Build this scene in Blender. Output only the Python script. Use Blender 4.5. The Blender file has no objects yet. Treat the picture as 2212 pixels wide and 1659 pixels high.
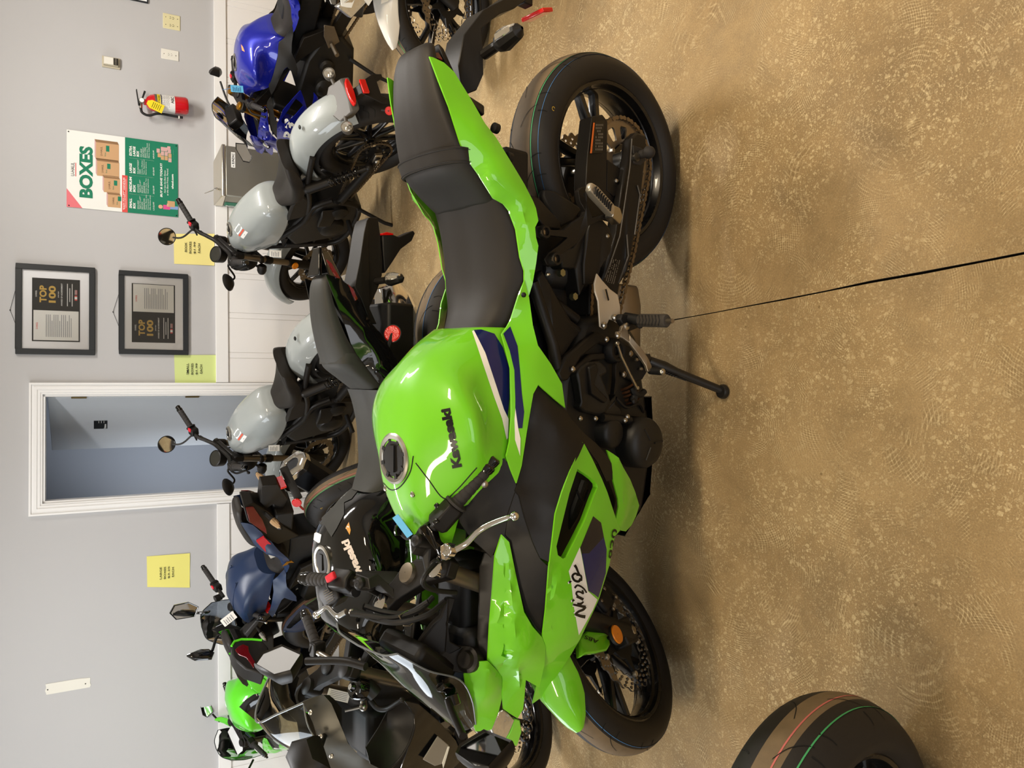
import bpy, bmesh, math, random
import numpy as np
from mathutils import Vector, Matrix
from mathutils.bvhtree import BVHTree
from mathutils.geometry import tessellate_polygon, delaunay_2d_cdt
random.seed(7)
PI = math.pi
rd = math.radians
SC = bpy.context.scene
COL = SC.collection

# ------------------------------------------------------------------ camera (a phone held on its side, so the picture is turned a quarter)
CAM_H, PITCH, FPX = 1.581, rd(28.21), 1662.0
IMW, IMH = 2212.0, 1659.0
_c, _s = math.cos(PITCH), math.sin(PITCH)
CO = np.array([0, 0, CAM_H]); CR = np.array([1.0, 0, 0]); CF = np.array([0, _c, -_s]); CU = np.array([0, _s, _c])
cam = bpy.data.cameras.new('camera'); cam_ob = bpy.data.objects.new('camera', cam); COL.objects.link(cam_ob)
cam.sensor_fit = 'HORIZONTAL'; cam.sensor_width = 36.0; cam.lens = FPX / IMW * 36.0
cam.clip_start = 0.02; cam.clip_end = 60
M = Matrix.Identity(4)
for i in range(3):
    M[i][0] = -CU[i]; M[i][1] = CR[i]; M[i][2] = -CF[i]; M[i][3] = CO[i]
cam_ob.matrix_world = M
SC.camera = cam_ob

# ------------------------------------------------------------------ world, exposure
SC.view_settings.view_transform = 'Standard'; SC.view_settings.look = 'None'
SC.view_settings.gamma = 1.0; SC.view_settings.exposure = 0.0; SC.view_settings.use_curve_mapping = False
wd = bpy.data.worlds.new('world'); SC.world = wd; wd.use_nodes = True
wn = wd.node_tree.nodes; wl_ = wd.node_tree.links
sky = wn.new('ShaderNodeTexSky'); sky.sky_type = 'PREETHAM'; sky.turbidity = 4.0
wl_.new(sky.outputs[0], wn['Background'].inputs[0]); wn['Background'].inputs[1].default_value = 0.6
def area(name, loc, rot, sx, sy, power, col):
    l = bpy.data.lights.new(name, 'AREA'); l.shape = 'RECTANGLE'; l.size = sx; l.size_y = sy; l.energy = power; l.color = col
    o = bpy.data.objects.new(name, l); o.location = loc; o.rotation_euler = rot; COL.objects.link(o); return o
ROOM = dict(x0=-4.6, x1=4.6, y0=-3.6, h=3.05)
# daylight through the shop-front windows behind the camera and the side window on the left
area('window_daylight', (-1.0, -3.45, 1.7), (rd(90), 0, 0), 4.6, 1.9, 70, (0.92, 0.95, 1.0))
area('side_window_daylight', (-4.45, 3.2, 1.7), (rd(90), 0, rd(-90)), 2.4, 1.6, 70, (0.84, 0.92, 1.0))
sd_ = area('storeroom_fill', (-1.45, 6.25, 0.95), (rd(90), 0, rd(-52)), 0.5, 1.1, 7, (0.86, 0.92, 1.0)); sd_.data.spread = rd(95)  # added fill lamp that brightens the storeroom's back wall; no known source there
TUBES = [(-1.6, 3.7, 58, (0.98, 0.98, 1.0)), (2.0, 3.9, 92, (1.0, 0.96, 0.91)), (1.9, 0.9, 82, (1.0, 0.82, 0.58)), (-1.7, 0.6, 34, (1.0, 0.85, 0.64))]
for i, (tx, ty, tw_, tc_) in enumerate(TUBES):
    area('tube_light', (tx, ty, ROOM['h'] - 0.16), (0, 0, 0), 1.22, 0.24, tw_, tc_)

# ------------------------------------------------------------------ photograph pixels to points in the place
def ray(x, y):
    U = IMH - y
    return CR * ((U - IMH / 2) / FPX) - CU * ((x - IMW / 2) / FPX) + CF
class Frame:
    """a bike's own axes: X forward, Y to its left, Z up its mid-plane"""
    def __init__(s, x, y, yaw, lean):
        a = PI + rd(yaw); l = -rd(lean)
        Rz = np.array([[math.cos(a), -math.sin(a), 0], [math.sin(a), math.cos(a), 0], [0, 0, 1]])
        Rx = np.array([[1, 0, 0], [0, math.cos(l), -math.sin(l)], [0, math.sin(l), math.cos(l)]])
        s.R = Rz @ Rx; s.T = np.array([x, y, 0.0]); s.S = np.eye(3); s.t = np.zeros(3); s.base = s
    def steered(s, wb, deg, rake=24, trail=0.10):
        f = Frame.__new__(Frame)
        rk = rd(rake); ax = np.array([-math.sin(rk), 0, math.cos(rk)]); A = np.array([wb + trail, 0, 0])
        K = np.array([[0, -ax[2], ax[1]], [ax[2], 0, -ax[0]], [-ax[1], ax[0], 0]])
        f.S = np.eye(3) + math.sin(rd(deg)) * K + (1 - math.cos(rd(deg))) * (K @ K); f.t = A - f.S @ A
        f.R = s.R @ f.S; f.T = s.R @ f.t + s.T; f.base = s
        return f
    def hit(s, x, y, ax, val):
        o = (CO - s.T) @ s.R; d = ray(x, y) @ s.R
        return o + d * ((val - o[ax]) / d[ax])
    def L(s, x, y, lat): return s.hit(x, y, 1, lat)
    def Ls(s, pts, dl=0.0): return [s.L(x, y, l + dl) for (x, y, l) in pts]
    def m4(s):
        m = Matrix.Identity(4)
        for i in range(3):
            for j in range(3): m[i][j] = s.base.R[i][j]
            m[i][3] = s.base.T[i]
        return m
    def xf(s, p): return s.S @ np.asarray(p, float) + s.t      # own axes -> the bike's axes
def floor_pt(x, y, z=0.0):
    d = ray(x, y); return CO + d * ((z - CO[2]) / d[2])
WALL_D, WALL_T = 5.8, 0.05
def wall_pt(x, y, off=0.0):
    d = ray(x, y); return CO + d * ((WALL_D - off) / (d[1] - WALL_T * d[0]))

# ------------------------------------------------------------------ materials
def lin(h):
    h = h.lstrip('#'); c = [int(h[i:i + 2], 16) / 255 for i in (0, 2, 4)]
    return tuple((v / 12.92 if v <= 0.04045 else ((v + 0.055) / 1.055) ** 2.4) for v in c) + (1.0,)
MATS = {}
def mat(name, col, rough=0.5, metal=0.0, spec=0.5, coat=0.0, bump=0.0, bscale=400, var=0.0, vscale=8, trans=0.0, ior=1.45, emit=0.0, alpha=1.0):
    if name in MATS: return MATS[name]
    m = bpy.data.materials.new(name); m.use_nodes = True; nt = m.node_tree; b = nt.nodes['Principled BSDF']
    c = lin(col) if isinstance(col, str) else tuple(col) + ((1.0,) if len(col) == 3 else ())
    b.inputs['Base Color'].default_value = c; b.inputs['Roughness'].default_value = rough; b.inputs['Metallic'].default_value = metal
    b.inputs['Specular IOR Level'].default_value = spec; b.inputs['Coat Weight'].default_value = coat; b.inputs['Coat Roughness'].default_value = 0.03
    b.inputs['Transmission Weight'].default_value = trans; b.inputs['IOR'].default_value = ior; b.inputs['Alpha'].default_value = alpha
    if emit: b.inputs['Emission Color'].default_value = c; b.inputs['Emission Strength'].default_value = emit
    tc = nt.nodes.new('ShaderNodeTexCoord'); n = nt.nodes.new('ShaderNodeTexNoise'); n.inputs['Scale'].default_value = vscale; n.inputs['Detail'].default_value = 4
    nt.links.new(tc.outputs['Object'], n.inputs['Vector'])
    r = nt.nodes.new('ShaderNodeMapRange'); r.inputs[3].default_value = max(0, rough - 0.04); r.inputs[4].default_value = min(1, rough + 0.04)
    nt.links.new(n.outputs[0], r.inputs[0]); nt.links.new(r.outputs[0], b.inputs['Roughness'])
    if var:
        mx = nt.nodes.new('ShaderNodeMix'); mx.data_type = 'RGBA'
        mx.inputs[6].default_value = tuple(v * (1 - var) for v in c[:3]) + (1,); mx.inputs[7].default_value = tuple(min(1, v * (1 + var)) for v in c[:3]) + (1,)
        nt.links.new(n.outputs[0], mx.inputs[0]); nt.links.new(mx.outputs[2], b.inputs['Base Color'])
    if bump:
        n2 = nt.nodes.new('ShaderNodeTexNoise'); n2.inputs['Scale'].default_value = bscale; nt.links.new(tc.outputs['Object'], n2.inputs['Vector'])
        bp = nt.nodes.new('ShaderNodeBump'); bp.inputs['Strength'].default_value = bump; bp.inputs['Distance'].default_value = 0.001
        nt.links.new(n2.outputs[0], bp.inputs['Height']); nt.links.new(bp.outputs[0], b.inputs['Normal'])
    MATS[name] = m
    return m
GREEN = mat('lime green gloss paint', (0.175, 0.60, 0.014), 0.4, spec=0.3, coat=1.0)
GREEN2 = mat('bright green gloss paint', (0.10, 0.62, 0.012), 0.4, spec=0.3, coat=1.0)
BLACK = mat('matte black plastic', '#171411', 0.47, spec=.38, bump=0.15, bscale=900)
GLOSS = mat('gloss black paint', '#0a0a0a', 0.08, coat=0.6)
ENG = mat('black engine casting', '#171512', 0.5, bump=0.1, bscale=500)
DARK = mat('deep black parts', '#0b0a0a', 0.6)
RUB = mat('tyre rubber', '#1b1816', 0.62, bump=0.15, bscale=700)
SCUFF = mat('dusty tyre tread', '#6f5e46', 0.7, bump=0.2, bscale=300, var=0.25, vscale=30)
GROOVE = mat('tread groove', '#050505', 0.8)
RIM = mat('satin black rim', '#0c0b0b', 0.28, coat=0.3)
VINYL = mat('black seat vinyl', '#201c18', 0.55, spec=.4, bump=0.25, bscale=1200)
VINYL2 = mat('charcoal seat vinyl', '#32322f', 0.6, bump=0.25, bscale=1200)
STEEL = mat('brushed steel', '#b7b2a8', 0.3, metal=1.0)
STEEL2 = mat('dull steel', '#8d8272', 0.42, metal=0.9)
CHROME = mat('chrome', '#e6e4e0', 0.08, metal=1.0)
ALU = mat('satin aluminium', '#bdb6a8', 0.38, metal=0.7)
CHAIN = mat('bronze chain steel', '#7d7160', 0.38, metal=0.9)
RED = mat('red reflector', '#d0120c', 0.15, coat=0.5, bump=0.6, bscale=250)
REDD = mat('dark red lens', '#5c0608', 0.1, coat=0.6, bump=0.8, bscale=120)
REDSW = mat('red switch', '#d92435', 0.4)
AMBER = mat('amber reflector', '#e8860a', 0.15, coat=0.5, bump=0.6, bscale=250)
LENS = mat('clear lens', '#d8d4ca', 0.06, metal=0.85, bump=0.8, bscale=90)
WHITE = mat('white decal', '#f1ede2', 0.3)
NAVY = mat('navy decal', '#131a52', 0.25, coat=0.4)
NAVYD = mat('dark navy decal', '#14131c', 0.25, coat=0.4)
BLKD = mat('black decal', '#0a0a08', 0.35)
MIRR = mat('mirror glass', '#f2f4f4', 0.02, metal=1.0)
LBLUE = mat('blue paper tag', '#63b7e6', 0.6)
PAPER = mat('white paper', '#eeeeea', 0.7)
ORANGE = mat('orange label', '#e8742c', 0.5)
GOLD = mat('gold anodised', '#a8761f', 0.3, metal=0.9)
def clearmat(name, col, alpha, rough=0.04):
    m = bpy.data.materials.new(name); m.use_nodes = True; nt = m.node_tree; b = nt.nodes['Principled BSDF']
    out = nt.nodes['Material Output']; tr = nt.nodes.new('ShaderNodeBsdfTransparent'); gl = nt.nodes.new('ShaderNodeBsdfGlossy'); mx = nt.nodes.new('ShaderNodeMixShader')
    fr = nt.nodes.new('ShaderNodeFresnel'); fr.inputs[0].default_value = 1.5
    tr.inputs[0].default_value = lin(col); gl.inputs[1].default_value = rough; gl.inputs[0].default_value = (1, 1, 1, 1)
    nt.links.new(fr.outputs[0], mx.inputs[0]); nt.links.new(tr.outputs[0], mx.inputs[1]); nt.links.new(gl.outputs[0], mx.inputs[2]); nt.links.new(mx.outputs[0], out.inputs[0])
    nt.nodes.remove(b); return m
SMOKE = clearmat('smoked screen', '#98a0a8', 0.4)
CLEAR = clearmat('clear screen', '#d6dcde', 0.2)
GLASS = clearmat('picture glass', '#ffffff', 0.1, 0.01)

# ------------------------------------------------------------------ mesh helpers
IDF = lambda p: p
def cr(pts, n=6, closed=False):
    P = [np.asarray(p, float) for p in pts]; out = []; m = len(P)
    rng = range(m if closed else m - 1)
    for i in rng:
        p0 = P[(i - 1) % m] if (closed or i > 0) else 2 * P[0] - P[1]
        p1, p2 = P[i], P[(i + 1) % m]
        p3 = P[(i + 2) % m] if (closed or i + 2 < m) else 2 * P[-1] - P[-2]
        for k in range(n):
            t = k / n
            out.append(0.5 * ((2 * p1) + (-p0 + p2) * t + (2 * p0 - 5 * p1 + 4 * p2 - p3) * t * t + (-p0 + 3 * p1 - 3 * p2 + p3) * t ** 3))
    if not closed: out.append(P[-1])
    return out
class MB:
    def __init__(s): s.v = []; s.f = []; s.m = []
    def add(s, v, f, mi=0):
        o = len(s.v); s.v += [tuple(float(c) for c in p) for p in v]
        for q in f: s.f.append([i + o for i in q]); s.m.append(mi)
        return s
    def box(s, c, d, R=None, mi=0):
        R = np.eye(3) if R is None else np.asarray(R); c = np.asarray(c, float)
        v = [c + R @ (np.array([a, b, e]) * np.asarray(d) / 2) for e in (-1, 1) for (a, b) in ((-1, -1), (1, -1), (1, 1), (-1, 1))]
        return s.add(v, [(3, 2, 1, 0), (4, 5, 6, 7), (0, 1, 5, 4), (1, 2, 6, 5), (2, 3, 7, 6), (3, 0, 4, 7)], mi)
    def prism(s, loop, vec, mi=0):
        A = [np.asarray(p, float) for p in loop]; vec = np.asarray(vec, float); n = len(A)
        nrm = sum((np.cross(A[i] - A[0], A[(i + 1) % n] - A[0]) for i in range(n)), np.zeros(3))
        if nrm @ vec > 0: A = A[::-1]
        tri = tessellate_polygon([[Vector(p) for p in A]])
        f = []
        for t in tri:
            a, b, c = (A[i] for i in t)
            t = tuple(t)
            if np.cross(b - a, c - a) @ vec > 0: t = t[::-1]
            f.append(t); f.append(tuple(i + n for i in t[::-1]))
        for i in range(n): j = (i + 1) % n; f.append((i, i + n, j + n, j))
        return s.add(A + [p + vec for p in A], f, mi)
    def plate(s, outer, holes, fn, t, mi=0):
        """flat plate with real holes: outer and holes are 2-D loops, fn(u,v,w) places them"""
        loops = [outer] + list(holes); pts = [p for l in loops for p in l]; n = len(pts)
        tri = tessellate_polygon([[Vector((p[0], p[1], 0)) for p in l] for l in loops])
        v = [fn(p[0], p[1], 0) for p in pts] + [fn(p[0], p[1], t) for p in pts]
        f = []
        for a, b, c in tri:
            A, B, Cc = (np.array(pts[i]) for i in (a, b, c))
            if (B[0] - A[0]) * (Cc[1] - A[1]) - (B[1] - A[1]) * (Cc[0] - A[0]) > 0: a, c = c, a
            f.append((a, b, c)); f.append((c + n, b + n, a + n))
        o = 0
        for l in loops:
            k = len(l)
            for i in range(k): j = (i + 1) % k; f.append((o + i, o + j, o + j + n, o + i + n))
            o += k
        return s.add(v, f, mi)
    def tube(s, path, r, n=10, closed=False, cap=True, mi=0, flat=1.0):
        P = [np.asarray(p, float) for p in path]; m = len(P)
        rr = r if isinstance(r, (list, tuple)) else [r] * m
        up = None; rings = []
        for i in range(m):
            a = P[(i + 1) % m] if (closed or i < m - 1) else P[i]; b = P[i - 1] if (closed or i > 0) else P[i]
            t = a - b; t = t / (np.linalg.norm(t) + 1e-12)
            if up is None:
                up = np.array([0, 0, 1.0]) if abs(t[2]) < 0.9 else np.array([1.0, 0, 0])
            u = up - t * (up @ t); u /= np.linalg.norm(u) + 1e-12; w = np.cross(t, u); up = u
            rings.append([P[i] + rr[i] * (math.cos(2 * PI * k / n) * u * flat + math.sin(2 * PI * k / n) * w) for k in range(n)])
        return s.rings(rings, closed, cap, mi)
    def rings(s, rings, closed=False, cap=True, mi=0, loop=True):
        n = len(rings[0]); m = len(rings); v = [p for r in rings for p in r]; f = []
        for i in range(m if closed else m - 1):
            a, b = i * n, ((i + 1) % m) * n
            for k in range(n if loop else n - 1): j = (k + 1) % n; f.append((a + k, a + j, b + j, b + k))
        if cap and not closed and loop:
            f.append(tuple(range(n))[::-1]); f.append(tuple((m - 1) * n + k for k in range(n)))
        return s.add(v, f, mi)
    def lathe(s, prof, c, ax, n=32, closed=False, mi=0, a0=0, a1=2 * PI):
        ax = np.asarray(ax, float); ax /= np.linalg.norm(ax); c = np.asarray(c, float)
        u = np.cross(ax, [0, 0, 1.0] if abs(ax[2]) < 0.9 else [1.0, 0, 0]); u /= np.linalg.norm(u); w = np.cross(ax, u)
        full = abs(a1 - a0 - 2 * PI) < 1e-6; cnt = n if full else n + 1
        rings = [[c + ax * a + r * (math.cos(a0 + (a1 - a0) * k / n) * u + math.sin(a0 + (a1 - a0) * k / n) * w) for (r, a) in prof] for k in range(cnt)]
        return s.rings(rings, full, False, mi, loop=closed)
    def ball(s, c, r, n=12, mi=0):
        r = np.asarray([r] * 3 if np.isscalar(r) else r, float); c = np.asarray(c, float)
        rings = [[c + r * np.array([math.sin(t) * math.cos(2 * PI * k / n), math.sin(t) * math.sin(2 * PI * k / n), -math.cos(t)]) for k in range(n)] for t in np.linspace(0.02, PI - 0.02, n // 2 + 1)]
        return s.rings(rings, False, True, mi)
    def build(s, name, mats, parent=None, xf=None, bevel=0, smooth=38, label=None):
        me = bpy.data.meshes.new(name)
        v = s.v if xf is None else [tuple(xf(p)) for p in s.v]
        me.from_pydata(v, [], s.f); me.validate()
        for m_ in (mats if isinstance(mats, (list, tuple)) else [mats]): me.materials.append(m_)
        if len(me.polygons) == len(s.m): me.polygons.foreach_set('material_index', s.m)
        b = bmesh.new(); b.from_mesh(me); bmesh.ops.remove_doubles(b, verts=b.verts, dist=1e-6); bmesh.ops.recalc_face_normals(b, faces=b.faces); b.to_mesh(me); b.free()
        me.polygons.foreach_set('use_smooth', [True] * len(me.polygons))
        me.set_sharp_from_angle(angle=rd(smooth)); me.update()
        o = bpy.data.objects.new(name, me); COL.objects.link(o)
        if parent is not None: o.parent = parent
        if bevel:
            bv = o.modifiers.new('edge', 'BEVEL'); bv.width = bevel; bv.segments = 2; bv.limit_method = 'ANGLE'; bv.angle_limit = rd(40)
        if label: o['label'] = label
        return o
def mir(pts): return [np.array([p[0], -p[1], p[2]]) for p in pts]
def thing(name, label, cat, m4=None, loc=None, group=None, rz=0.0):
    o = bpy.data.objects.new(name, None); COL.objects.link(o); o.empty_display_size = 0.1
    if m4 is not None: o.matrix_world = m4
    if loc is not None: o.location = loc; o.rotation_euler = (0, 0, rz)
    o['label'] = label; o['category'] = cat
    if group: o['group'] = group
    return o
def tag(o, label, cat, group=None):
    o['label'] = label; o['category'] = cat
    if group: o['group'] = group
    return o
def structure(o): o['kind'] = 'structure'; return o

# curved panels: outline points fix the surface, a thin-plate spline carries it between them
class TPS:
    def __init__(s, P, y, lam=1e-6):
        s.P = np.asarray(P, float); n = len(s.P)
        K = s.k(s.P, s.P) + lam * np.eye(n); Q = np.hstack([np.ones((n, 1)), s.P])
        A = np.block([[K, Q], [Q.T, np.zeros((3, 3))]]); s.w = np.linalg.lstsq(A, np.concatenate([y, np.zeros(3)]), rcond=None)[0]
    def k(s, a, b):
        r2 = ((a[:, None, :] - b[None, :, :]) ** 2).sum(-1); return 0.5 * r2 * np.log(r2 + 1e-12)
    def __call__(s, q):
        q = np.atleast_2d(q); return s.k(q, s.P) @ s.w[:-3] + np.hstack([np.ones((len(q), 1)), q]) @ s.w[-3:]
def inside(p, poly):
    x, y = p; c = False; n = len(poly); j = n - 1
    for i in range(n):
        xi, yi = poly[i][0], poly[i][1]; xj, yj = poly[j][0], poly[j][1]
        if (yi > y) != (yj > y) and x < (xj - xi) * (y - yi) / (yj - yi) + xi: c = not c
        j = i
    return c
def dist_poly(p, poly):
    a = np.asarray(poly, float); b = np.roll(a, -1, 0); e = b - a; w = np.asarray(p) - a
    t = np.clip((w * e).sum(1) / ((e * e).sum(1) + 1e-12), 0, 1); return np.sqrt(((w - e * t[:, None]) ** 2).sum(1).min())
def dens(loop, step):
    out = []
    for i in range(len(loop)):
        a = np.asarray(loop[i], float); b = np.asarray(loop[(i + 1) % len(loop)], float); k = max(1, int(np.linalg.norm(b - a) / step))
        out += [a + (b - a) * j / k for j in range(k)]
    return out
def refit(F, lists, lam):
    """smooth the surface through the traced points, then slide every point along its own sight line back on to it"""
    px = [[(p[0], p[1]) for p in l] for l in lists]; P = np.array([F.L(*p) for l in lists for p in l])
    S = TPS(P[:, [0, 2]], P[:, 1], lam); out = []
    o = (CO - F.T) @ F.R
    for l in lists:
        r = []
        for x, y, lat in l:
            d = ray(x, y) @ F.R; yy = lat
            for _ in range(14):
                q = o + d * ((yy - o[1]) / d[1]); yy = 0.5 * yy + 0.5 * float(S(q[[0, 2]])[0])
            r.append(q)
        out.append(r)
    return S, out
def surf_mesh(S, outer3, holes3=(), step=0.016, roll=0.006, rollr=0.012, creases=()):
    """returns (verts, tris) of a sheet y = f(x, z) filling the outline"""
    o3 = dens(outer3, step); h3 = [dens(h, step) for h in holes3]
    c3 = []
    for c in creases:
        q = []
        for i in range(len(c) - 1):
            k = max(1, int(np.linalg.norm(c[i + 1] - c[i]) / step)); q += [c[i] + (c[i + 1] - c[i]) * j / k for j in range(k)]
        c3.append(q + [c[-1]])
    o2 = [(p[0], p[2]) for p in o3]; h2 = [[(p[0], p[2]) for p in h] for h in h3]
    pts = list(o2); edges = [(i, (i + 1) % len(o2)) for i in range(len(o2))]; ys = [p[1] for p in o3]
    for h, hh in zip(h2, h3):
        k = len(pts); pts += h; ys += [p[1] for p in hh]; edges += [(k + i, k + (i + 1) % len(h)) for i in range(len(h))]
    for q in c3:
        k = len(pts); pts += [(p[0], p[2]) for p in q]; ys += [p[1] for p in q]; edges += [(k + i, k + i + 1) for i in range(len(q) - 1)]
    nb = len(pts)
    mn = np.min(o2, 0); mx = np.max(o2, 0); row = 0; z = mn[1]
    loops = [o2] + h2
    cpts = np.array([(p[0], p[2]) for q in c3 for p in q]) if c3 else None
    while z < mx[1]:
        x = mn[0] + (step / 2 if row % 2 else 0)
        while x < mx[0]:
            if inside((x, z), o2) and not any(inside((x, z), h) for h in h2) and min(dist_poly((x, z), l) for l in loops) > step * 0.45:
                if cpts is None or np.min(((cpts - (x, z)) ** 2).sum(1)) > (step * 0.4) ** 2: pts.append((x, z))
            x += step
        z += step * 0.87; row += 1
    ysi = S(np.array(pts[nb:])) if len(pts) > nb else []
    ys = list(ys) + list(ysi)
    res = delaunay_2d_cdt([Vector(p) for p in pts], edges, [], 0, 1e-7, True)
    V2, F2, OV = res[0], res[2], res[3]
    V = []
    for p, o in zip(V2, OV):
        y = ys[o[0]] if o else float(S(np.array(p))[0])
        if roll:
            d = min(dist_poly(tuple(p), l) for l in loops)
            if d < rollr: y -= roll * (1 - d / rollr) ** 2
        V.append(np.array([p[0], y, p[1]]))
    T = []
    for f in F2:
        c = sum((np.array(V2[i]) for i in f)) / len(f)
        if inside(c, o2) and not any(inside(c, h) for h in h2): T.append(tuple(f))
    return V, T
def thicken(mb, V, T, t, sgn=1, mi=0):
    """sheet with thickness t towards the mid-plane"""
    n = len(V); cnt = {}
    for a, b, c in T:
        for e in ((a, b), (b, c), (c, a)): cnt[e] = cnt.get(e, 0) + 1
    f = [tuple(q) for q in T] + [tuple(i + n for i in q[::-1]) for q in T]
    for (a, b) in cnt:
        if (b, a) not in cnt: f.append((b, a, a + n, b + n))
    W = [p - np.array([0, t * sgn, 0]) for p in V]
    return mb.add(list(V) + W, f, mi)
def panel(name, F, outer, mats, parent, inner=(), holes=(), creases=(), t=0.004, step=0.016, roll=0.0, both=True, decals=(), smooth=32, lam=1.5e-4):
    """a curved body panel; its mirror twin on the other side is a part of its own"""
    k = len(holes); S, L3 = refit(F, [outer] + list(holes) + list(creases) + ([list(inner)] if inner else []), lam)
    V, T = surf_mesh(S, L3[0], L3[1:1 + k], step, roll, creases=L3[1 + k:1 + k + len(creases)])
    mats = mats if isinstance(mats, list) else [mats]
    mb = MB(); thicken(mb, V, T, t); xf = F.xf if F.base is not F else None
    dec = [decal_faces(F, V, T, d[0], d[2] if len(d) > 2 else 0.0008) for d in decals]
    for (dv, dt), d in zip(dec, decals): mb.add(dv, dt, d[1])
    ob = mb.build(name, mats, parent, xf, smooth=smooth)
    if both:
        m2 = MB(); thicken(m2, mir(V), T, t, -1)
        for (dv, dt), d in zip(dec, decals): m2.add(mir(dv), dt, d[1])
        m2.build(name, mats, parent, xf, smooth=smooth)
    ob_surf[name] = (V, T)
    return ob
ob_surf = {}
def cast(F, bvh, x, y, off):
    o = (CO - F.T) @ F.R; d = ray(x, y) @ F.R; d = d / np.linalg.norm(d)
    r = bvh.ray_cast(Vector(o), Vector(d))
    if r[0] is None: return None
    n = np.array(r[1]); n = n if n @ d < 0 else -n
    return np.array(r[0]) + n * off
def decal_faces(F, V, T, poly, off=0.0008, step=6):
    """a painted graphic: a polygon of photograph pixels laid on a surface"""
    bvh = BVHTree.FromPolygons([Vector(p) for p in V], [tuple(t) for t in T])
    pl = dens([np.array(p, float) for p in poly], step); pts = [tuple(p) for p in pl]; ed = [(i, (i + 1) % len(pl)) for i in range(len(pl))]
    mn = np.min(pl, 0); mx = np.max(pl, 0); x = mn[0]
    while x < mx[0]:
        y = mn[1]
        while y < mx[1]:
            if inside((x, y), pl) and dist_poly((x, y), pl) > step * 0.4: pts.append((x, y))
            y += step
        x += step
    res = delaunay_2d_cdt([Vector(p) for p in pts], ed, [], 0, 1e-6, True)
    return drop(F, bvh, [tuple(p) for p in res[0]], [tuple(f) for f in res[2] if inside(sum((np.array(res[0][i]) for i in f)) / len(f), pl)], off)
def drop(F, bvh, P2, faces, off):
    P = [cast(F, bvh, p[0], p[1], off) for p in P2]; keep = {}; V = []
    fs = []
    for f in faces:
        if any(P[i] is None for i in f): continue
        q = []
        for i in f:
            if i not in keep: keep[i] = len(V); V.append(P[i])
            q.append(keep[i])
        fs.append(tuple(q))
    return V, fs
def text_mesh(txt, bold=0.0, shear=0.0, size=1.0, space=1.0, align='LEFT'):
    cu = bpy.data.curves.new('t', 'FONT'); cu.body = txt; cu.size = size; cu.offset = bold; cu.shear = shear; cu.space_character = space; cu.align_x = align
    cu.resolution_u = 3; cu.fill_mode = 'FRONT'
    ob = bpy.data.objects.new('t', cu); COL.objects.link(ob)
    dg = bpy.context.evaluated_depsgraph_get(); me = ob.evaluated_get(dg).to_mesh()
    V = [tuple(v.co) for v in me.vertices]; T = [tuple(p.vertices) for p in me.polygons]
    ob.evaluated_get(dg).to_mesh_clear(); bpy.data.objects.remove(ob); bpy.data.curves.remove(cu)
    return V, T
def text_on(name, F, surf, txt, p0, p1, hpx, m, parent, bold=0.03, shear=0.0, off=0.0012, space=1.0):
    """lettering laid on a panel: baseline from pixel p0 to pixel p1, capitals hpx tall (upwards is towards smaller x)"""
    V, T = text_mesh(txt, bold, shear, 1.0, space)
    mnx = min(v[0] for v in V); mxx = max(v[0] for v in V); mxy = max(v[1] for v in V)
    p0 = np.array(p0, float); p1 = np.array(p1, float); u = (p1 - p0) / (mxx - mnx); L = np.linalg.norm(p1 - p0); d = (p1 - p0) / L
    up = np.array([d[1], -d[0]]); up = up if up[0] < 0 else -up
    P2 = [tuple(p0 + (v[0] - mnx) * u + up * v[1] / mxy * hpx) for v in V]
    bvh = BVHTree.FromPolygons([Vector(p) for p in surf[0]], [tuple(t) for t in surf[1]])
    dv, dt = drop(F, bvh, P2, T, off)
    mb = MB().add(dv, dt); return mb.build(name, m, parent, F.xf if F.base is not F else None)
def flat_text(mb, txt, o, ux, uy, width, height, mi, bold=0.02, shear=0.0, align='L', space=1.0):
    """flat lettering: origin o, baseline direction ux, up direction uy, fitted to width x height"""
    V, T = text_mesh(txt, bold, shear, 1.0, space)
    if not V: return
    mnx = min(v[0] for v in V); mxx = max(v[0] for v in V); mny = min(v[1] for v in V); mxy = max(v[1] for v in V)
    o, ux, uy = (np.asarray(q, float) for q in (o, ux, uy))
    sx = width / (mxx - mnx); sy = height / (mxy - mny)
    mb.add([o + ux * (v[0] - mnx) * sx + uy * (v[1] - mny) * sy for v in V], T, mi)
def loft_body(stations, nseg=5, nprof=5, xs=None):
    """stations: (X, half profile [(y, z) ...] from the top centre down); smooth in both directions; returns (verts, quads)"""
    prof = []
    for X, hp in stations:
        c = cr([(X, y, z) for (y, z) in hp], nprof); prof.append(c)
    k = len(prof[0]); cols = [cr([p[i] for p in prof], nseg) for i in range(k)]
    n = len(cols[0]); V = []; T = []
    for i in range(n):
        L = [cols[j][i] for j in range(k)]
        V += [np.array([p[0], -p[1], p[2]]) for p in L[:0:-1]] + L
    w = 2 * k - 1
    for i in range(n - 1):
        for j in range(w - 1): T.append((i * w + j, i * w + j + 1, (i + 1) * w + j + 1, (i + 1) * w + j))
    T.append(tuple(range(w))[::-1]); T.append(tuple((n - 1) * w + j for j in range(w)))
    # belly
    for i in range(n - 1): T.append((i * w + w - 1, i * w, (i + 1) * w, (i + 1) * w + w - 1))
    return V, T
def tri(T):
    out = []
    for q in T:
        for i in range(1, len(q) - 1): out.append((q[0], q[i], q[i + 1]))
    return out
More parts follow.
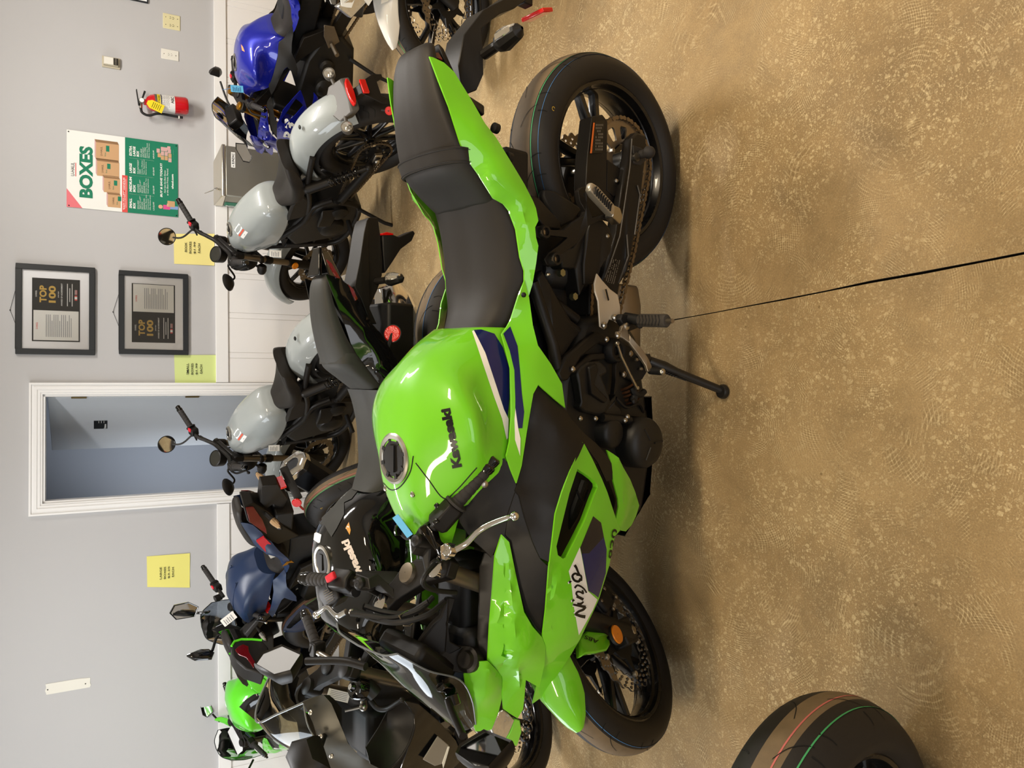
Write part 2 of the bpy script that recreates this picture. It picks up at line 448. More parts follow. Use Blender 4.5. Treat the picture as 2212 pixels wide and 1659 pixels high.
# ------------------------------------------------------------------ the room
PAINT = mat('grey wall paint', '#b8b7b7', 0.62, bump=0.08, bscale=260, var=0.02, vscale=3)
TRIMW = mat('white semi-gloss trim', '#e9e8e6', 0.35, bump=0.05, bscale=150)
WAINW = mat('white panelling', '#eae8e6', 0.42, bump=0.12, bscale=120)
DOORP = mat('grey door paint', '#b3b7bb', 0.45, var=0.03, vscale=4)
CEILM = mat('white ceiling', '#e4e2dc', 0.8)
CLOSET = mat('blue grey storeroom paint', '#b4b9c2', 0.5)
BRASS = mat('aged brass hinge', '#6b5a35', 0.4, metal=0.8)
WT = np.array([1, WALL_T, 0]) / math.hypot(1, WALL_T); WN = np.array([WALL_T, -1, 0]) / math.hypot(1, WALL_T); ZV = np.array([0, 0, 1.0])
def W(s, z, off=0.0): return np.array([0, WALL_D, 0]) + WT * s + ZV * z + WN * off
WR = np.stack([WT, -WN, ZV], 1)
def wbox(mb, s0, s1, z0, z1, o0, o1, mi=0):
    return mb.box(W((s0 + s1) / 2, (z0 + z1) / 2, (o0 + o1) / 2), (s1 - s0, o1 - o0, z1 - z0), WR, mi)
def wtext(mb, txt, s, z, width, height, off, mi, bold=0.02, shear=0.0): flat_text(mb, txt, W(s, z, off), WT, ZV, width, height, mi, bold, shear)
def wquad(mb, pts, off, mi): mb.add([W(s, z, off) for s, z in pts], [tuple(range(len(pts)))], mi)

def concrete():
    m = bpy.data.materials.new('troweled concrete'); m.use_nodes = True; nt = m.node_tree; N = nt.nodes; L = nt.links; b = N['Principled BSDF']
    tc = N.new('ShaderNodeTexCoord')
    def noise(sc, det=4, rough=0.6, dist=0.0):
        n = N.new('ShaderNodeTexNoise'); n.inputs['Scale'].default_value = sc; n.inputs['Detail'].default_value = det; n.inputs['Roughness'].default_value = rough
        n.inputs['Distortion'].default_value = dist; L.new(tc.outputs['Object'], n.inputs['Vector']); return n
    def ramp(src, stops):
        r = N.new('ShaderNodeValToRGB'); e = r.color_ramp.elements
        while len(e) < len(stops): e.new(0.5)
        for k, (p, c) in enumerate(stops): e[k].position = p; e[k].color = c
        L.new(src, r.inputs[0]); return r
    def mix(a, b_, f, mode='MIX', fac=None):
        x = N.new('ShaderNodeMix'); x.data_type = 'RGBA'; x.blend_type = mode; x.inputs[0].default_value = f
        if fac is not None: L.new(fac, x.inputs[0])
        L.new(a, x.inputs[6]); L.new(b_, x.inputs[7]); return x.outputs[2]
    g = lambda v: (v, v, v, 1)
    big = ramp(noise(1.5, 6, 0.62, 0.5).outputs[0], [(0.26, lin('#7f6a49')), (0.50, lin('#988059')), (0.76, lin('#ac946b'))])
    mid = ramp(noise(7, 9, 0.72, 0.8).outputs[0], [(0.30, g(0.70)), (0.55, g(1.0)), (0.78, g(1.16))])
    c = mix(big.outputs[0], mid.outputs[0], 0.75, 'MULTIPLY')
    def math2(op, a_, b_=None, val=None):
        n = N.new('ShaderNodeMath'); n.operation = op; L.new(a_, n.inputs[0])
        if b_ is not None: L.new(b_, n.inputs[1])
        if val is not None: n.inputs[1].default_value = val
        return n.outputs[0]
    pale = N.new('ShaderNodeRGB'); pale.outputs[0].default_value = lin('#dcc99d')
    dark = N.new('ShaderNodeRGB'); dark.outputs[0].default_value = lin('#6d5837')
    # rubbed aggregate: flat pale flakes, thick in some places and absent in others
    def warp(amt, sc):
        nz = noise(sc, 3, 0.6); s1 = N.new('ShaderNodeVectorMath'); s1.operation = 'SCALE'; s1.inputs['Scale'].default_value = amt; L.new(nz.outputs[1], s1.inputs[0])
        ad = N.new('ShaderNodeVectorMath'); ad.operation = 'ADD'; L.new(tc.outputs['Object'], ad.inputs[0]); L.new(s1.outputs[0], ad.inputs[1]); return ad.outputs[0]
    where = ramp(noise(2.2, 5, 0.65, 0.6).outputs[0], [(0.40, g(0.10)), (0.60, g(1))])
    for sc_, th, amt in ((80, 0.72, 0.40), (170, 0.66, 0.45), (380, 0.70, 0.40)):
        wv = warp(0.012, 40)
        v = N.new('ShaderNodeTexVoronoi'); v.inputs['Scale'].default_value = sc_; L.new(wv, v.inputs['Vector'])
        e = N.new('ShaderNodeTexVoronoi'); e.feature = 'DISTANCE_TO_EDGE'; e.inputs['Scale'].default_value = sc_; L.new(wv, e.inputs['Vector'])
        pick = ramp(v.outputs['Color'], [(th, g(0)), (th + 0.06, g(1))]); ed = ramp(e.outputs['Distance'], [(0.08, g(0)), (0.20, g(1))])
        k = math2('MULTIPLY', math2('MULTIPLY', math2('MULTIPLY', pick.outputs[0], ed.outputs[0]), where.outputs[0]), None, amt)
        c = mix(c, pale.outputs[0], 0.5, fac=k)
    # trowel arcs: fine rings about many centres, showing in patches
    for sc_, mul, off_, a_, th in ((1.9, 620, 0.0, 0.40, 0.50), (3.1, 380, 3.7, 0.34, 0.52)):
        mp = N.new('ShaderNodeMapping'); mp.inputs['Location'].default_value = (off_, off_ * 0.7, 0); L.new(warp(0.03, 3), mp.inputs['Vector'])
        v2 = N.new('ShaderNodeTexVoronoi'); v2.inputs['Scale'].default_value = sc_; L.new(mp.outputs[0], v2.inputs['Vector'])
        dn = noise(26, 3, 0.6); d2 = math2('ADD', v2.outputs['Distance'], math2('MULTIPLY', dn.outputs[0], None, 0.012))
        sn = math2('SINE', math2('MULTIPLY', d2, None, mul))
        arcs = ramp(sn, [(0.55, g(0)), (1.0, g(1))]); br = ramp(noise(9, 5, 0.75).outputs[0], [(th, g(0)), (th + 0.14, g(1))])
        k = math2('MULTIPLY', math2('MULTIPLY', arcs.outputs[0], br.outputs[0]), None, a_); c = mix(c, pale.outputs[0], 0.3, fac=k)
        arcd = ramp(sn, [(0.0, g(1)), (0.40, g(0))]); k = math2('MULTIPLY', math2('MULTIPLY', arcd.outputs[0], br.outputs[0]), None, a_ * 0.6); c = mix(c, dark.outputs[0], 0.3, fac=k)
    gr = ramp(noise(260, 3, 0.7).outputs[0], [(0.32, g(0.74)), (0.5, g(1.0)), (0.68, g(1.22))]); c = mix(c, gr.outputs[0], 0.75, 'MULTIPLY')
    # old damp stains and pits with a shape of their own
    st = ramp(noise(0.9, 3, 0.5, 1.5).outputs[0], [(0.0, g(0.74)), (0.36, g(0.86)), (0.40, g(1))]); c = mix(c, st.outputs[0], 0.5, 'MULTIPLY')
    pv = N.new('ShaderNodeTexVoronoi'); pv.inputs['Scale'].default_value = 7; L.new(tc.outputs['Object'], pv.inputs['Vector']); pt = ramp(pv.outputs['Distance'], [(0.02, g(1)), (0.035, g(0))]); c = mix(c, dark.outputs[0], 0.5, fac=math2('MULTIPLY', pt.outputs[0], None, 0.7))
    L.new(c, b.inputs['Base Color'])
    rr = N.new('ShaderNodeMapRange'); rr.inputs[3].default_value = 0.42; rr.inputs[4].default_value = 0.7; L.new(mid.outputs[0], rr.inputs[0]); L.new(rr.outputs[0], b.inputs['Roughness'])
    bp = N.new('ShaderNodeBump'); bp.inputs['Strength'].default_value = 0.35; bp.inputs['Distance'].default_value = 0.002; L.new(gr.outputs[0], bp.inputs['Height']); L.new(bp.outputs[0], b.inputs['Normal'])
    b.inputs['Specular IOR Level'].default_value = 0.35
    return m
CONC = concrete(); JOINT = mat('dirty joint', '#2c241a', 0.9)
x0, x1, y0, RH = ROOM['x0'], ROOM['x1'], ROOM['y0'], ROOM['h']
# floor in two pours with an open control joint between
ja, jb = floor_pt(1450, 692), floor_pt(2212, 548)
jd = (ja - jb)[:2] / np.linalg.norm((ja - jb)[:2])
def jx(y): return jb[0] + (y - jb[1]) * jd[0] / jd[1]
fl = MB(); ya, yb = y0 - 0.2, 7.7; K = 90; L_, R_ = [], []
for i in range(K + 1):
    y = ya + (yb - ya) * i / K; w = 0.0012 + 0.0012 * random.random(); q = jx(y) + 0.0012 * random.uniform(-1, 1)
    L_.append((q - w, y, 0)); R_.append((q + w * (1 + 1.6 * (random.random() ** 3)), y, 0))
for i in range(K):
    fl.add([(x0 - .3, L_[i][1], 0), L_[i], L_[i + 1], (x0 - .3, L_[i + 1][1], 0)], [(0, 1, 2, 3)]); fl.add([R_[i], (x1 + .3, R_[i][1], 0), (x1 + .3, R_[i + 1][1], 0), R_[i + 1]], [(0, 1, 2, 3)])
    d = lambda p: (p[0], p[1], -0.02)
    fl.add([L_[i], d(L_[i]), d(L_[i + 1]), L_[i + 1]], [(0, 1, 2, 3)], 1); fl.add([R_[i], R_[i + 1], d(R_[i + 1]), d(R_[i])], [(0, 1, 2, 3)], 1); fl.add([d(L_[i]), d(R_[i]), d(R_[i + 1]), d(L_[i + 1])], [(0, 1, 2, 3)], 1)
structure(fl.build('floor', [CONC, JOINT]))
DS0, DS1, DZ = -0.767, -0.067, 1.902
wb_ = MB(); sl, sr = (x0 - 0.05), (x1 + 0.05)
wbox(wb_, sl, DS0, 0, RH, -0.12, 0); wbox(wb_, DS1, sr, 0, RH, -0.12, 0); wbox(wb_, DS0, DS1, DZ, RH, -0.12, 0)
structure(wb_.build('wall_back', PAINT))
m = MB(); m.box((x0 - 0.06, (y0 + 5.6) / 2, RH / 2), (0.12, 5.9 - y0, RH)); structure(m.build('wall_left', PAINT))
m = MB(); m.box((x1 + 0.06, (y0 + 5.9) / 2, RH / 2), (0.12, 6.1 - y0, RH)); structure(m.build('wall_right', PAINT))
m = MB(); m.box((0, y0 - 0.06, RH / 2), (x1 - x0, 0.12, RH)); structure(m.build('wall_front', PAINT))
m = MB(); m.box((0, (y0 + 7.6) / 2, RH + 0.05), (x1 - x0 + .4, 7.8 - y0, 0.1)); structure(m.build('ceiling', CEILM))
for i, (tx, ty, _w, _c2) in enumerate(TUBES):
    t = thing('ceiling_light', 'white box of two fluorescent tubes on the ceiling', 'light', loc=(tx, ty, RH), group='fluorescent ceiling lights')
    b = MB(); b.box((0, 0, -0.03), (1.26, 0.3, 0.06)); b.build('fixture', TRIMW, t, bevel=0.004)
    for sy in (-0.07, 0.07): MB().tube([(-0.6, sy, -0.085), (0.6, sy, -0.085)], 0.016, 10).build('tube', mat('lit tube', (1.0, 0.86, 0.66), 0.4, emit=6.0), t)
# storeroom beyond the open door
m = MB(); A = W(-1.15, 0, -1.75); wbox(m, -1.7, 0.62, 0, RH, -1.9, -1.8); wbox(m, -1.7, -1.6, 0, RH, -1.8, -0.12); wbox(m, 0.52, 0.62, 0, RH, -1.8, -0.12); structure(m.build('wall_storeroom', CLOSET))
# wainscot: rail and grooved boards
RZ0, RZ1 = 0.769, 0.853
m = MB()
for a, b in ((sl, -0.845), (0.01, sr)): wbox(m, a, b, RZ0, RZ1, 0, 0.022)
structure(m.build('trim_1', TRIMW, bevel=0.003))
m = MB()
for a, b in ((sl, -0.845), (0.01, sr)):
    s = a; edges = []
    k0 = math.floor((a - 0.4925) / 0.2865)
    cuts = [a]
    for k in range(k0, k0 + 40):
        c = 0.4925 + 0.2865 * k
        for q in (c - 0.02, c + 0.02):
            if a < q < b: cuts.append(q)
    cuts.append(b)
    for u, v in zip(cuts[:-1], cuts[1:]): wbox(m, u + 0.002, v - 0.002, 0.0, RZ0 + 0.002, 0, 0.010)
    wbox(m, a, b, 0, RZ0, 0, 0.006)
structure(m.build('trim_2', WAINW, bevel=0.0015))
m = MB()
for a, b in ((sl, -0.845), (0.01, sr)): wbox(m, a, b, 0, 0.10, 0.008, 0.022)
structure(m.build('baseboard_back', TRIMW, bevel=0.004))
# door casing: stepped profile
m = MB()
def casing(mb, s_in, sg, z0, z1):
    for (a, b, o) in ((0, .012, .012), (.012, .03, .017), (.03, .05, .022), (.05, .062, .018), (.062, .074, .026)):
        u, v = s_in + sg * a, s_in + sg * b; wbox(mb, min(u, v), max(u, v), z0, z1 + b, 0, o)
casing(m, DS0, -1, 0, DZ); casing(m, DS1, 1, 0, DZ)
for (a, b, o) in ((0, .012, .012), (.012, .03, .017), (.03, .05, .022), (.05, .062, .018), (.062, .074, .026)): wbox(m, DS0 - a, DS1 + a, DZ + a, DZ + b, 0, o)
structure(m.build('trim_3', TRIMW, bevel=0.002))
m = MB(); wbox(m, DS0, DS0 + 0.014, 0, DZ, -0.13, 0); wbox(m, DS1 - 0.014, DS1, 0, DZ, -0.13, 0); wbox(m, DS0, DS1, DZ - 0.014, DZ, -0.13, 0); structure(m.build('trim_4', TRIMW))
# door leaf swung into the storeroom
hp = W(DS1 - 0.018, 0, -0.10); ang = math.atan2(0.56, -0.404)
ux = np.array([math.cos(ang), math.sin(ang), 0]); un = np.array([-ux[1], ux[0], 0])
DR = np.stack([ux, un, ZV], 1)
dt = bpy.data.objects.new('door_1', None); COL.objects.link(dt); structure(dt)
MB().box(hp + ux * 0.33 + ZV * 0.945 - un * 0.02, (0.66, 0.04, 1.87), DR).build('door_leaf', DOORP, dt, bevel=0.003)
m = MB()
for z in (1.70, 1.0, 0.25): m.box(W(DS1 - 0.020, z, -0.075), (0.006, 0.035, 0.09), WR); m.tube([W(DS1 - 0.02, z - 0.045, -0.094), W(DS1 - 0.02, z + 0.045, -0.094)], 0.006)
m.build('hinge', BRASS, dt)
# black sticker with pale lettering on the leaf
sgn = 1 if un @ (CO - hp) > 0 else -1
q = hp + un * (0.0008 if sgn > 0 else -0.0408)
fu = ux if sgn < 0 else -ux
m = MB(); o0 = q + ux * 0.37; m.add([q + ux * 0.285 + ZV * 1.53, q + ux * 0.39 + ZV * 1.53, q + ux * 0.39 + ZV * 1.615, q + ux * 0.285 + ZV * 1.615], [(0, 1, 2, 3)], 0)
e = un * sgn * 0.0006; lx = -ux
flat_text(m, 'firstwave', q + ux * 0.385 + ZV * 1.537 + e, lx, ZV, 0.055, 0.016, 1)
for k in range(3): flat_text(m, '- - - - -', q + ux * 0.315 + ZV * (1.55 + 0.016 * k) + e, lx, ZV, 0.026, 0.004, 1)
m.build('sticker', [BLKD, PAPER], dt)

# ------------------------------------------------------------------ things on the wall
PGREEN = mat('poster green', '#1f7a5c', 0.3); PRED = mat('poster red', '#d9534d', 0.3); PCORN = mat('poster pink corner', '#e0747c', 0.3); PCARD = mat('printed cardboard', '#c59c72', 0.4); PCARD2 = mat('printed dark cardboard', '#8d6a48', 0.4)
PINK = mat('printed pink', '#d9528f', 0.4); JEAN = mat('printed blue', '#7f9bc9', 0.4); SKIN = mat('printed skin tone', '#d9a78a', 0.4); POSW = mat('poster white', '#e9e9e3', 0.3); PKBOX = mat('printed pale boxes', '#cda4a0', 0.4)
m = MB(); PS0, PS1, PZ0, PZ1 = 1.169, 1.687, 1.095, 1.771; pm = [POSW, PGREEN, PRED, PCORN, PCARD, PCARD2, BLKD, PINK, JEAN, SKIN, PKBOX]
wbox(m, PS0, PS1, PZ0, PZ1, 0.003, 0.005, 0); zg = PZ1 - 0.345
pw = PS1 - PS0; fx = lambda f: PS0 + pw * f; oo = 0.0058
ph = PZ1 - PZ0; fz = lambda f: PZ1 - ph * f
def prect(f0, f1, g0, g1, mi, o=0.0): wquad(m, [(fx(f0), fz(g1)), (fx(f1), fz(g1)), (fx(f1), fz(g0)), (fx(f0), fz(g0))], oo + o, mi)
def ptext(t, f0, f1, g0, g1, mi=0, bold=0.03, sh=0.0): wtext(m, t, fx(f0), fz(g1), pw * (f1 - f0), ph * (g1 - g0), oo + 0.0008, mi, bold, sh)
prect(0, 1, 0.51, 1, 1); wquad(m, [(fx(0), fz(.135)), (fx(.24), fz(0)), (fx(0), fz(0))], oo, 3)
ptext('U-HAUL', .405, .58, .036, .066, 6, .0); prect(.405, .58, .074, .081, 2)
ptext('BOXES', .14, .81, .107, .225, 1, .045)
for (a, b, g0, g1) in ((.66, .92, .24, .455), (.446, .676, .25, .458), (.24, .462, .31, .465), (.05, .25, .345, .47)):
    wd_ = b - a
    prect(a, b - .035, g0 + .012, g1, 4, .0003); wquad(m, [(fx(b - .035), fz(g1)), (fx(b), fz(g1 - .012)), (fx(b), fz(g0)), (fx(b - .035), fz(g0 + .012))], oo + .0003, 5)
    wquad(m, [(fx(a), fz(g0 + .012)), (fx(b - .035), fz(g0 + .012)), (fx(b), fz(g0)), (fx(a + .03), fz(g0))], oo + .0003, 10)
    ptext('U-HAUL', a + wd_ * .2, a + wd_ * .66, g0 + .05, g0 + .068, 6, 0); ptext('box', a + wd_ * .2, a + wd_ * .4, g0 + .085, g0 + .1, 1, 0)
    prect(a + wd_ * .45, a + wd_ * .75, g0 + .10, g0 + .13, 1, .0006)
prect(0, .49, .483, .533, 2, .0004); ptext('"EASY-TO-LIFT" HANDLES', .03, .46, .492, .508, 0, .02, .2); prect(.06, .44, .516, .519, 0, .0007)
cols = ((.06, .22, ('SMALL', 'BOX'), ('EXCLUSIVE', '"EASY-TO-LIFT"', 'BOX WITH', 'HANDLES FOR:', 'Tools, Shoe sets', 'Canned goods', 'CDs, Kitchen items'), '1.5 CU FT'),
        (.28, .48, ('MEDIUM', 'BOX'), ('EXCLUSIVE', '"EASY-TO-LIFT"', 'BOX WITH', 'HANDLES FOR:', 'Kitchen items, Toys', 'Small appliances'), '3.0 CU FT'),
        (.53, .69, ('LARGE', 'BOX'), ('FOR LIGHTWEIGHT', 'ITEMS', 'Linens, Clothes', 'Toys, Appliances', 'Stereo systems'), '4.5 CU FT'),
        (.76, .92, ('EXTRA', 'LARGE', 'BOX'), ('FOR LARGE', 'LIGHTWEIGHT', 'BULKY ITEMS', 'Comforters, Towels', 'Pillows, Stuffed toys'), '6.0 CU FT'))
for a, b, hd, tx, vol in cols:
    g = .548
    for h in hd: ptext(h, a, a + (b - a) * (len(h) / 6.0 if len(h) < 6 else 1), g, g + .024, 0, .04, .12); g += .033
    g = max(g + .004, .622)
    for t_ in tx: ptext(t_, a, a + min(.2, .0125 * len(t_)), g, g + .012, 0, .0, .12); g += .0185
    ptext(vol, a, a + .115, .765, .778, 0, .02, .2)
for f in (.25, .50, .73): prect(f, f + .003, .55, .775, 0)
ptext('BUY & SAVE TODAY!', .25, .71, .832, .853, 0, .04, .2); ptext('And Get the Best Boxes', .31, .62, .868, .884, 0, .0, .12); ptext('at the Best Prices. Period.', .28, .65, .893, .909, 0, .0, .12); ptext('uhaul.com', .38, .58, .938, .958, 0, .04)
for k, (a, g) in enumerate(((.76, .84), (.82, .84), (.88, .84), (.76, .875), (.82, .875), (.88, .87), (.79, .81), (.85, .80), (.74, .91), (.80, .91), (.86, .905), (.90, .90))): prect(a, a + .055, g, g + .03, 10 if k % 3 else 4, .0003 + .0001 * k)
prect(.09, .15, .86, .925, 7, .0005); prect(.10, .145, .925, 1.0, 8, .0004); wquad(m, [(fx(.12) + .014 * math.cos(t), fz(.835) + .014 * math.sin(t)) for t in np.linspace(0, 2 * PI, 14)[:-1]], oo + .0005, 9)
prect(.13, .21, .90, .97, 4, .0008); prect(.13, .17, .895, .91, 9, .001); prect(.78, .92, .955, .958, 0); prect(.78, .90, .965, .968, 0)
for f, g in ((.02, .02), (.975, .015), (.975, .985), (.02, .985)): m.ball(W(fx(f), fz(g), .006), .0045, 8, 6)
tag(m.build('poster', pm), 'green and white BOXES poster tacked to the grey wall by the fire extinguisher', 'poster')

FRAMEB = mat('black picture frame', '#1d2023', 0.4); MATW = mat('white picture mat', '#f6f7fa', 0.7); ARTK = mat('printed black', '#10110f', 0.5); ARTG = mat('printed gold', '#c9a64a', 0.4); INK = mat('grey print ink', '#8b8d93', 0.7)
def picture(s0, s1, z0, z1, bw, art, right_black, nail, label):
    t = thing('picture_frame', label, 'picture frame', loc=tuple(W((s0 + s1) / 2, z0)))
    inv = Vector(W((s0 + s1) / 2, z0)); sh = lambda p: np.asarray(p) - np.array(inv)
    b = MB()
    for (a, c, d, e) in ((s0, s0 + bw, z0, z1), (s1 - bw, s1, z0, z1), (s0 + bw, s1 - bw, z0, z0 + bw), (s0 + bw, s1 - bw, z1 - bw, z1)): wbox(b, a, c, d, e, 0.002, 0.024)
    b.build('frame', FRAMEB, t, sh, bevel=0.002)
    b = MB(); wbox(b, s0 + bw * .8, s1 - bw * .8, z0 + bw * .8, z1 - bw * .8, 0.004, 0.010); b.build('mat_board', MATW, t, sh)
    b = MB(); a0, a1, c0, c1 = art; mid = (a0 + a1) / 2
    def R(u0, u1, v0, v1, mi, o): b.add([W(u0, v0, o), W(u1, v0, o), W(u1, v1, o), W(u0, v1, o)], [(0, 1, 2, 3)], mi)
    R(a0, a1, c0, c1, 0, .0105)
    l0, l1, k0, k1 = (a0, mid, mid, a1) if right_black else (mid, a1, a0, mid)
    R(l0 + .008, l1 - .004, c0 + .008, c1 - .008, 1, .011); H = c1 - c0
    for i in range(13): R(l0 + .03, l1 - .03 - .04 * (i % 4 == 3), c1 - H * (.30 + .04 * i), c1 - H * (.30 + .04 * i) + .0035, 3, .0113)
    flat_text(b, 'U-HAUL', W(l0 + (l1 - l0) * .38, c1 - H * .12, .0113), WT, ZV, (l1 - l0) * .22, .011, 4); R(l0 + .03, l1 - .05, c1 - H * .82, c1 - H * .82 + .003, 3, .0113)
    kc = (k0 + k1) / 2; kw = k1 - k0
    flat_text(b, 'U-HAUL', W(kc - kw * .1, c1 - H * .10, .0113), WT, ZV, kw * .2, .010, 1)
    flat_text(b, 'TOP', W(kc - kw * .27, c1 - H * .30, .0113), WT, ZV, kw * .54, H * .15, 2, .04); flat_text(b, '100', W(kc - kw * .27, c1 - H * .49, .0113), WT, ZV, kw * .54, H * .15, 2, .04)
    flat_text(b, 'JUNE 2024', W(kc - kw * .1, c1 - H * .56, .0113), WT, ZV, kw * .2, .007, 1); flat_text(b, 'AWARD OF ACHIEVEMENT', W(kc - kw * .36, c1 - H * .63, .0113), WT, ZV, kw * .72, .009, 1)
    for g, w_ in ((.74, .36), (.79, .22), (.84, .36)): R(kc - kw * w_, kc + kw * w_, c1 - H * g, c1 - H * g + .004, 1, .0113)
    R(kc - kw * .17, kc - kw * .01, c1 - H * .94, c1 - H * .885, 1, .0113); R(kc - kw * .17, kc - kw * .13, c1 - H * .94, c1 - H * .885, 4, .0115); R(kc - kw * .05, kc - kw * .01, c1 - H * .94, c1 - H * .885, 4, .0115)
    for i in range(4): R(kc + kw * .02, kc + kw * .17, c1 - H * (.94 - .014 * i), c1 - H * (.932 - .014 * i), 4 if i % 2 == 0 else 1, .0113)
    b.build('certificate', [ARTK, PAPER, ARTG, INK, PRED], t, sh)
    b = MB(); wbox(b, s0 + bw * .9, s1 - bw * .9, z0 + bw * .9, z1 - bw * .9, 0.0125, 0.0145); b.build('glass', GLASS, t, sh)
    b = MB(); ns, nz = nail; b.tube([W(s0 + (s1 - s0) * .33, z1, .004), W(ns, nz, .006), W(s0 + (s1 - s0) * .72, z1, .004)], .0011, 6); b.ball(W(ns, nz, .006), .004, 8); b.build('hanging_wire', DARK, t, sh)
    return t
picture(.19, .773, 1.606, 2.051, .035, (.275, .686, 1.693, 1.962), True, (.47, 2.081), 'upper black picture frame holding a TOP 100 award and letter')
picture(.201, .768, 1.034, 1.465, .033, (.283, .686, 1.117, 1.387), False, (.484, 1.5), 'lower black picture frame holding a TOP 100 award, under another frame')
# the corner of one more frame at the right-hand edge of the view
t = thing('picture_frame', 'thin dark picture frame cut by the photo edge above the double outlet', 'picture frame', loc=tuple(W(2.95, 1.28)))
iv = W(2.95, 1.28)
b = MB()
for q in ((2.655, 2.663, 1.281, 1.70), (3.2, 3.208, 1.281, 1.70), (2.663, 3.2, 1.281, 1.289), (2.663, 3.2, 1.692, 1.70)): wbox(b, *q, 0.002, 0.014)
b.build('frame', FRAMEB, t, lambda p: np.asarray(p) - iv); b = MB(); wbox(b, 2.66, 3.205, 1.285, 1.696, 0.003, 0.008); b.build('mat_board', MATW, t, lambda p: np.asarray(p) - iv)
# paper price signs
YEL = mat('yellow sign paper', '#e5dd7a', 0.75); YGR = mat('yellow green sign paper', '#cfdc8e', 0.75); YOR = mat('pale yellow sign paper', '#e9dc8c', 0.75)
def price_sign(q, lines, mp, label, tx=0.5, tw=0.36, top=0.1, lh=0.105, gap=0.02):
    """q: four (s, z) corners from bottom left round"""
    b = MB(); Q = [np.array(p, float) for p in q]; n = 8
    def P(u, v, o): p = (Q[0] * (1 - u) + Q[1] * u) * (1 - v) + (Q[3] * (1 - u) + Q[2] * u) * v; return W(p[0], p[1], o)
    g = [[P(i / n, j / n, 0.0015 + 0.004 * abs(math.sin(3 * i / n + 2)) * (1 - j / n)) for i in range(n + 1)] for j in range(n + 1)]
    V = [p for r in g for p in r]; b.add(V, [(j * (n + 1) + i, j * (n + 1) + i + 1, (j + 1) * (n + 1) + i + 1, (j + 1) * (n + 1) + i) for j in range(n) for i in range(n)], 0)
    ex = (Q[1] - Q[0]); wdt = np.linalg.norm(ex); ex /= wdt; ey = np.array([-ex[1], ex[0]])
    H = np.linalg.norm(Q[3] - Q[0])
    for k, l in enumerate(lines):
        c = Q[0] + ex * wdt * tx + ey * H * (1 - top - lh * (k + 1) - gap * k)
        ww = wdt * tw * len(l) / 5.2; o = c - ex * ww / 2
        flat_text(b, l, W(o[0], o[1], 0.008), WT * ex[0] + ZV * ex[1], WT * ey[0] + ZV * ey[1], ww, H * lh * .62, 1, 0.012)
    return tag(b.build('price_sign', [mp, BLKD]), label, 'sign')
price_sign([(.002, .853), (.206, .852), (.201, 1.124), (.002, 1.119)], ('SMALL', 'BOXES', '$1.99', 'EACH'), YGR, 'yellow-green paper sign reading SMALL BOXES $1.99 EACH', .5, .40, .24, .09)
price_sign([(.845, .858), (1.075, .856), (1.05, 1.124), (.839, 1.121)], ('BOOK', 'BOXES', '$1.99', 'EACH'), YOR, 'pale yellow paper sign reading BOOK BOXES $1.99 EACH', .5, .38, .22, .09)
price_sign([(-1.406, 1.031), (-1.171, 1.029), (-1.165, 1.299), (-1.37, 1.296)], ('LARGE', 'BOXES', '$3.25', 'EACH'), YEL, 'yellow paper sign reading LARGE BOXES $3.25 EACH', .5, .36, .26, .075)
# outlets and the wall timer
IVORY = mat('ivory plastic', '#d9d0a4', 0.4); WPL = mat('white plastic', '#e0ddd2', 0.4); BEIGE = mat('beige plastic', '#b9b09a', 0.45)
def outlet(s0, s1, z0, z1, gangs, mp, label):
    t = thing('wall_outlet', label, 'outlet', loc=tuple(W((s0 + s1) / 2, z0))); iv = W((s0 + s1) / 2, z0); sh = lambda p: np.asarray(p) - iv
    b = MB(); wbox(b, s0, s1, z0, z1, 0, 0.006); b.build('cover_plate', mp, t, sh, bevel=0.003)
    w_ = (s1 - s0) / gangs
    for g in range(gangs):
        c = s0 + w_ * (g + .5)
        b = MB()
        if gangs == 1: wbox(b, c - .017, c + .017, z0 + .022, z1 - .022, .006, .0075, 0)
        for zz in ((z0 + z1) / 2 - .009, (z0 + z1) / 2 + .009):
            wbox(b, c - .007, c - .005, zz - .004, zz + .004, .006, .008, 1); wbox(b, c + .005, c + .007, zz - .003, zz + .003, .006, .008, 1); b.ball(W(c, zz - .006, .007), .0018, 6, 1)
        for zz in (z0 + .018, z1 - .018): b.ball(W(c, zz, .006), .0028, 8, 1)
        b.build('socket', [mp, DARK], t, sh)
outlet(2.506, 2.614, 1.075, 1.187, 2, IVORY, 'wide ivory double outlet plate on the grey wall')
outlet(2.284, 2.357, 1.0855, 1.199, 1, WPL, 'narrow white single outlet plate beside the ivory double one')
t = thing('wall_timer', 'beige box switch with a white button, high on the wall above the fire extinguisher', 'switch', loc=tuple(W(2.188, 1.455))); iv = W(2.188, 1.455); sh = lambda p: np.asarray(p) - iv
b = MB(); wbox(b, 2.150, 2.226, 1.455, 1.565, 0, .012); b.build('back_plate', BEIGE, t, sh, bevel=.002)
b = MB(); wbox(b, 2.160, 2.216, 1.467, 1.556, .012, .034); b.build('housing', BEIGE, t, sh, bevel=.002)
b = MB(); wbox(b, 2.164, 2.212, 1.497, 1.553, .034, .038); b.build('button', WPL, t, sh, bevel=.001)
b = MB(); wbox(b, 2.164, 2.212, 1.469, 1.494, .034, .036, 0)
for k in range(5): wbox(b, 2.168 + .009 * k, 2.173 + .009 * k, 1.476, 1.488, .036, .0365, 1)
b.build('scale', [BLKD, STEEL], t, sh)
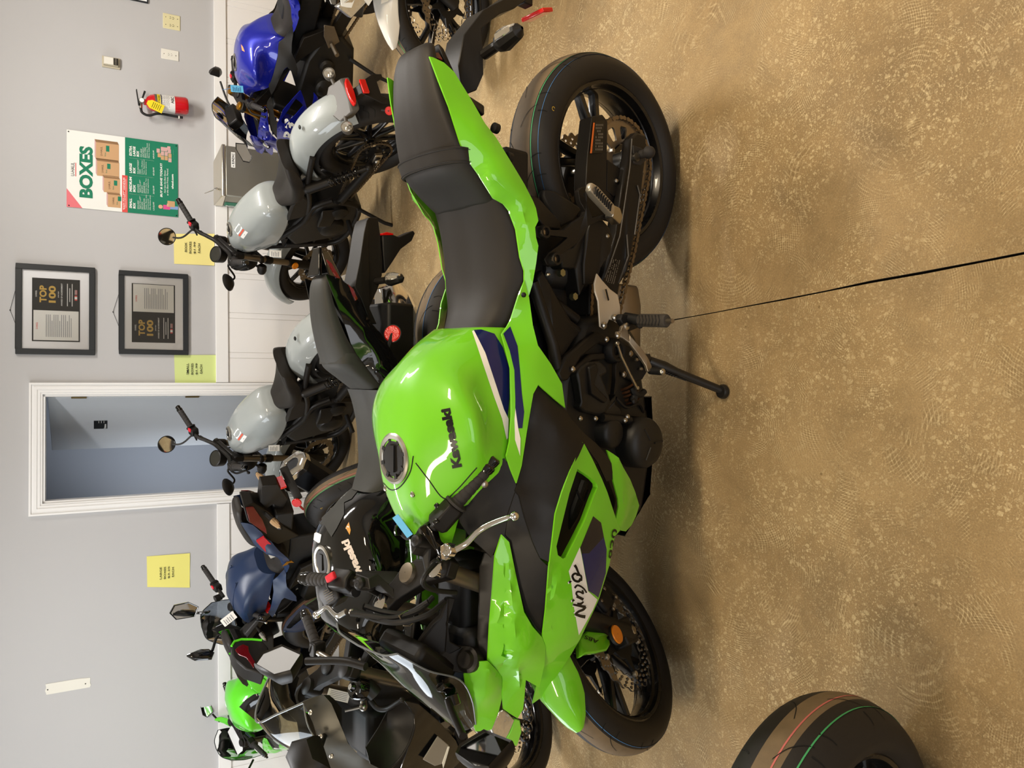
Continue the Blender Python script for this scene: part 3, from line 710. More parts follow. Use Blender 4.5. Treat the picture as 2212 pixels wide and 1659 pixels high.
# torn strip of white tape
b = MB(); q = [(-1.975, 1.876), (-1.972, 1.635), (-1.958, 1.628), (-1.945, 1.634), (-1.912, 1.632), (-1.906, 1.70), (-1.908, 1.882), (-1.93, 1.878), (-1.95, 1.884)]
b.prism([W(s, z, .0) for s, z in q], WN * .0025)
for z in (1.66, 1.87): b.ball(W(-1.945, z, .003), .004, 8, 1)
tag(b.build('mounting_strip', [WPL, DARK]), 'white torn mounting strip stuck high on the bare grey wall', 'strip')
# fire extinguisher: slightly tilted cylinder on a hook
EXR = mat('extinguisher red', '#c3141c', 0.22, coat=0.5); EXL = mat('extinguisher label', '#dcd9d4', 0.4); YTAG = mat('yellow inspection tag', '#e8cf1e', 0.6)
eb, et = W(1.944, 1.033, .075), W(1.926, 1.30, .075); ea = (et - eb) / np.linalg.norm(et - eb); es = np.cross(ea, -WN); es /= np.linalg.norm(es); eN = np.cross(es, ea); eN = eN if eN @ WN > 0 else -eN
t = thing('fire_extinguisher', 'red fire extinguisher with a yellow tag hung on the grey wall', 'fire extinguisher', loc=tuple(eb)); sh = lambda p: np.asarray(p) - eb
H = np.linalg.norm(et - eb)
MB().lathe([(0.002, 0), (.050, 0.002), (.0565, .012), (.0585, .02), (.0585, H * .78), (.052, H * .89), (.036, H * .97), (.02, H * 1.0), (.02, H + .012), (.002, H + .012)], eb, ea, 36).build('cylinder', EXR, t, sh)
m = MB(); m.lathe([(.0592, H * .33), (.0592, H * .74)], eb, ea, 36, mi=0); m.lathe([(.0596, H * .67), (.0596, H * .74)], eb, ea, 36, mi=1); m.lathe([(.0597, H * .74), (.0597, H * .80)], eb, ea, 36, mi=3)
def ring_text(txt, zc, ang0, wdt, hgt):
    V, T = text_mesh(txt, .02); mx = max(v[0] for v in V); my = max(v[1] for v in V); base = math.atan2(0, 1)
    P = []
    for v in V:
        a = (v[0] / mx - .5) * wdt / .06 + ang0; P.append(eb + ea * (zc + v[1] / my * hgt) + .0601 * (math.cos(a) * eN + math.sin(a) * WT))
    m.add(P, T, 2)
ring_text('FIRE EXTINGUISHER', H * .685, 0, .08, .011); ring_text('ABC', H * .36, .2, .05, .018)
for k in range(8): ring_text('- ---- -- ---', H * (.46 + .024 * k), -.1 + .2 * (k % 2), .07, .003)
m.build('label_band', [EXL, YTAG, BLKD, STEEL2], t, sh)
m = MB(); m.lathe([(.0605, H * .64), (.0605, H * .66)], eb, ea, 36); m.build('wall_strap', DARK, t, sh)
hd = eb + ea * (H + .012)
m = MB(); m.tube([hd, hd + ea * .03], .016, 14); m.tube([hd + ea * .02, hd + ea * .02 - WT * .045], .011, 12); m.build('valve', STEEL, t, sh)
m = MB(); g0 = hd + ea * .015 + eN * .02; m.lathe([(.002, .012), (.016, .012), (.018, .008), (.018, 0)], g0, eN, 20, mi=0); m.lathe([(.0005, .0125), (.014, .0125)], g0, eN, 20, mi=1); m.build('pressure_gauge', [STEEL, PAPER], t, sh)
m = MB(); m.prism([hd + ea * .028 - WT * .03, hd + ea * .036 - WT * .03, hd + ea * .05 + WT * .075, hd + ea * .044 + WT * .08], eN * .022); m.prism([hd + ea * .012 + WT * .0, hd + ea * .022, hd + ea * .0 + WT * .075, hd - ea * .012 + WT * .07], eN * .018); m.build('handle', DARK, t, sh, bevel=.003)
m = MB(); hp_ = [hd + ea * .02 - WT * .045, hd + ea * .01 - WT * .075, hd - ea * .03 - WT * .09, hd - ea * .09 - WT * .075 + eN * .01, hd - ea * .18 - WT * .082 + eN * .01, hd - ea * .245 - WT * .088 + eN * .01]
m.tube(cr(hp_, 6), .0085, 12, mi=0); m.tube([hp_[-1] + ea * .03, hp_[-1] + ea * .022], .0105, 12, mi=1); m.build('hose', [DARK, WPL], t, sh)
tg = hd - ea * .045 + eN * .065 - WT * .035
m = MB(); tu = (-ea * .83 - WT * .35); tu /= np.linalg.norm(tu); tv = np.cross(eN, tu)
m.prism([tg + tu * a + tv * b_ for a, b_ in ((-.03, -.012), (-.03, .012), (-.005, .03), (.075, .03), (.075, -.03), (-.005, -.03))], eN * .001, 0)
for k in range(5): m.add([tg + tu * (.005 + .012 * k) + tv * v + eN * .0014 for v in (-.02, .02)] + [tg + tu * (.008 + .012 * k) + tv * v + eN * .0014 for v in (.02, -.02)], [(0, 1, 2, 3)], 1)
tag(m.build('inspection_tag', [YTAG, BLKD]), 'yellow inspection tag hanging from the fire extinguisher', 'tag')
# metal chest against the wall
SHEET = mat('scuffed sheet metal', '#9a978c', 0.38, metal=0.75, var=0.12, vscale=5, bump=0.05, bscale=60)
c0 = W(1.30, 0, .33)
t = thing('metal_chest', 'tall silver metal chest standing against the white panelling', 'chest', loc=tuple(W(1.52, 0, .2))); iv = W(1.52, 0, .2); sh = lambda p: np.asarray(p) - iv
ca, cb = floor_pt(478, 421, .83)[:2], floor_pt(477, 312, .83)[:2]; dv_ = np.array([-.045, .14])
def CH(u, d, z): p = ca + (cb - ca) * u + dv_ * d; return np.array([p[0], p[1], z])
m = MB(); m.prism([CH(0, 0, 0), CH(1, 0, 0), CH(1, 1, 0), CH(0, 1, 0)], (0, 0, .80)); m.build('body', SHEET, t, sh, bevel=.006)
m = MB(); A = [CH(-.015, -.03, .80), CH(1.015, -.03, .80), CH(1.015, 1, .80), CH(-.015, 1, .80)]
B = [CH(-.015, -.03, .825), CH(1.015, -.03, .825), CH(.86, 1, .865), CH(-.015, 1, .865)]
m.add(A + B, [(3, 2, 1, 0), (4, 5, 6, 7), (0, 1, 5, 4), (1, 2, 6, 5), (2, 3, 7, 6), (3, 0, 4, 7)]); m.build('lid', mat('polished sheet metal', '#d8d2c4', 0.22, metal=0.9), t, sh, bevel=.006)
m = MB(); l0 = CH(.20, .4, .845); m.tube([l0, l0 + ZV * .02, l0 + np.array([-.01, .02, .03]), l0 + np.array([-.03, .05, .08])], [.006, .006, .004, .003], 8); m.ball(l0 + ZV * .008, .011, 8); m.build('latch', CHROME, t, sh)
m = MB(); fdir = (cb - ca) / np.linalg.norm(cb - ca); fd3 = np.array([fdir[0], fdir[1], 0]); fn3 = np.array([fdir[1], -fdir[0], 0])
o = CH(.57, 0, .735) + fn3 * .001; m.add([o, o + fd3 * .11, o + fd3 * .11 + ZV * .028, o + ZV * .028], [(0, 1, 2, 3)], 0); flat_text(m, 'SUNDXC', o + fd3 * .024 + ZV * .006 + fn3 * .0006, fd3, ZV, .078, .016, 1, .03); m.add([o + fd3 * a + ZV * b_ + fn3 * .0006 for a, b_ in ((.008, .008), (.016, .008), (.012, .02))], [(0, 1, 2)], 1)
m.build('name_plate', [PAPER, BLKD], t, sh)
m = MB(); o = CH(0, 1, .80); sd = CH(0, 0, .80) - o; L_ = np.linalg.norm(sd); sd /= L_; sn = np.array([-sd[1], sd[0], 0]); sn = sn if sn[0] < 0 else -sn
m.add([o + sn * .002 + sd * a - ZV * z for a, z in ((.005, .005), (.06, .005), (.06, .1), (.005, .1))], [(0, 1, 2, 3)], 0)
flat_text(m, 'ENGINE', o + sn * .0028 + sd * .02 - ZV * .09, ZV, -sd, .075, .02, 1)
m.build('green_label', [PGREEN, PAPER], t, sh)
# ------------------------------------------------------------------ wheels and running gear shared by the motorcycles
def wheel(root, fx, cx, cz, R, w, rimw, kind, stripes=(), spoke=5, grooves=11, seed=1, disc=None, rim_r=0.2295, names=('tire', 'rim'), scuff=0.62, dot=True, gstyle=0):
    xf = fx; n = 96
    def rr(k): return R - 0.40 * w * (1 - math.sqrt(max(0, 1 - 0.955 * k * k)))
    prof = [(rim_r - .004, -rimw / 2 + .004)]
    ks = np.linspace(-1, 1, 23)
    prof += [(rim_r + (rr(1) - rim_r) * .35, -w / 2 * .96)]
    prof += [(rr(k), k * w / 2) for k in ks] + [(rim_r + (rr(1) - rim_r) * .35, w / 2 * .96), (rim_r - .004, rimw / 2 - .004)]
    m = MB(); c = np.array([cx, 0, cz]); P = lambda r, a, y: c + np.array([r * math.cos(a), y, r * math.sin(a)])
    for k in range(len(prof) - 1):
        (r0, y0_), (r1, y1_) = prof[k], prof[k + 1]; mid = abs((y0_ + y1_) / 2) / (w / 2)
        rings = [[P(r0, 2 * PI * i / n, y0_) for i in range(n)], [P(r1, 2 * PI * i / n, y1_) for i in range(n)]]
        m.rings(rings, False, False, 3 if (mid < scuff and 1 < k < len(prof) - 3) else 0)
    for (k, wd_, mi) in stripes:
        a0 = [[P(rr(k) + .0006, 2 * PI * i / n, k * w / 2 - wd_ / 2) for i in range(n)], [P(rr(k) + .0006, 2 * PI * i / n, k * w / 2 + wd_ / 2) for i in range(n)]]
        m.rings(a0, False, False, mi)
    for g in range(grooves):
        for sgn in (1, -1):
            a = 2 * PI * (g + (.5 if sgn < 0 else 0)) / grooves
            if gstyle == 0: segs = [[(0.0, .06), (.10, .22), (.17, .42), (.2, .58)], [(.30, .50), (.325, .66), (.33, .8)], [(.14, .62), (.145, .78), (.14, .86)]]
            else: segs = [[(0, .02), (.05, .18), (.02, .4), (.09, .62), (.07, .92)], [(.14, .3), (.2, .55), (.18, .9)]]
            for q in segs:
                q = cr([(x, y, 0) for x, y in q], 3); ln = len(q); L_ = []; R2 = []
                for i, p in enumerate(q):
                    h = (.0042 if gstyle == 0 else .006) / R * (1 - .55 * i / ln) * 1.0; k = p[1] * sgn
                    L_.append(P(rr(k) + .0009, a + p[0] - h / 2, k * w / 2)); R2.append(P(rr(k) + .0009, a + p[0] + h / 2, k * w / 2))
                for i in range(ln - 1): m.add([L_[i], R2[i], R2[i + 1], L_[i + 1]], [(0, 1, 2, 3)], 2)
    if dot: m.lathe([(.004, 0), (.006, 0)], P(rim_r + .045, 1.9, w / 2 * .965), (0, 1, 0), 12, mi=1)
    m.build(names[0], [RUB, mat('yellow paint dot', '#c9a83a', .6), GROOVE, SCUFF, mat('blue tyre line', '#3a6ea0', .7), mat('green tyre line', '#3f9a5f', .7), mat('pink tyre line', '#c26a64', .7)], root, xf, smooth=50)
    h = rimw / 2; m = MB()
    pr = [(rim_r, h), (rim_r - .004, h + .002), (rim_r - .012, h - .002), (rim_r - .016, h - .014), (rim_r - .028, h * .35), (rim_r - .03, 0), (rim_r - .028, -h * .35), (rim_r - .016, -h + .014), (rim_r - .012, -h + .002), (rim_r - .004, -h - .002), (rim_r, -h), (rim_r - .022, -h * .6), (rim_r - .022, h * .6)]
    m.lathe(pr, c, (0, 1, 0), 80, closed=True)
    hb = .034; m.lathe([(hb - .012, -h * .7), (hb, -h * .7), (hb, h * .7), (hb - .012, h * .7)], c, (0, 1, 0), 28, closed=True)
    for k in range(spoke):
        for d in ((-.16, .16) if kind == 'Y' else (0,)):
            a = 2 * PI * k / spoke + .35
            r0, r1 = hb - .006, rim_r - .022
            a1 = a + d
            st = [(r0, a + d * .3, .016, .022), ((r0 + r1) / 2, a + d * .75, .011, .016), (r1, a1, .013, .012)]
            rings = []
            for (r, an, ww, th) in st:
                u = np.array([-math.sin(an), 0, math.cos(an)]); p = P(r, an, 0)
                rings.append([p + u * ww * x + np.array([0, th * y, 0]) for x, y in ((-1, -.6), (-.6, -1), (.6, -1), (1, -.6), (1, .6), (.6, 1), (-.6, 1), (-1, .6))])
            m.rings(rings, False, True)
    m.build(names[1], RIM, root, xf, smooth=40)
def brake_disc(root, fx, cx, cz, y, r1=.15, r0=.106, t=.005, petals=22, hole=.0042, rows=(.12, .131, .142), nh=30, carrier=True, name='brake_disc', sgn=1):
    c = np.array([cx, 0, cz]); n = petals * 8
    out = [((r1 + .004 * math.tanh(3 * math.sin(2 * PI * i / 8))) * math.cos(2 * PI * i / n), (r1 + .004 * math.tanh(3 * math.sin(2 * PI * i / 8))) * math.sin(2 * PI * i / n)) for i in range(n)]
    inn = [((r0 - .003 * math.tanh(3 * math.sin(2 * PI * i / 8))) * math.cos(2 * PI * i / n), (r0 - .003 * math.tanh(3 * math.sin(2 * PI * i / 8))) * math.sin(2 * PI * i / n)) for i in range(n)]
    hs = [inn]
    for q in range(nh):
        for j, r in enumerate(rows):
            a = 2 * PI * (q + j * .33) / nh; hs.append([(r * math.cos(a) + hole * math.cos(b), r * math.sin(a) + hole * math.sin(b)) for b in np.linspace(0, 2 * PI, 8)[:-1]])
    m = MB(); m.plate(out, hs, lambda u, v, w: c + np.array([u, y + w, v]), t * sgn)
    m.build(name, STEEL2, root, fx, smooth=30)
    if carrier:
        m = MB(); k = 5; o = []
        for i in range(60):
            a = 2 * PI * i / 60; r = .062 + .05 * max(0, math.cos(k * a)) ** 6; o.append((r * math.cos(a), r * math.sin(a)))
        m.plate(o, [[(.03 * math.cos(b), .03 * math.sin(b)) for b in np.linspace(0, 2 * PI, 17)[:-1]]], lambda u, v, w: c + np.array([u, y + w, v]), (t + .003) * sgn, 0)
        for i in range(k):
            a = 2 * PI * i / k; m.lathe([(.0005, .01), (.007, .01), (.009, .006), (.009, 0)], c + np.array([.108 * math.cos(a), y, .108 * math.sin(a)]), (0, sgn, 0), 12, mi=1)
        m.build('disc_carrier', [DARK, ALU], root, fx)
def sprocket(root, fx, cx, cz, y, r=.112, teeth=44, m_=STEEL2):
    c = np.array([cx, 0, cz]); n = teeth * 4
    out = [((r + .0035 * (1 if i % 4 < 2 else -1)) * math.cos(2 * PI * i / n), (r + .0035 * (1 if i % 4 < 2 else -1)) * math.sin(2 * PI * i / n)) for i in range(n)]
    hs = [[(.045 * math.cos(b), .045 * math.sin(b)) for b in np.linspace(0, 2 * PI, 25)[:-1]]]
    for k in range(10):
        a = 2 * PI * k / 10; o = []
        for (rr_, da) in ((.058, -.12), (.066, -.16), (.088, -.17), (.095, -.12), (.095, .12), (.088, .17), (.066, .16), (.058, .12)): o.append((rr_ * math.cos(a + da), rr_ * math.sin(a + da)))
        hs.append(o)
    m = MB(); m.plate(out, hs, lambda u, v, w: c + np.array([u, y + w, v]), -.006, 0)
    for k in range(5):
        a = 2 * PI * (k + .5) / 5; m.lathe([(.0005, .009), (.007, .009), (.007, 0)], c + np.array([.053 * math.cos(a), y, .053 * math.sin(a)]), (0, 1, 0), 6, mi=1)
    m.build('sprocket', [m_, STEEL], root, fx)
def chain_run(mb, path, y, pitch=.0159, plate=.0062):
    P = [np.array([p[0], p[1]]) for p in path]; seg = [np.linalg.norm(P[i + 1] - P[i]) for i in range(len(P) - 1)]; tot = sum(seg); k = int(tot / pitch)
    def at(d):
        for i, s_ in enumerate(seg):
            if d <= s_ or i == len(seg) - 1: return P[i] + (P[i + 1] - P[i]) * d / s_
            d -= s_
    for i in range(k):
        a, b = at(i * pitch), at((i + 1) * pitch); off = .0065 if i % 2 else .0045; d = (b - a) / np.linalg.norm(b - a); nrm = np.array([-d[1], d[0]])
        for sg in (1, -1):
            loop = []
            for t_ in np.linspace(PI / 2, 3 * PI / 2, 5): q = a + plate * (math.cos(t_) * d + math.sin(t_) * nrm); loop.append(np.array([q[0], y + sg * off, q[1]]))
            loop.insert(5, None); q = (a + b) / 2 - nrm * plate * .62; loop[5] = np.array([q[0], y + sg * off, q[1]])
            for t_ in np.linspace(-PI / 2, PI / 2, 5): q = b + plate * (math.cos(t_) * d + math.sin(t_) * nrm); loop.append(np.array([q[0], y + sg * off, q[1]]))
            q = (a + b) / 2 + nrm * plate * .62; loop.append(np.array([q[0], y + sg * off, q[1]]))
            mb.prism(loop, (0, .0016 * sg, 0))
        mb.tube([np.array([a[0], y - .0085, a[1]]), np.array([a[0], y + .0085, a[1]])], .0028, 6)
def plate(name, F, pts, t, mats, parent, bevel=.002, both=False, mb=None, mi=0, build=True, dl=0.0):
    """a flat or folded piece cut to an outline of (x, y, lateral) and t thick towards the mid-plane"""
    P = F.Ls(pts, dl); m = mb or MB(); m.prism(P, (0, -t, 0), mi)
    xf = F.xf if F.base is not F else None
    if not build: return m
    o = m.build(name, mats, parent, xf, bevel=bevel)
    if both: MB().prism(mir(P), (0, t, 0)).build(name, mats, parent, xf, bevel=bevel)
    return o
def bolt(mb, c, ax=(0, 1, 0), r=.008, h=.006, mi=0, n=12, dome=True):
    mb.lathe([(.0004, h), (r * .55, h), (r, h * (.45 if dome else 1)), (r, -.002)], c, ax, n, mi=mi); return mb
def grip_set(root, fx, base, tip, r=.0165, name='grip', bar=True, flange=True):
    """rubber grip from base to tip with its bar-end weight"""
    b, t = np.asarray(base, float), np.asarray(tip, float); d = (t - b) / np.linalg.norm(t - b); L_ = np.linalg.norm(t - b)
    m = MB(); pr = [(.006, 0)]
    if flange: pr += [(r * 1.75, 0), (r * 1.75, .006), (r * 1.1, .008)]
    k = 6
    for i in range(k): s0 = .012 + (L_ - .012) * i / k; s1 = .012 + (L_ - .012) * (i + 1) / k; pr += [(r, s0), (r * 1.06, s0 + .002), (r * 1.04, s1 - .003), (r * .97, s1)]
    m.lathe(pr + [(.004, L_)], b, d, 20); m.build(name, BLACK if 0 else mat('grip rubber', '#2a2725', .7, bump=.5, bscale=300), root, fx, smooth=60)
    m = MB(); m.lathe([(.004, L_), (r * 1.0, L_), (r * 1.12, L_ + .006), (r * 1.12, L_ + .016), (r * .86, L_ + .02), (r * .95, L_ + .026), (r * .95, L_ + .036), (r * .7, L_ + .04), (.001, L_ + .04)], b, d, 20); m.build('bar_end', GLOSS, root, fx)
def mirror_unit(root, fx, c, nrm, up, shape, depth, stalk, m_=BLACK, glass=True, rs=.008):
    """housing outline shape [(u, v)] about c, facing nrm; stalk is a path"""
    c = np.asarray(c, float); n_ = np.asarray(nrm, float); n_ /= np.linalg.norm(n_); up = np.asarray(up, float); up = up - n_ * (up @ n_); up /= np.linalg.norm(up); u = np.cross(up, n_)
    pl = lambda s, d: [c + u * x * s + up * y * s + n_ * d for x, y in shape]
    m = MB(); m.rings([pl(.9, -.002), pl(.97, .003), pl(1.0, 0), pl(1.0, -.012), pl(.88, -depth * .6), pl(.6, -depth)], False, True); ob = m.build('mirror', m_, root, fx, smooth=50)
    m = MB(); m.add([p + n_ * .0012 for p in pl(.9, -.002)], [tuple(range(len(shape)))]); g = m.build('mirror_glass', MIRR, root, fx)
    if stalk: MB().tube(cr(stalk, 5), rs, 10).build('mirror_stalk', m_, root, fx)
    return ob
def aim(F, p, target):
    """normal of a mirror at p (own axes) that shows the camera the given point"""
    w = F.R @ np.asarray(p) + F.T; a = CO - w; b = np.asarray(target) - w; n = a / np.linalg.norm(a) + b / np.linalg.norm(b)
    return F.R.T @ (n / np.linalg.norm(n))
def lever(root, fx, path, r, ball, m_, name):
    m = MB(); m.tube(cr(path, 5), list(np.linspace(r[0], r[1], (len(path) - 1) * 5 + 1)), 10, flat=.75); m.ball(path[-1], ball, 12); m.build(name, m_, root, fx, smooth=60)
def turn_signal(root, fx, base, tip, r=.016, lens=LENS, body=BLACK):
    b, t = np.asarray(base, float), np.asarray(tip, float); d = (t - b) / np.linalg.norm(t - b); L_ = np.linalg.norm(t - b)
    m = MB(); m.lathe([(.001, 0), (r * .5, 0), (r * .5, L_ * .35), (r * .8, L_ * .42), (r, L_ * .55), (r * .7, L_ * .9), (r * .15, L_)], b, d, 10); m.build('turn_signal', body, root, fx, smooth=30)
    u = np.array([-.7, 0, .7]); u = u - d * (u @ d); u /= np.linalg.norm(u); m = MB(); m.lathe([(.002, L_ * .46), (r * .9, L_ * .5), (r * .86, L_ * .68), (r * .55, L_ * .9), (.002, L_ * .97)], b + u * .004, d, 10); m.build('signal_lens', lens, root, fx, smooth=30)
# ------------------------------------------------------------------ the lime green sport bike in front
HF = Frame(.634, 1.928, -1.31, 13.79); HS = HF.steered(1.41, 37.3)
hero = thing('motorcycle', 'lime green faired sport bike with blue and white stripes, parked nearest on its side stand', 'motorcycle', HF.m4())
fx = HS.xf
wheel(hero, None, 0, .312, .314, .156, .121, 'Y', ((.72, .0026, 4), (.50, .0035, 5)), seed=2, scuff=.5, names=('rear_tire', 'rear_rim'))
wheel(hero, fx, 1.41, .30, .300, .120, .096, 'Y', ((.58, .0022, 4),), seed=3, scuff=.46, names=('front_tire', 'front_rim'))
for sg in (1, -1): brake_disc(hero, fx, 1.41, .30, sg * .062, sgn=sg)
brake_disc(hero, None, 0, .312, -.085, r1=.11, r0=.075, rows=(.085, .096), nh=20, sgn=-1, carrier=False)
sprocket(hero, None, 0, .312, .094)
# chain: lower run, top run and the turn about the sprocket
m = MB(); arc = [(.116 * math.cos(a), .312 + .116 * math.sin(a)) for a in np.linspace(rd(86), rd(274), 30)]
chain_run(m, [(.49, .445), (.25, .435)] + [(.009, .4285)] + arc + [(.009, .196), (.25, .262), (.49, .345)], .094)
m.build('chain', CHAIN, hero, smooth=30)
# swingarm
sw = [(1357.7, 333, .135), (1350, 375, .138), (1344, 416, .14), (1333.7, 502, .14), (1315, 562, .135), (1298, 615, .12), (1296, 665, .1), (1330, 672, .1), (1340, 615, .12), (1358, 584, .135), (1373, 507, .14), (1382, 462, .14), (1387, 416, .14), (1391, 375, .138), (1396.5, 340, .135), (1396.5, 291, .132), (1376.6, 285, .132), (1362, 300, .132)]
plate('swingarm', HF, sw, .032, BLACK, hero, bevel=.007)
m = MB(); m.prism([p * [1, -1, 1] for p in HF.Ls(sw)], (0, .032, 0)); m.box((.40, 0, .41), (.09, .2, .08)); m.build('swingarm', BLACK, hero, bevel=.006)
RIDGE = mat('dark grey edge', '#4a4743', .4)  # one even grey, paler than the arm, for its ridge lines
m = MB()
for q in (((1377, 400), (1382.5, 421), (1371, 507)), ((1354, 507), (1357.5, 553), (1336, 612))): m.tube([HF.L(x, y, .1395) for x, y in q], .0022, 6)
for q in (((1365, 300), (1361, 360), (1351, 430), (1339, 510), (1320, 565), (1306, 600)),): m.tube([HF.L(x, y, .139) for x, y in q], .002, 6)
m.build('swingarm_ridge', RIDGE, hero)
m = MB()
for k in range(5):
    for j in range(26):
        if random.random() < .78:
            a = np.array([1328, 560]) + np.array([-.255, .97]) * (j * 2.05) + np.array([.97, .255]) * (k * 4.2 - 6)
            p = HF.L(a[0], a[1], .1418); m.box(p, (.0016, .0006, .0022))
m.build('warning_print', mat('pale print', '#8d8577', .6), hero)
m = MB(); c = HF.L(1394, 331, .155); m.tube([c + [0, -.03, 0], c + [0, .004, 0]], .012, 14); m.ball(c + [0, .012, 0], (.0175, .018, .0175), 20); m.prism([c + np.array(q) + [0, -.018, 0] for q in ((-.02, 0, .03), (.03, 0, .026), (.03, 0, -.004), (.012, 0, -.026), (-.02, 0, -.01))], (0, -.008, 0)); m.build('stand_spool', mat('black rubber knob', '#2b2826', .7), hero, bevel=.002)
m = MB(); m.tube([(0, -.13, .312), (0, .145, .312)], .012, 14); m.lathe([(.001, .12), (.02, .12), (.024, .108), (.024, .06), (.03, .05)], (0, 0, .312), (0, 1, 0), 16, mi=0); m.build('rear_axle', STEEL, hero)
cg = [(1279, 251, .118), (1302, 247, .118), (1313, 262, .118), (1312, 330, .118), (1311, 411, .118), (1330, 420, .112), (1338, 440, .108), (1310, 470, .105), (1267, 470, .105), (1266, 400, .115), (1269, 340, .118)]
plate('chain_guard', HF, cg, .045, BLACK, hero, bevel=.003)
cg2 = [(1312, 345, .117), (1338, 362, .117), (1347, 388, .117), (1344, 415, .117), (1326, 425, .117), (1311, 411, .117)]
plate('chain_guard', HF, cg2, .01, BLACK, hero, bevel=.002)
m = MB(); P = lambda x, y: HF.L(x, y, .1187)
m.add([P(1281.5, 265), P(1285, 265), P(1278.5, 331), P(1274.5, 331)], [(0, 1, 2, 3)], 0); m.add([P(1286, 262), P(1306, 260), P(1301, 330), P(1279, 331)], [(0, 1, 2, 3)], 1)
for k in range(6):
    for j in range(9):
        if random.random() < .8: m.box(HF.L(1288 + 2.8 * k - .1 * j * .8, 270 + 6.6 * j, .1192), (.005, .0004, .0014), mi=2)
m.build('chain_guard_label', [ORANGE, BLKD, mat('pale print', '#8d8577', .6)], hero)
m = MB(); bolt(m, HF.L(1330.5, 391, .119), r=.006); bolt(m, HF.L(1311, 510, .16), r=.006); bolt(m, HF.L(1183, 593, .17), r=.005); m.build('bolt', STEEL, hero)
# rear hugger, passenger peg bracket and the dark plates under the tail
plate('rear_hugger', HF, [(1176, 408, .08), (1200, 412, .1), (1228, 430, .115), (1250, 444, .12), (1258, 452, .12), (1240, 478, .12), (1212, 490, .12), (1196, 470, .11), (1172, 425, .08)], .02, BLACK, hero, bevel=.006)
plate('inner_fender', HF, [(1146, 420, .1), (1165, 428, .11), (1212, 480, .12), (1212, 496, .12), (1178, 492, .13), (1160, 470, .13)], .02, BLACK, hero, bevel=.004)
br = [(1267, 404, .185), (1258, 404, .185), (1249, 412, .185), (1253, 435, .185), (1265, 456, .18), (1262, 466, .18), (1243, 478, .175), (1218, 497, .17), (1182, 497, .17), (1174, 487, .17), (1158, 490, .17), (1158, 511, .17), (1172, 517, .17), (1185, 508, .17), (1226, 513, .17), (1208, 530, .168), (1184, 547, .165), (1176, 560, .165), (1182, 572, .165), (1198, 570, .165), (1206, 555, .165), (1240, 531, .168), (1262, 508, .172), (1270, 488, .178), (1302, 472, .18), (1322, 478, .18), (1330, 466, .185), (1316, 460, .185), (1280, 470, .18), (1274, 455, .182), (1266, 432, .185), (1259, 420, .185), (1266, 412, .185)]
plate('peg_bracket', HF, br, .014, BLACK, hero, bevel=.004)
m = MB()
for x, y in ((1172, 502), (1196, 560)): c = HF.L(x, y, .168); m.lathe([(.001, .008), (.009, .008), (.010, .014), (.015, .014), (.017, .008), (.017, -.02)], c, (0, 1, 0), 20)
m.build('bracket_boss', BLACK, hero)
m = MB()
for x, y in ((1172, 502), (1196, 560)): c = HF.L(x, y, .178); bolt(m, c, r=.0075, h=.003, n=6, dome=False)
m.build('bolt', STEEL2, hero)
plate('peg_bracket_plate', HF, [(1280, 470, .165), (1302, 474, .165), (1316, 490, .165), (1324, 512, .16), (1320, 545, .155), (1298, 580, .15), (1288, 612, .14), (1262, 615, .14), (1262, 570, .15), (1270, 500, .16)], .012, BLACK, hero, bevel=.004)
plate('subframe_cover', HF, [(1208, 540, .14), (1240, 535, .15), (1265, 500, .15), (1268, 560, .14), (1262, 618, .13), (1252, 640, .13), (1243, 580, .13), (1215, 580, .13)], .05, ENG, hero, bevel=.004)
pb, pt_ = HF.L(1325, 462, .2), HF.L(1270, 402, .23)
d = (pt_ - pb); L_ = np.linalg.norm(d); d /= L_; w_ = np.cross(d, [0, 1, 0]); w_ /= np.linalg.norm(w_)
m = MB(); m.rings([[pb + d * L_ * a + w_ * x * s + np.array([0, y * s, 0]) for x, y in ((-.013, -.012), (.013, -.012), (.016, 0), (.013, .012), (-.013, .012), (-.016, 0))] for a, s in ((.02, .9), (.2, 1), (.8, 1), (.97, .75), (1, .4))], False, True); m.build('passenger_peg', ALU, hero, bevel=.003)
m = MB()
for k in range(9): q = pb + d * L_ * (.25 + .075 * k); m.tube([q - w_ * .013 + [0, .0135, 0], q + d * .004 + [0, .0145, 0], q + w_ * .007 + [0, .0135, 0]], .0022, 6)
m.build('peg_rubber', DARK, hero)
m = MB(); m.prism([pb + d * x + w_ * z + [0, .012, 0] for x, z in ((-.03, -.016), (.015, -.018), (.022, .012), (-.01, .022), (-.034, .008))], (0, -.03, 0)); m.build('peg_hinge', STEEL, hero, bevel=.004)
# engine, frame and everything dark in the middle: solid casting first, then covers
m = MB(); m.rings([[(x, y * w, z) for (x, z) in ()] for y, w in ()] if 0 else [[(x, yy, z) for x, z in ((.42, .36), (.50, .28), (.80, .20), (1.0, .24), (1.06, .36), (1.02, .52), (.86, .60), (.62, .58), (.46, .50))] for yy in (-.13, .13)], False, True); m.build('engine', ENG, hero, bevel=.02)
m = MB(); m.box((.72, 0, .62), (.5, .16, .14)); m.box((.36, 0, .58), (.36, .14, .16)); m.box((.22, 0, .70), (.36, .16, .08)); m.build('frame_core', DARK, hero, bevel=.01)
m = MB()
for sg in (1, -1):
    P = lambda x, y, l: HF.L(x, y, l) * [1, sg, 1]
    m.tube([P(1151, 610, .115), P(1180, 700, .12), P(1195, 745, .125), P(1205, 800, .14)], .015, 10); m.tube([P(1160, 590, .10), P(1225, 700, .11), P(1262, 726, .11)], .013, 10); m.tube([P(1180, 640, .09), P(1245, 690, .1)], .014, 10)
m.build('frame', BLACK, hero)
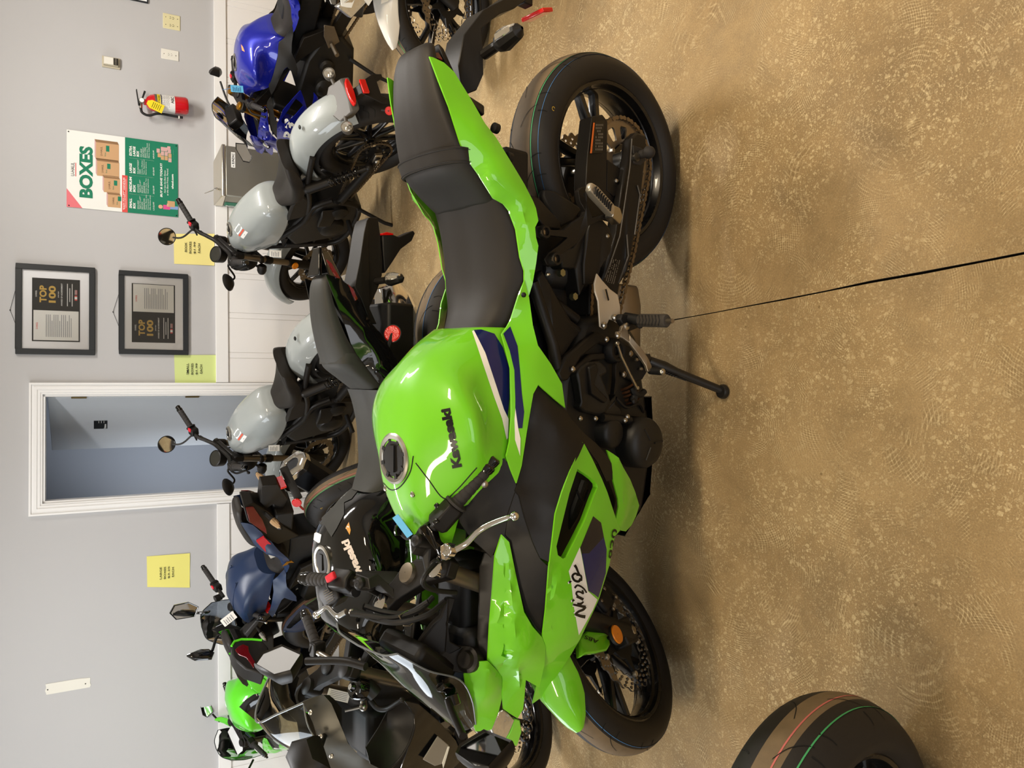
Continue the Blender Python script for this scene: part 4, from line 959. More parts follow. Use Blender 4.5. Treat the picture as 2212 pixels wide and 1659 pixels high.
plate('side_cover', HF, [(1160, 600, .125), (1172, 585, .13), (1190, 615, .13), (1230, 690, .13), (1252, 722, .125), (1240, 735, .13), (1206, 790, .14), (1197, 788, .14), (1192, 740, .13), (1175, 680, .125)], .02, BLACK, hero, bevel=.005, both=True)
m = MB(); 
for x, y, l in ((1209, 590, .12), (1236, 641, .12)): bolt(m, HF.L(x, y, l), r=.010, h=.012, n=6, dome=False)
m.build('frame_nut', mat('zinc nut', '#9c9c7c', .3, metal=.9), hero)
m = MB(); m.rings([[(.33 + .05 * math.cos(a) * r, .06 + .04 * math.sin(a) * r, z) for a in np.linspace(0, 2 * PI, 14)[:-1]] for z, r in ((.40, 1), (.44, 1.1), (.58, 1.0), (.60, .6))], False, True); m.build('rear_shock', ENG, hero)
fr1 = [(1204, 806, .155), (1222, 770, .155), (1238, 757, .155), (1262, 735, .15), (1288, 717, .145), (1305, 722, .145), (1316, 734, .145), (1316, 748, .145), (1296, 742, .145), (1288, 746, .148), (1256, 772, .155), (1240, 800, .158), (1228, 822, .158), (1214, 824, .158)]
plate('frame_bracket', HF, fr1, .02, BLACK, hero, bevel=.006)
plate('frame_bracket', HF, [(1228, 808, .155), (1246, 790, .155), (1274, 765, .15), (1308, 762, .15), (1310, 776, .15), (1284, 780, .15), (1262, 792, .155), (1244, 806, .158)], .02, BLACK, hero, bevel=.006)
m = MB()
for x, y in ((1310, 733), (1237, 797)): bolt(m, HF.L(x, y, .16), r=.0075)
m.build('bolt', STEEL, hero)
m = MB(); c = HF.L(1322, 758, .135); m.lathe([(.001, .008), (.011, .008), (.012, .016), (.019, .018), (.021, .022), (.028, .024), (.033, .018), (.036, 0)], c, (0, 1, 0), 28); m.build('pivot_cap', DARK, hero)
spc = [(1270, 782, .16), (1296, 780, .16), (1310, 792, .165), (1313, 806, .165), (1300, 812, .165), (1316, 852, .165), (1320, 868, .16), (1328, 858, .155), (1334, 850, .155), (1330, 872, .155), (1342, 882, .15), (1346, 900, .15), (1300, 900, .15), (1262, 890, .15), (1252, 880, .155), (1258, 868, .16), (1252, 830, .16), (1246, 806, .16), (1254, 794, .16)]
plate('sprocket_cover', HF, spc, .03, ENG, hero, bevel=.006)
for q in (((1272, 792, .167), (1290, 784, .167), (1294, 800, .168), (1285, 830, .168), (1315, 862, .165), (1308, 872, .165), (1278, 852, .166)), ((1330, 788, .158), (1334, 782, .158), (1338, 800, .158), (1334, 840, .156), (1326, 852, .156), (1330, 820, .158))):
    plate('cover_rib', HF, list(q), .014, BLACK, hero, bevel=.005)
plate('pedal_plate', HF, [(1318, 735, .14), (1352, 745, .14), (1378, 752, .15), (1396, 775, .155), (1400, 800, .155), (1388, 820, .15), (1370, 826, .145), (1352, 816, .14), (1336, 800, .14), (1330, 770, .14)], .012, DARK, hero, bevel=.003)
m = MB()
for x, y, r in ((1365, 746, .008), (1362, 764, .009), (1383, 773, .009), (1348, 809, .009), (1374, 777, .006), (1384, 797, .006)): bolt(m, HF.L(x, y, .157), r=r, n=6)
m.build('bolt', STEEL2, hero)
ac, an = HF.L(1376, 955, .15), np.array([0, 1.0, 0])
m = MB(); m.lathe([(.001, .052), (.045, .05), (.062, .042), (.070, .03), (.072, 0), (.072, -.06)], ac, an, 40, mi=0)
for k in range(3):
    a = rd(25 + 120 * k); m.tube([ac + np.array([.012 * math.cos(a), .0525, .012 * math.sin(a)]), ac + np.array([.05 * math.cos(a), .0495, .05 * math.sin(a)])], .003, 6)
m.build('alternator_cover', ENG, hero, smooth=50)
m = MB(); m.lathe([(.001, .02), (.03, .02), (.042, .01), (.044, -.06)], HF.L(1318, 935, .15), an, 24); m.tube([HF.L(1300, 902, .155), HF.L(1330, 905, .155), HF.L(1360, 908, .155)], .012, 8); m.build('crankcase_cover', ENG, hero, smooth=50)
m = MB()
for x, y in ((1253, 904), (1286, 904), (1350, 908), (1355, 900)): bolt(m, HF.L(x, y, .168), r=.007)
m.build('bolt', STEEL, hero)
m = MB(); cc = HF.L(1353, 840, .12)
for k in range(5): m.lathe([(.03, -.004), (.034, 0), (.03, .004)], cc + np.array([-.012 + .01 * k, 0, .01 - .006 * k]), (.85, 0, -.5), 16)
m.build('hose_spring', mat('copper brown spring', '#5a3a22', .4, metal=.6), hero)
m = MB(); m.tube(cr([HF.L(1365, 838, .15), HF.L(1372, 850, .155), HF.L(1384, 852, .155), HF.L(1392, 845, .155)], 5), .009, 8); m.tube([HF.L(1372, 850, .15), HF.L(1366, 868, .15)], .012, 8); bolt(m, HF.L(1369, 867, .16), r=.008); m.tube(cr([HF.L(1330, 860, .15), HF.L(1352, 880, .15), HF.L(1380, 872, .14), HF.L(1390, 890, .13)], 5), .005, 6); m.build('shift_arm', DARK, hero)
m = MB(); m.tube([HF.L(1334, 745, .178), HF.L(1342, 771, .176), HF.L(1372, 832, .17), HF.L(1377, 840, .168)], [.0032, .0042, .0045, .003], 8); m.ball(HF.L(1333, 742, .178), .007, 8); m.ball(HF.L(1376, 838, .168), .007, 8); m.build('shift_rod', STEEL, hero)
sl_ = [(1345, 704, .2), (1354, 697, .2), (1361, 704, .2), (1356, 716, .2), (1362, 725, .21), (1375, 740, .22), (1386, 752, .225), (1400, 772, .23), (1408, 790, .235), (1407, 802, .235), (1400, 803, .235), (1396, 790, .23), (1386, 775, .225), (1375, 760, .22), (1360, 740, .21), (1345, 730, .2), (1338, 728, .195), (1333, 724, .195), (1334, 716, .195), (1342, 716, .2)]
plate('shift_lever', HF, sl_, .009, STEEL2, hero, bevel=.002)
m = MB(); a, b = HF.L(1404, 801, .225), HF.L(1430, 803, .27); m.tube([a, b], .0095, 12, mi=0); m.ball(b, .0095, 10, 1); bolt(m, HF.L(1353, 705, .2), r=.010, mi=1); bolt(m, HF.L(1334, 725, .2), r=.008, mi=1); m.build('shift_peg', [DARK, STEEL], hero)
hg = [(1289.7, 590, .165), (1301, 605, .165), (1318, 624, .165), (1335, 636.5, .17), (1340, 660, .17), (1340, 681, .17), (1335, 699, .168), (1325, 692, .168), (1316, 690, .165), (1306.5, 712, .165), (1296, 706, .165), (1294, 680, .165), (1292, 651, .165), (1285, 630, .163), (1284, 612, .163)]
plate('heel_guard', HF, hg, .005, mat('champagne aluminium', '#c9beab', .42, metal=.45), hero, bevel=.002)
m = MB(); m.prism([HF.L(x, y, .1705) for x, y in ((1307, 625), (1310, 624), (1316, 648), (1313, 650))], (0, .0006, 0), 0); m.build('guard_slot', DARK, hero)
m = MB()
for x, y in ((1327.5, 686), (1305, 703)): bolt(m, HF.L(x, y, .171), r=.0085)
m.build('bolt', STEEL, hero)
a, b = HF.L(1384, 692, .225), HF.L(1441, 693, .33)
m = MB(); d = (b - a) / np.linalg.norm(b - a); L_ = np.linalg.norm(b - a); up = np.cross(d, [1, 0, 0]); up /= np.linalg.norm(up)
sec = lambda q, s: [q + np.array([1, 0, 0]) * .017 * x * s + up * .014 * y * s for x, y in ((-1, -.5), (-.5, -1), (.5, -1), (1, -.5), (1, .5), (.5, 1), (-.5, 1), (-1, .5))]
m.rings([sec(a, .95), sec(a + d * .006, 1), sec(b - d * .008, 1), sec(b, .82)], False, True, 0)
for k in range(7):
    q = a + d * (.01 + .0135 * k)
    for s in (1, -1): m.tube([q + up * .0142 * s - np.array([.014, 0, 0]), q + up * .0146 * s + d * .006, q + up * .0142 * s + np.array([.014, 0, 0])], .0016, 5, mi=1)
m.build('foot_peg', [mat('foot peg rubber', '#37322d', .7), DARK], hero, bevel=.002)
m = MB(); m.tube([HF.L(1350, 686, .17), a], .015, 10); m.tube([HF.L(1374, 695, .2), HF.L(1384, 704, .23)], .009, 8); m.prism([HF.L(x, y, .19) for x, y in ((1340, 690), (1345, 678), (1372, 680), (1380, 688), (1380, 708), (1360, 716), (1350, 706))], (0, -.02, 0)); m.build('peg_mount', DARK, hero, bevel=.003)
m = MB(); m.tube([b, b + d * .022], .006, 8); m.build('peg_feeler', STEEL2, hero)
# side stand on the floor
ft = (floor_pt(1566, 846) - HF.T) @ HF.R
st = HF.L(1402, 780, .16)
m = MB(); m.tube([st, st + (ft - st) * .2, st + (ft - st) * .35, st + (ft - st) * .94], [.014, .017, .0125, .0115], 12); m.prism([HF.L(x, y, .17) for x, y in ((1394, 768), (1404, 764), (1412, 790), (1404, 800), (1396, 790))], (0, -.02, 0))
nrm = HF.R.T @ ZV; q = ft + nrm * .012; m.lathe([(.001, .006), (.018, .006), (.021, 0), (.021, -.008), (.001, -.008)], q, nrm, 20); m.build('side_stand', mat('satin black steel', '#1c1a18', .4), hero)
m = MB(); a, b = HF.L(1432, 803, .19), HF.L(1482, 822, .22); d = b - a
m.tube([a + d * t_ + np.array([0, .006 * math.cos(60 * t_), .006 * math.sin(60 * t_)]) for t_ in np.linspace(0, .55, 70)], .0018, 5); m.tube([a + d * .55, b], .002, 5); m.build('stand_spring', DARK, hero)
# exhaust under the engine
m = MB(); m.rings([[(x, yy * s, zz) for yy, zz in ((-.07, .20), (-.05, .17), (.05, .17), (.075, .20), (.075, .26), (.05, .29), (-.05, .29), (-.07, .26))] for x, s in ((.34, .8), (.40, 1), (.66, 1), (.74, .7))], False, True); m.build('muffler', STEEL2, hero, bevel=.008)
m = MB()
for sg in (1, -1): m.tube(cr([(.70, sg * .03, .24), (.85, sg * .05, .20), (1.02, sg * .06, .24), (1.09, sg * .05, .42)], 6), .021, 12)
m.build('exhaust_pipe', STEEL2, hero)
m = MB(); m.box((1.03, 0, .60), (.04, .30, .30), np.array([[math.cos(.25), 0, -math.sin(.25)], [0, 1, 0], [math.sin(.25), 0, math.cos(.25)]])); m.build('radiator', mat('dark radiator fins', '#1b1a19', .5, bump=.8, bscale=400), hero)
m = MB()
for z in (.62, .66, .70): m.tube([HF.L(1262, 1040 + (z - .62) * 300, .17), HF.L(1240, 1100 + (z - .62) * 200, .17), HF.L(1225, 1140, .16)], .012, 8)
m.tube(cr([HF.L(1246, 1060, .2), HF.L(1260, 1085, .2), HF.L(1272, 1058, .2)], 5), .004, 6); m.build('hose', DARK, hero)

# ---- fuel tank with the ignition cover running down to the clamp
ST = [(.492, [(0, .838), (.05, .838), (.095, .825), (.118, .79), (.122, .765)]),
      (.53, [(0, .905), (.05, .902), (.10, .875), (.128, .825), (.140, .775)]),
      (.575, [(0, .957), (.055, .95), (.108, .915), (.138, .85), (.156, .785)]),
      (.63, [(0, .992), (.07, .982), (.155, .94), (.150, .86), (.168, .786)]),
      (.69, [(0, 1.006), (.09, .996), (.192, .94), (.178, .865), (.180, .790)]),
      (.75, [(0, 1.010), (.09, 1.0), (.196, .935), (.195, .875), (.188, .806)]),
      (.81, [(0, 1.008), (.08, .996), (.172, .925), (.190, .88), (.196, .835)]),
      (.87, [(0, 1.004), (.07, .99), (.128, .945), (.150, .915), (.165, .885)]),
      (.93, [(0, .985), (.055, .974), (.092, .945), (.105, .92), (.112, .895)]),
      (.985, [(0, .952), (.045, .944), (.066, .922), (.072, .905), (.074, .885)]),
      (1.02, [(0, .918), (.03, .914), (.045, .900), (.048, .89), (.048, .875)])]
TV, TQ = loft_body(ST, 6, 6); TT = tri(TQ)
tank = MB().add(TV, TQ, 0)
def tdec(poly, mi, off=.0007): dv, dt_ = decal_faces(HF, TV, TT, poly, off); tank.add(dv, dt_, mi)
tdec([(1022, 713), (1040, 712), (1068, 721), (1086, 750), (1100, 795), (1100, 862), (1096, 905), (1086, 885), (1068, 830), (1046, 765)], 1)
tdec([(1020, 716), (1024, 714), (1048, 762), (1070, 828), (1088, 884), (1098, 905), (1097, 945), (1094, 950), (1084, 905), (1066, 855), (1046, 795)], 2, .001)
tank.build('fuel_tank', [GREEN, NAVY, WHITE], hero, smooth=60)
tankb = bpy.data.objects['fuel_tank']
text_on('lettering', HF, (TV, TT), 'Kawasaki', (997, 1008), (971, 881), 20, BLKD, tankb, bold=.055)
ln = MB(); bv = BVHTree.FromPolygons([Vector(p) for p in TV], TT)
for q in (((898, 1000), (925, 1035), (958, 1076), (985, 1060), (1030, 1010)), ((826, 1040), (845, 1058), (866, 1050), (886, 1020), (893, 985))):
    P = [cast(HF, bv, x, y, .0004) for x, y in [tuple(p[:2]) for p in cr([(a, b, 0) for a, b in q], 6)]]; ln.tube([p for p in P if p is not None], .0014, 6)
ln.build('panel_seam', DARK, tankb)
cc = HF.L(853, 990, 0.0); cn = np.array([.02, 0, 1.0]); cc = np.array([cc[0], 0, 1.004])
m = MB(); m.lathe([(.058, -.006), (.060, .004), (.055, .007), (.046, .006), (.044, .002), (.044, -.006)], cc, cn, 48, mi=0)
m.lathe([(.001, .006), (.040, .006), (.044, .002)], cc, cn, 48, mi=1); m.box(cc + [.0, 0, .008], (.062, .022, .006), mi=1)
for k in range(8):
    a = 2 * PI * k / 8 + .3; m.box(cc + [.043 * math.cos(a), .043 * math.sin(a), .004], (.012, .009, .006), np.array([[math.cos(a), -math.sin(a), 0], [math.sin(a), math.cos(a), 0], [0, 0, 1]]), 1)
m.build('fuel_cap', [STEEL, BLACK], tankb, smooth=30)
m = MB(); bolt(m, cast(HF, bv, 891, 1068, 0), (0, 0, 1), .007, .004); bolt(m, cast(HF, bv, 891, 1068, 0) * [1, -1, 1], (0, 0, 1), .007, .004); m.build('bolt', STEEL, hero)
# ---- seats
SS = [(.185, [(0, .822), (.06, .826), (.11, .815), (.132, .79), (.134, .755)]), (.23, [(0, .805), (.06, .808), (.115, .795), (.143, .762), (.146, .73)]), (.30, [(0, .788), (.06, .79), (.12, .776), (.150, .742), (.152, .715)]),
      (.38, [(0, .782), (.06, .783), (.118, .77), (.146, .738), (.148, .715)]), (.44, [(0, .792), (.055, .792), (.10, .778), (.128, .748), (.132, .725)]), (.49, [(0, .815), (.05, .813), (.085, .80), (.108, .772), (.115, .745)]), (.515, [(0, .832), (.04, .830), (.07, .815), (.094, .785), (.10, .76)])]
V, Q = loft_body(SS, 6, 6); MB().add(V, Q).build('rider_seat', VINYL, hero, smooth=60)
PS = [(-.162, [(0, .952), (.02, .952), (.036, .950), (.042, .944), (.042, .938)]), (-.145, [(0, .972), (.04, .970), (.058, .964), (.066, .956), (.066, .948)]), (-.10, [(0, .980), (.04, .977), (.068, .970), (.079, .960), (.080, .948)]), (-.02, [(0, .972), (.05, .969), (.085, .958), (.096, .945), (.097, .928)]),
      (.06, [(0, .952), (.055, .948), (.102, .935), (.114, .917), (.115, .893)]), (.11, [(0, .936), (.065, .930), (.114, .910), (.127, .880), (.127, .845)]), (.135, [(0, .92), (.065, .914), (.113, .89), (.128, .855), (.128, .82)]), (.17, [(0, .862), (.06, .86), (.108, .848), (.126, .82), (.127, .79)]), (.198, [(0, .818), (.055, .82), (.098, .812), (.118, .790), (.122, .77)])]
V, Q = loft_body(PS, 6, 6); MB().add(V, Q).build('passenger_seat', VINYL, hero, smooth=60)
m = MB(); 
for X0, X1, e in ((.088, .122, .0035),):
    hp_ = lambda o, X: cr([(X, y * (1 + o / .1), z + o) for y, z in [(0, .9435 - (X - .09) * .34), (.064, .9385 - (X - .09) * .36), (.113, .921 - (X - .09) * .45), (.1255, .893 - (X - .09) * .6), (.1262, .858 - (X - .09) * .6)]], 6)
    R_ = []
    for X in (X0, X1):
        h_ = hp_(e, X); R_.append([p * [1, -1, 1] for p in h_[:0:-1]] + h_)
    m.rings(R_, False, False, 0, loop=False); m.rings([[p - [0, 0, .006] for p in R_[0]], R_[0]], False, False, 0, loop=False); m.rings([R_[1], [p - [0, 0, .006] for p in R_[1]]], False, False, 0, loop=False)
    for X in (X0 + .004, X1 - .004): h_ = hp_(e + .0008, X); m.tube([p * [1, -1, 1] for p in h_[:0:-1]] + h_, .0008, 4)
m.build('seat_strap', VINYL, hero, smooth=60)
m = MB(); bolt(m, HF.L(1131, 637, .172), r=.006); m.build('bolt', DARK, hero)
# ---- bodywork
tail = [(928, 122, .088), (948, 175, .10), (970, 231, .11), (995, 310, .122), (1010, 343, .126), (1031, 372, .131), (1066, 428, .137), (1088, 440, .145), (1100, 455, .15), (1115, 495, .154), (1124, 556, .156), (1133, 585, .156), (1133, 607, .156), (1142, 640, .16), (1150, 615, .168), (1158, 570, .176), (1163, 531, .182), (1158, 513, .182), (1156, 491, .182), (1163, 477, .185), (1158, 450, .184), (1151, 433, .182), (1133, 398, .175), (1115, 368, .168), (1092, 330, .155), (1071, 296, .14), (1048, 267, .13), (1021, 220, .116), (981, 155, .10), (959, 135, .095), (936, 124, .089)]
panel('tail_fairing', HF, tail, GREEN, hero, lam=6e-4, creases=([(1047, 274, .142), (1055, 325, .152), (1055, 377, .158)], [(1060, 385, .158), (1100, 418, .172), (1125, 440, .178), (1140, 500, .178)]), step=.013, roll=0)
sp = [(1134, 605, .158), (1143, 643, .162), (1151, 702, .178), (1162, 746, .192), (1190, 786, .208), (1214, 829, .222), (1221, 881, .228), (1198, 862, .224), (1163, 831, .212), (1152, 851, .212), (1138, 934, .214), (1127, 1006, .214), (1116, 1044, .212), (1104, 1015, .208), (1094, 985, .205), (1101, 955, .202), (1105, 900, .198), (1105, 862, .193), (1103, 796, .178), (1092, 750, .16), (1084, 722, .142), (1096, 705, .142), (1104, 690, .145), (1120, 640, .155)]
panel('side_panel', HF, sp, [GREEN, NAVY, WHITE], hero, inner=((1145, 790, .198), (1150, 745, .186), (1125, 900, .208)), step=.013, roll=0,
      decals=(([(1087, 721), (1102, 705), (1118, 748), (1123, 800), (1127, 850), (1132, 890), (1128, 925), (1118, 925), (1113, 880), (1113, 862), (1111, 800), (1101, 758)], 1), ([(1113, 882), (1119, 925), (1124, 948), (1123, 985), (1112, 950), (1111, 905)], 2, .0012)))
blk = [(1163, 833, .206), (1180, 848, .212), (1200, 866, .218), (1221, 884, .222), (1234, 905, .226), (1261, 935, .232), (1290, 960, .234), (1312, 985, .232), (1321, 1001, .23), (1325, 1035, .228), (1310, 1040, .236), (1292, 1000, .242), (1262, 958, .25), (1250, 985, .254), (1231, 1018, .258), (1214, 1070, .26), (1200, 1110, .262), (1194, 1160, .262), (1186, 1214, .262), (1167, 1205, .246), (1158, 1186, .24), (1150, 1167, .236), (1135, 1120, .226), (1122, 1071, .216), (1114, 1062, .212), (1117, 1044, .207), (1128, 1006, .209), (1139, 934, .209), (1153, 851, .207)]
panel('side_cowl', HF, blk, BLACK, hero, inner=((1180, 940, .226), (1200, 925, .236), (1160, 1050, .228), (1180, 1120, .246)), creases=([(1185, 860, .218), (1200, 915, .236), (1206, 945, .24)],), step=.014, roll=0)
blk2 = [(1113, 1064, .208), (1122, 1074, .212), (1150, 1170, .232), (1167, 1208, .24), (1184, 1224, .252), (1182, 1300, .236), (1173, 1371, .196), (1160, 1358, .196), (1134, 1316, .198), (1118, 1255, .195), (1104, 1170, .188), (1092, 1155, .186), (1098, 1110, .198)]
panel('side_cowl', HF, blk2, BLACK, hero, step=.014, roll=0)
inn = [(1090, 990, .198), (1103, 1015, .204), (1115, 1044, .207), (1113, 1062, .206), (1098, 1110, .196), (1090, 1155, .184), (1080, 1160, .18), (1062, 1205, .168), (1048, 1190, .15), (1020, 1165, .13), (995, 1130, .115), (985, 1095, .118), (992, 1072, .128), (1030, 1014, .168), (1070, 995, .19)]
panel('inner_cover', HF, inn, BLACK, hero, step=.014, roll=0)
bolt(m := MB(), HF.L(1047, 1046, .178), (0, 1, .4), .008, .004); m.build('bolt', STEEL, hero)
up = [(1084, 1155, .184), (1100, 1171, .19), (1118, 1258, .2), (1132, 1322, .205), (1150, 1353, .205), (1171, 1377, .20), (1179, 1397, .196), (1176, 1437, .18), (1165, 1485, .15), (1150, 1477, .148), (1136, 1469, .146), (1133, 1505, .13), (1130, 1532, .112), (1118, 1552, .10), (1102, 1542, .098), (1088, 1532, .095), (1086, 1500, .112), (1085, 1462, .124), (1070, 1442, .132), (1054, 1427, .135), (1058, 1350, .15), (1064, 1278, .162), (1070, 1199, .175)]
panel('upper_fairing', HF, up, GREEN, hero, lam=8e-4, creases=([(1094, 1180, .19), (1090, 1260, .19), (1088, 1380, .17), (1086, 1455, .135)], [(1100, 1240, .197), (1110, 1330, .205), (1118, 1420, .185), (1124, 1500, .13)]), inner=((1145, 1420, .192),), step=.012, roll=0)
ns = [(1085, 1462, .122), (1086, 1500, .108), (1078, 1535, .090), (1062, 1576, .068), (1045, 1579, .056), (1028, 1580, .045), (1012, 1520, .076), (1003, 1457, .10), (1009, 1445, .108), (1016, 1433, .118), (1036, 1429, .132), (1054, 1428, .14), (1070, 1444, .132)]
panel('nose_cowl', HF, ns, GREEN, hero, creases=([(1018, 1436, .122), (1058, 1455, .142), (1083, 1470, .128)],), inner=((1045, 1510, .108),), step=.011, roll=0)
low = [(1258, 955, .248), (1262, 958, .249), (1281, 994, .252), (1300, 1034, .255), (1312, 1063, .258), (1330.5, 1120, .258), (1335, 1132, .257), (1340, 1145, .255), (1328, 1159, .262), (1316, 1222, .262), (1294, 1294, .25), (1283, 1318, .243), (1253, 1381, .21), (1230, 1420, .18), (1205, 1457, .146), (1173, 1504, .105), (1151, 1520, .092), (1159, 1487, .122), (1175, 1437, .168), (1180, 1397, .198), (1172, 1376, .202), (1179, 1318, .234), (1186, 1226, .264), (1193, 1171, .265), (1200, 1110, .265), (1214, 1064, .262), (1231, 1018, .26)]
hole = [(1247.5, 1013, .256), (1256, 1019, .256), (1269, 1027, .257), (1282, 1037, .258), (1290, 1046, .258), (1291, 1053, .258), (1281, 1078, .262), (1264, 1124, .266), (1243, 1166, .268), (1223, 1204, .268), (1216, 1207, .267), (1205, 1199, .266), (1202, 1180, .266), (1213, 1135, .265), (1230, 1066, .26)]
panel('lower_fairing', HF, low, [GREEN, NAVY, WHITE, NAVYD], hero, holes=(hole,), creases=([(1196, 1215, .264), (1186, 1320, .234), (1196, 1390, .206)],), inner=((1240, 1280, .262), (1300, 1130, .266), (1225, 1340, .236)), step=.014, roll=0,
      decals=(([(1281, 1115), (1298, 1129), (1304, 1160), (1272, 1195), (1256, 1196), (1253, 1183)], 3), ([(1272, 1195), (1304, 1160), (1310, 1187), (1308, 1238), (1292, 1291), (1284, 1284), (1270.7, 1276), (1256, 1196)], 1), ([(1252, 1182), (1256, 1200), (1270, 1277), (1290, 1295), (1280, 1318), (1250, 1372), (1240, 1315), (1233, 1254), (1228, 1234)], 2)))
def brush(strokes, w, m_, off, name):
    bvl = BVHTree.FromPolygons([Vector(p) for p in ob_surf['lower_fairing'][0]], [tuple(t) for t in ob_surf['lower_fairing'][1]]); mb = MB()
    for pts, w0, w1 in strokes:
        q = [np.array([1080 + p[0] / 5.53, 1200 + p[1] / 5.53]) for p in cr([(x, y, 0) for x, y in pts], 6)] if len(pts) > 1 else []
        P2, n = [], len(q)
        for i in range(n):
            t = q[min(i + 1, n - 1)] - q[max(i - 1, 0)]; t /= np.linalg.norm(t) + 1e-9; nn = np.array([-t[1], t[0]]); ww = (w0 + (w1 - w0) * i / (n - 1)) * .5 / 5.53 + w
            P2 += [q[i] + nn * ww, q[i] - nn * ww]
        fs = [(2 * i, 2 * i + 1, 2 * i + 3, 2 * i + 2) for i in range(n - 1)]
        dv, df = drop(HF, bvl, [tuple(p) for p in P2], fs, off); mb.add(dv, df)
    return mb.build(name, m_, hero)
NJ = [([(1012, 726), (955, 716), (893, 694)], 30, 20), ([(890, 698), (930, 664), (985, 640), (1014, 606)], 14, 22), ([(1016, 610), (950, 596), (866, 578)], 26, 14),
      ([(874, 540), (862, 520)], 26, 14), ([(915, 572), (958, 570), (990, 545)], 22, 10), ([(908, 482), (950, 500), (988, 520)], 20, 24), ([(935, 492), (905, 455), (915, 428), (950, 430), (985, 448), (975, 408)], 12, 12),
      ([(838, 318), (822, 300)], 26, 14), ([(884, 384), (915, 352), (960, 366), (1000, 400), (1026, 440)], 14, 8), ([(936, 228), (890, 212), (858, 240), (880, 290), (930, 306), (955, 270)], 14, 20), ([(905, 225), (960, 240), (965, 300)], 16, 10), ([(884, 112), (905, 145), (925, 195), (945, 230)], 22, 10)]
brush(NJ, 3.4, WHITE, .0018, 'lettering_outline'); brush(NJ, 0.9, BLKD, .0026, 'lettering')
text_on('lettering', HF, ob_surf['lower_fairing'], '650', (1313, 1206), (1322, 1142), -11, BLKD, hero, bold=.01, off=.0022)
# intake lip set back inside the opening
m = MB(); hp3 = HF.Ls(hole); inn3 = [p * [1, 1, 1] + np.array([0, -.016, 0]) for p in hp3]; m.rings([hp3, inn3], False, False); m.build('intake_lip', GREEN, hero); m = MB(); m.rings([mir(hp3), mir(inn3)], False, False); m.build('intake_lip', GREEN, hero)
bel = [(1311, 972, .215), (1324, 980, .22), (1336.7, 989, .225), (1346, 1009, .226), (1361, 1035, .22), (1372, 1062, .21), (1381, 1092, .196), (1374, 1115, .2), (1364, 1135, .206), (1352, 1148, .215), (1341, 1146, .228), (1334, 1132, .238), (1331, 1121, .238), (1336, 1095, .236), (1335, 1078, .234), (1325, 1040, .232), (1321, 1001, .225)]
panel('belly_fairing', HF, bel, GREEN, hero, creases=([(1336.7, 989, .228), (1343, 1050, .238), (1347, 1110, .238), (1340, 1135, .238)],), step=.012, roll=0)
# lower inner duct and dark backing behind the openings
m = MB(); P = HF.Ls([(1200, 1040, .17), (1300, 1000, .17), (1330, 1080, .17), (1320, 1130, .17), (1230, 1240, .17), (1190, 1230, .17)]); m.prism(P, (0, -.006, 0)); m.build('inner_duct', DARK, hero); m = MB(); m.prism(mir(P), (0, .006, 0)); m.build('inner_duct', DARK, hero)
m = MB(); m.rings([[(x, yy, z) for x, z in ((.66, .215), (.80, .20), (.95, .215), (1.06, .33), (1.0, .31), (.72, .25))] for yy in (-.10, -.14, .14, .10)], False, True); m.build('belly_pan', GLOSS, hero, bevel=.01)
# ---- headlight, screen, mirrors, dash
hl = [(1062, 1577, .066), (1078, 1538, .09), (1087, 1533, .096), (1100, 1543, .098), (1112, 1556, .096), (1100, 1585, .07), (1085, 1610, .045), (1070, 1606, .05)]
plate('headlight', HF, hl, .03, LENS, hero, bevel=.003, both=True)
plate('headlight_cowl', HF, [(1112, 1553, .094), (1124, 1556, .092), (1128, 1580, .075), (1118, 1612, .045), (1086, 1612, .043), (1102, 1584, .068)], .02, GREEN, hero, bevel=.003, both=True)
m = MB(); m.rings([[(X, s * w, z) for s, z in ((-1, z1), (-.6, z0), (.6, z0), (1, z1), (.8, z1 - .05), (-.8, z1 - .05))] for X, w, z0, z1 in ((1.34, .10, .80, .78), (1.44, .075, .77, .74), (1.52, .03, .74, .72))], False, True); m.build('nose_core', BLACK, hero, bevel=.01)
rows = [[(1.218, 0, 1.098), (1.216, .09, 1.092), (1.205, .13, 1.079)], [(1.29, 0, 1.026), (1.27, .098, 1.022), (1.262, .13, .998)], [(1.372, 0, .95), (1.335, .088, .958), (1.312, .118, .90)], [(1.44, 0, .876), (1.412, .062, .886), (1.378, .10, .848)], [(1.50, 0, .812), (1.488, .035, .808), (1.47, .055, .797)]]
cols = [cr([r[j] for r in rows], 6) for j in range(3)]
R_ = []
for i in range(len(cols[0])):
    h_ = cr([cols[j][i] for j in range(3)], 5); R_.append([p * [1, -1, 1] for p in h_[:0:-1]] + h_)
m = MB(); m.rings(R_, False, False, 0, loop=False); m.rings([[p - [0, 0, .0025] for p in r] for r in R_], False, False, 0, loop=False); scr = m.build('windscreen', SMOKE, hero, smooth=60)
m = MB(); m.tube(R_[0], .0024, 6); m.tube([r[-1] for r in R_], .002, 6); m.tube([r[0] for r in R_], .002, 6); m.build('screen_edge', mat('screen edge', '#6d7276', .15), hero)
hexm = [(-.062, .030), (-.03, .045), (.05, .042), (.066, .022), (.052, -.038), (-.045, -.046)]
mL, mR = HF.L(1045, 1617, .36), HF.L(606, 1424, -.37)
mirror_unit(hero, None, mL, aim(HF, mL, HF.R @ np.array([1.10, -.02, .93]) + HF.T), (.75, 0, .6), [(x * .96, y * .96) for x, y in hexm], .045, [HF.L(1000, 1590, .22), HF.L(975, 1535, .135), HF.L(968, 1512, .11)], rs=.009)
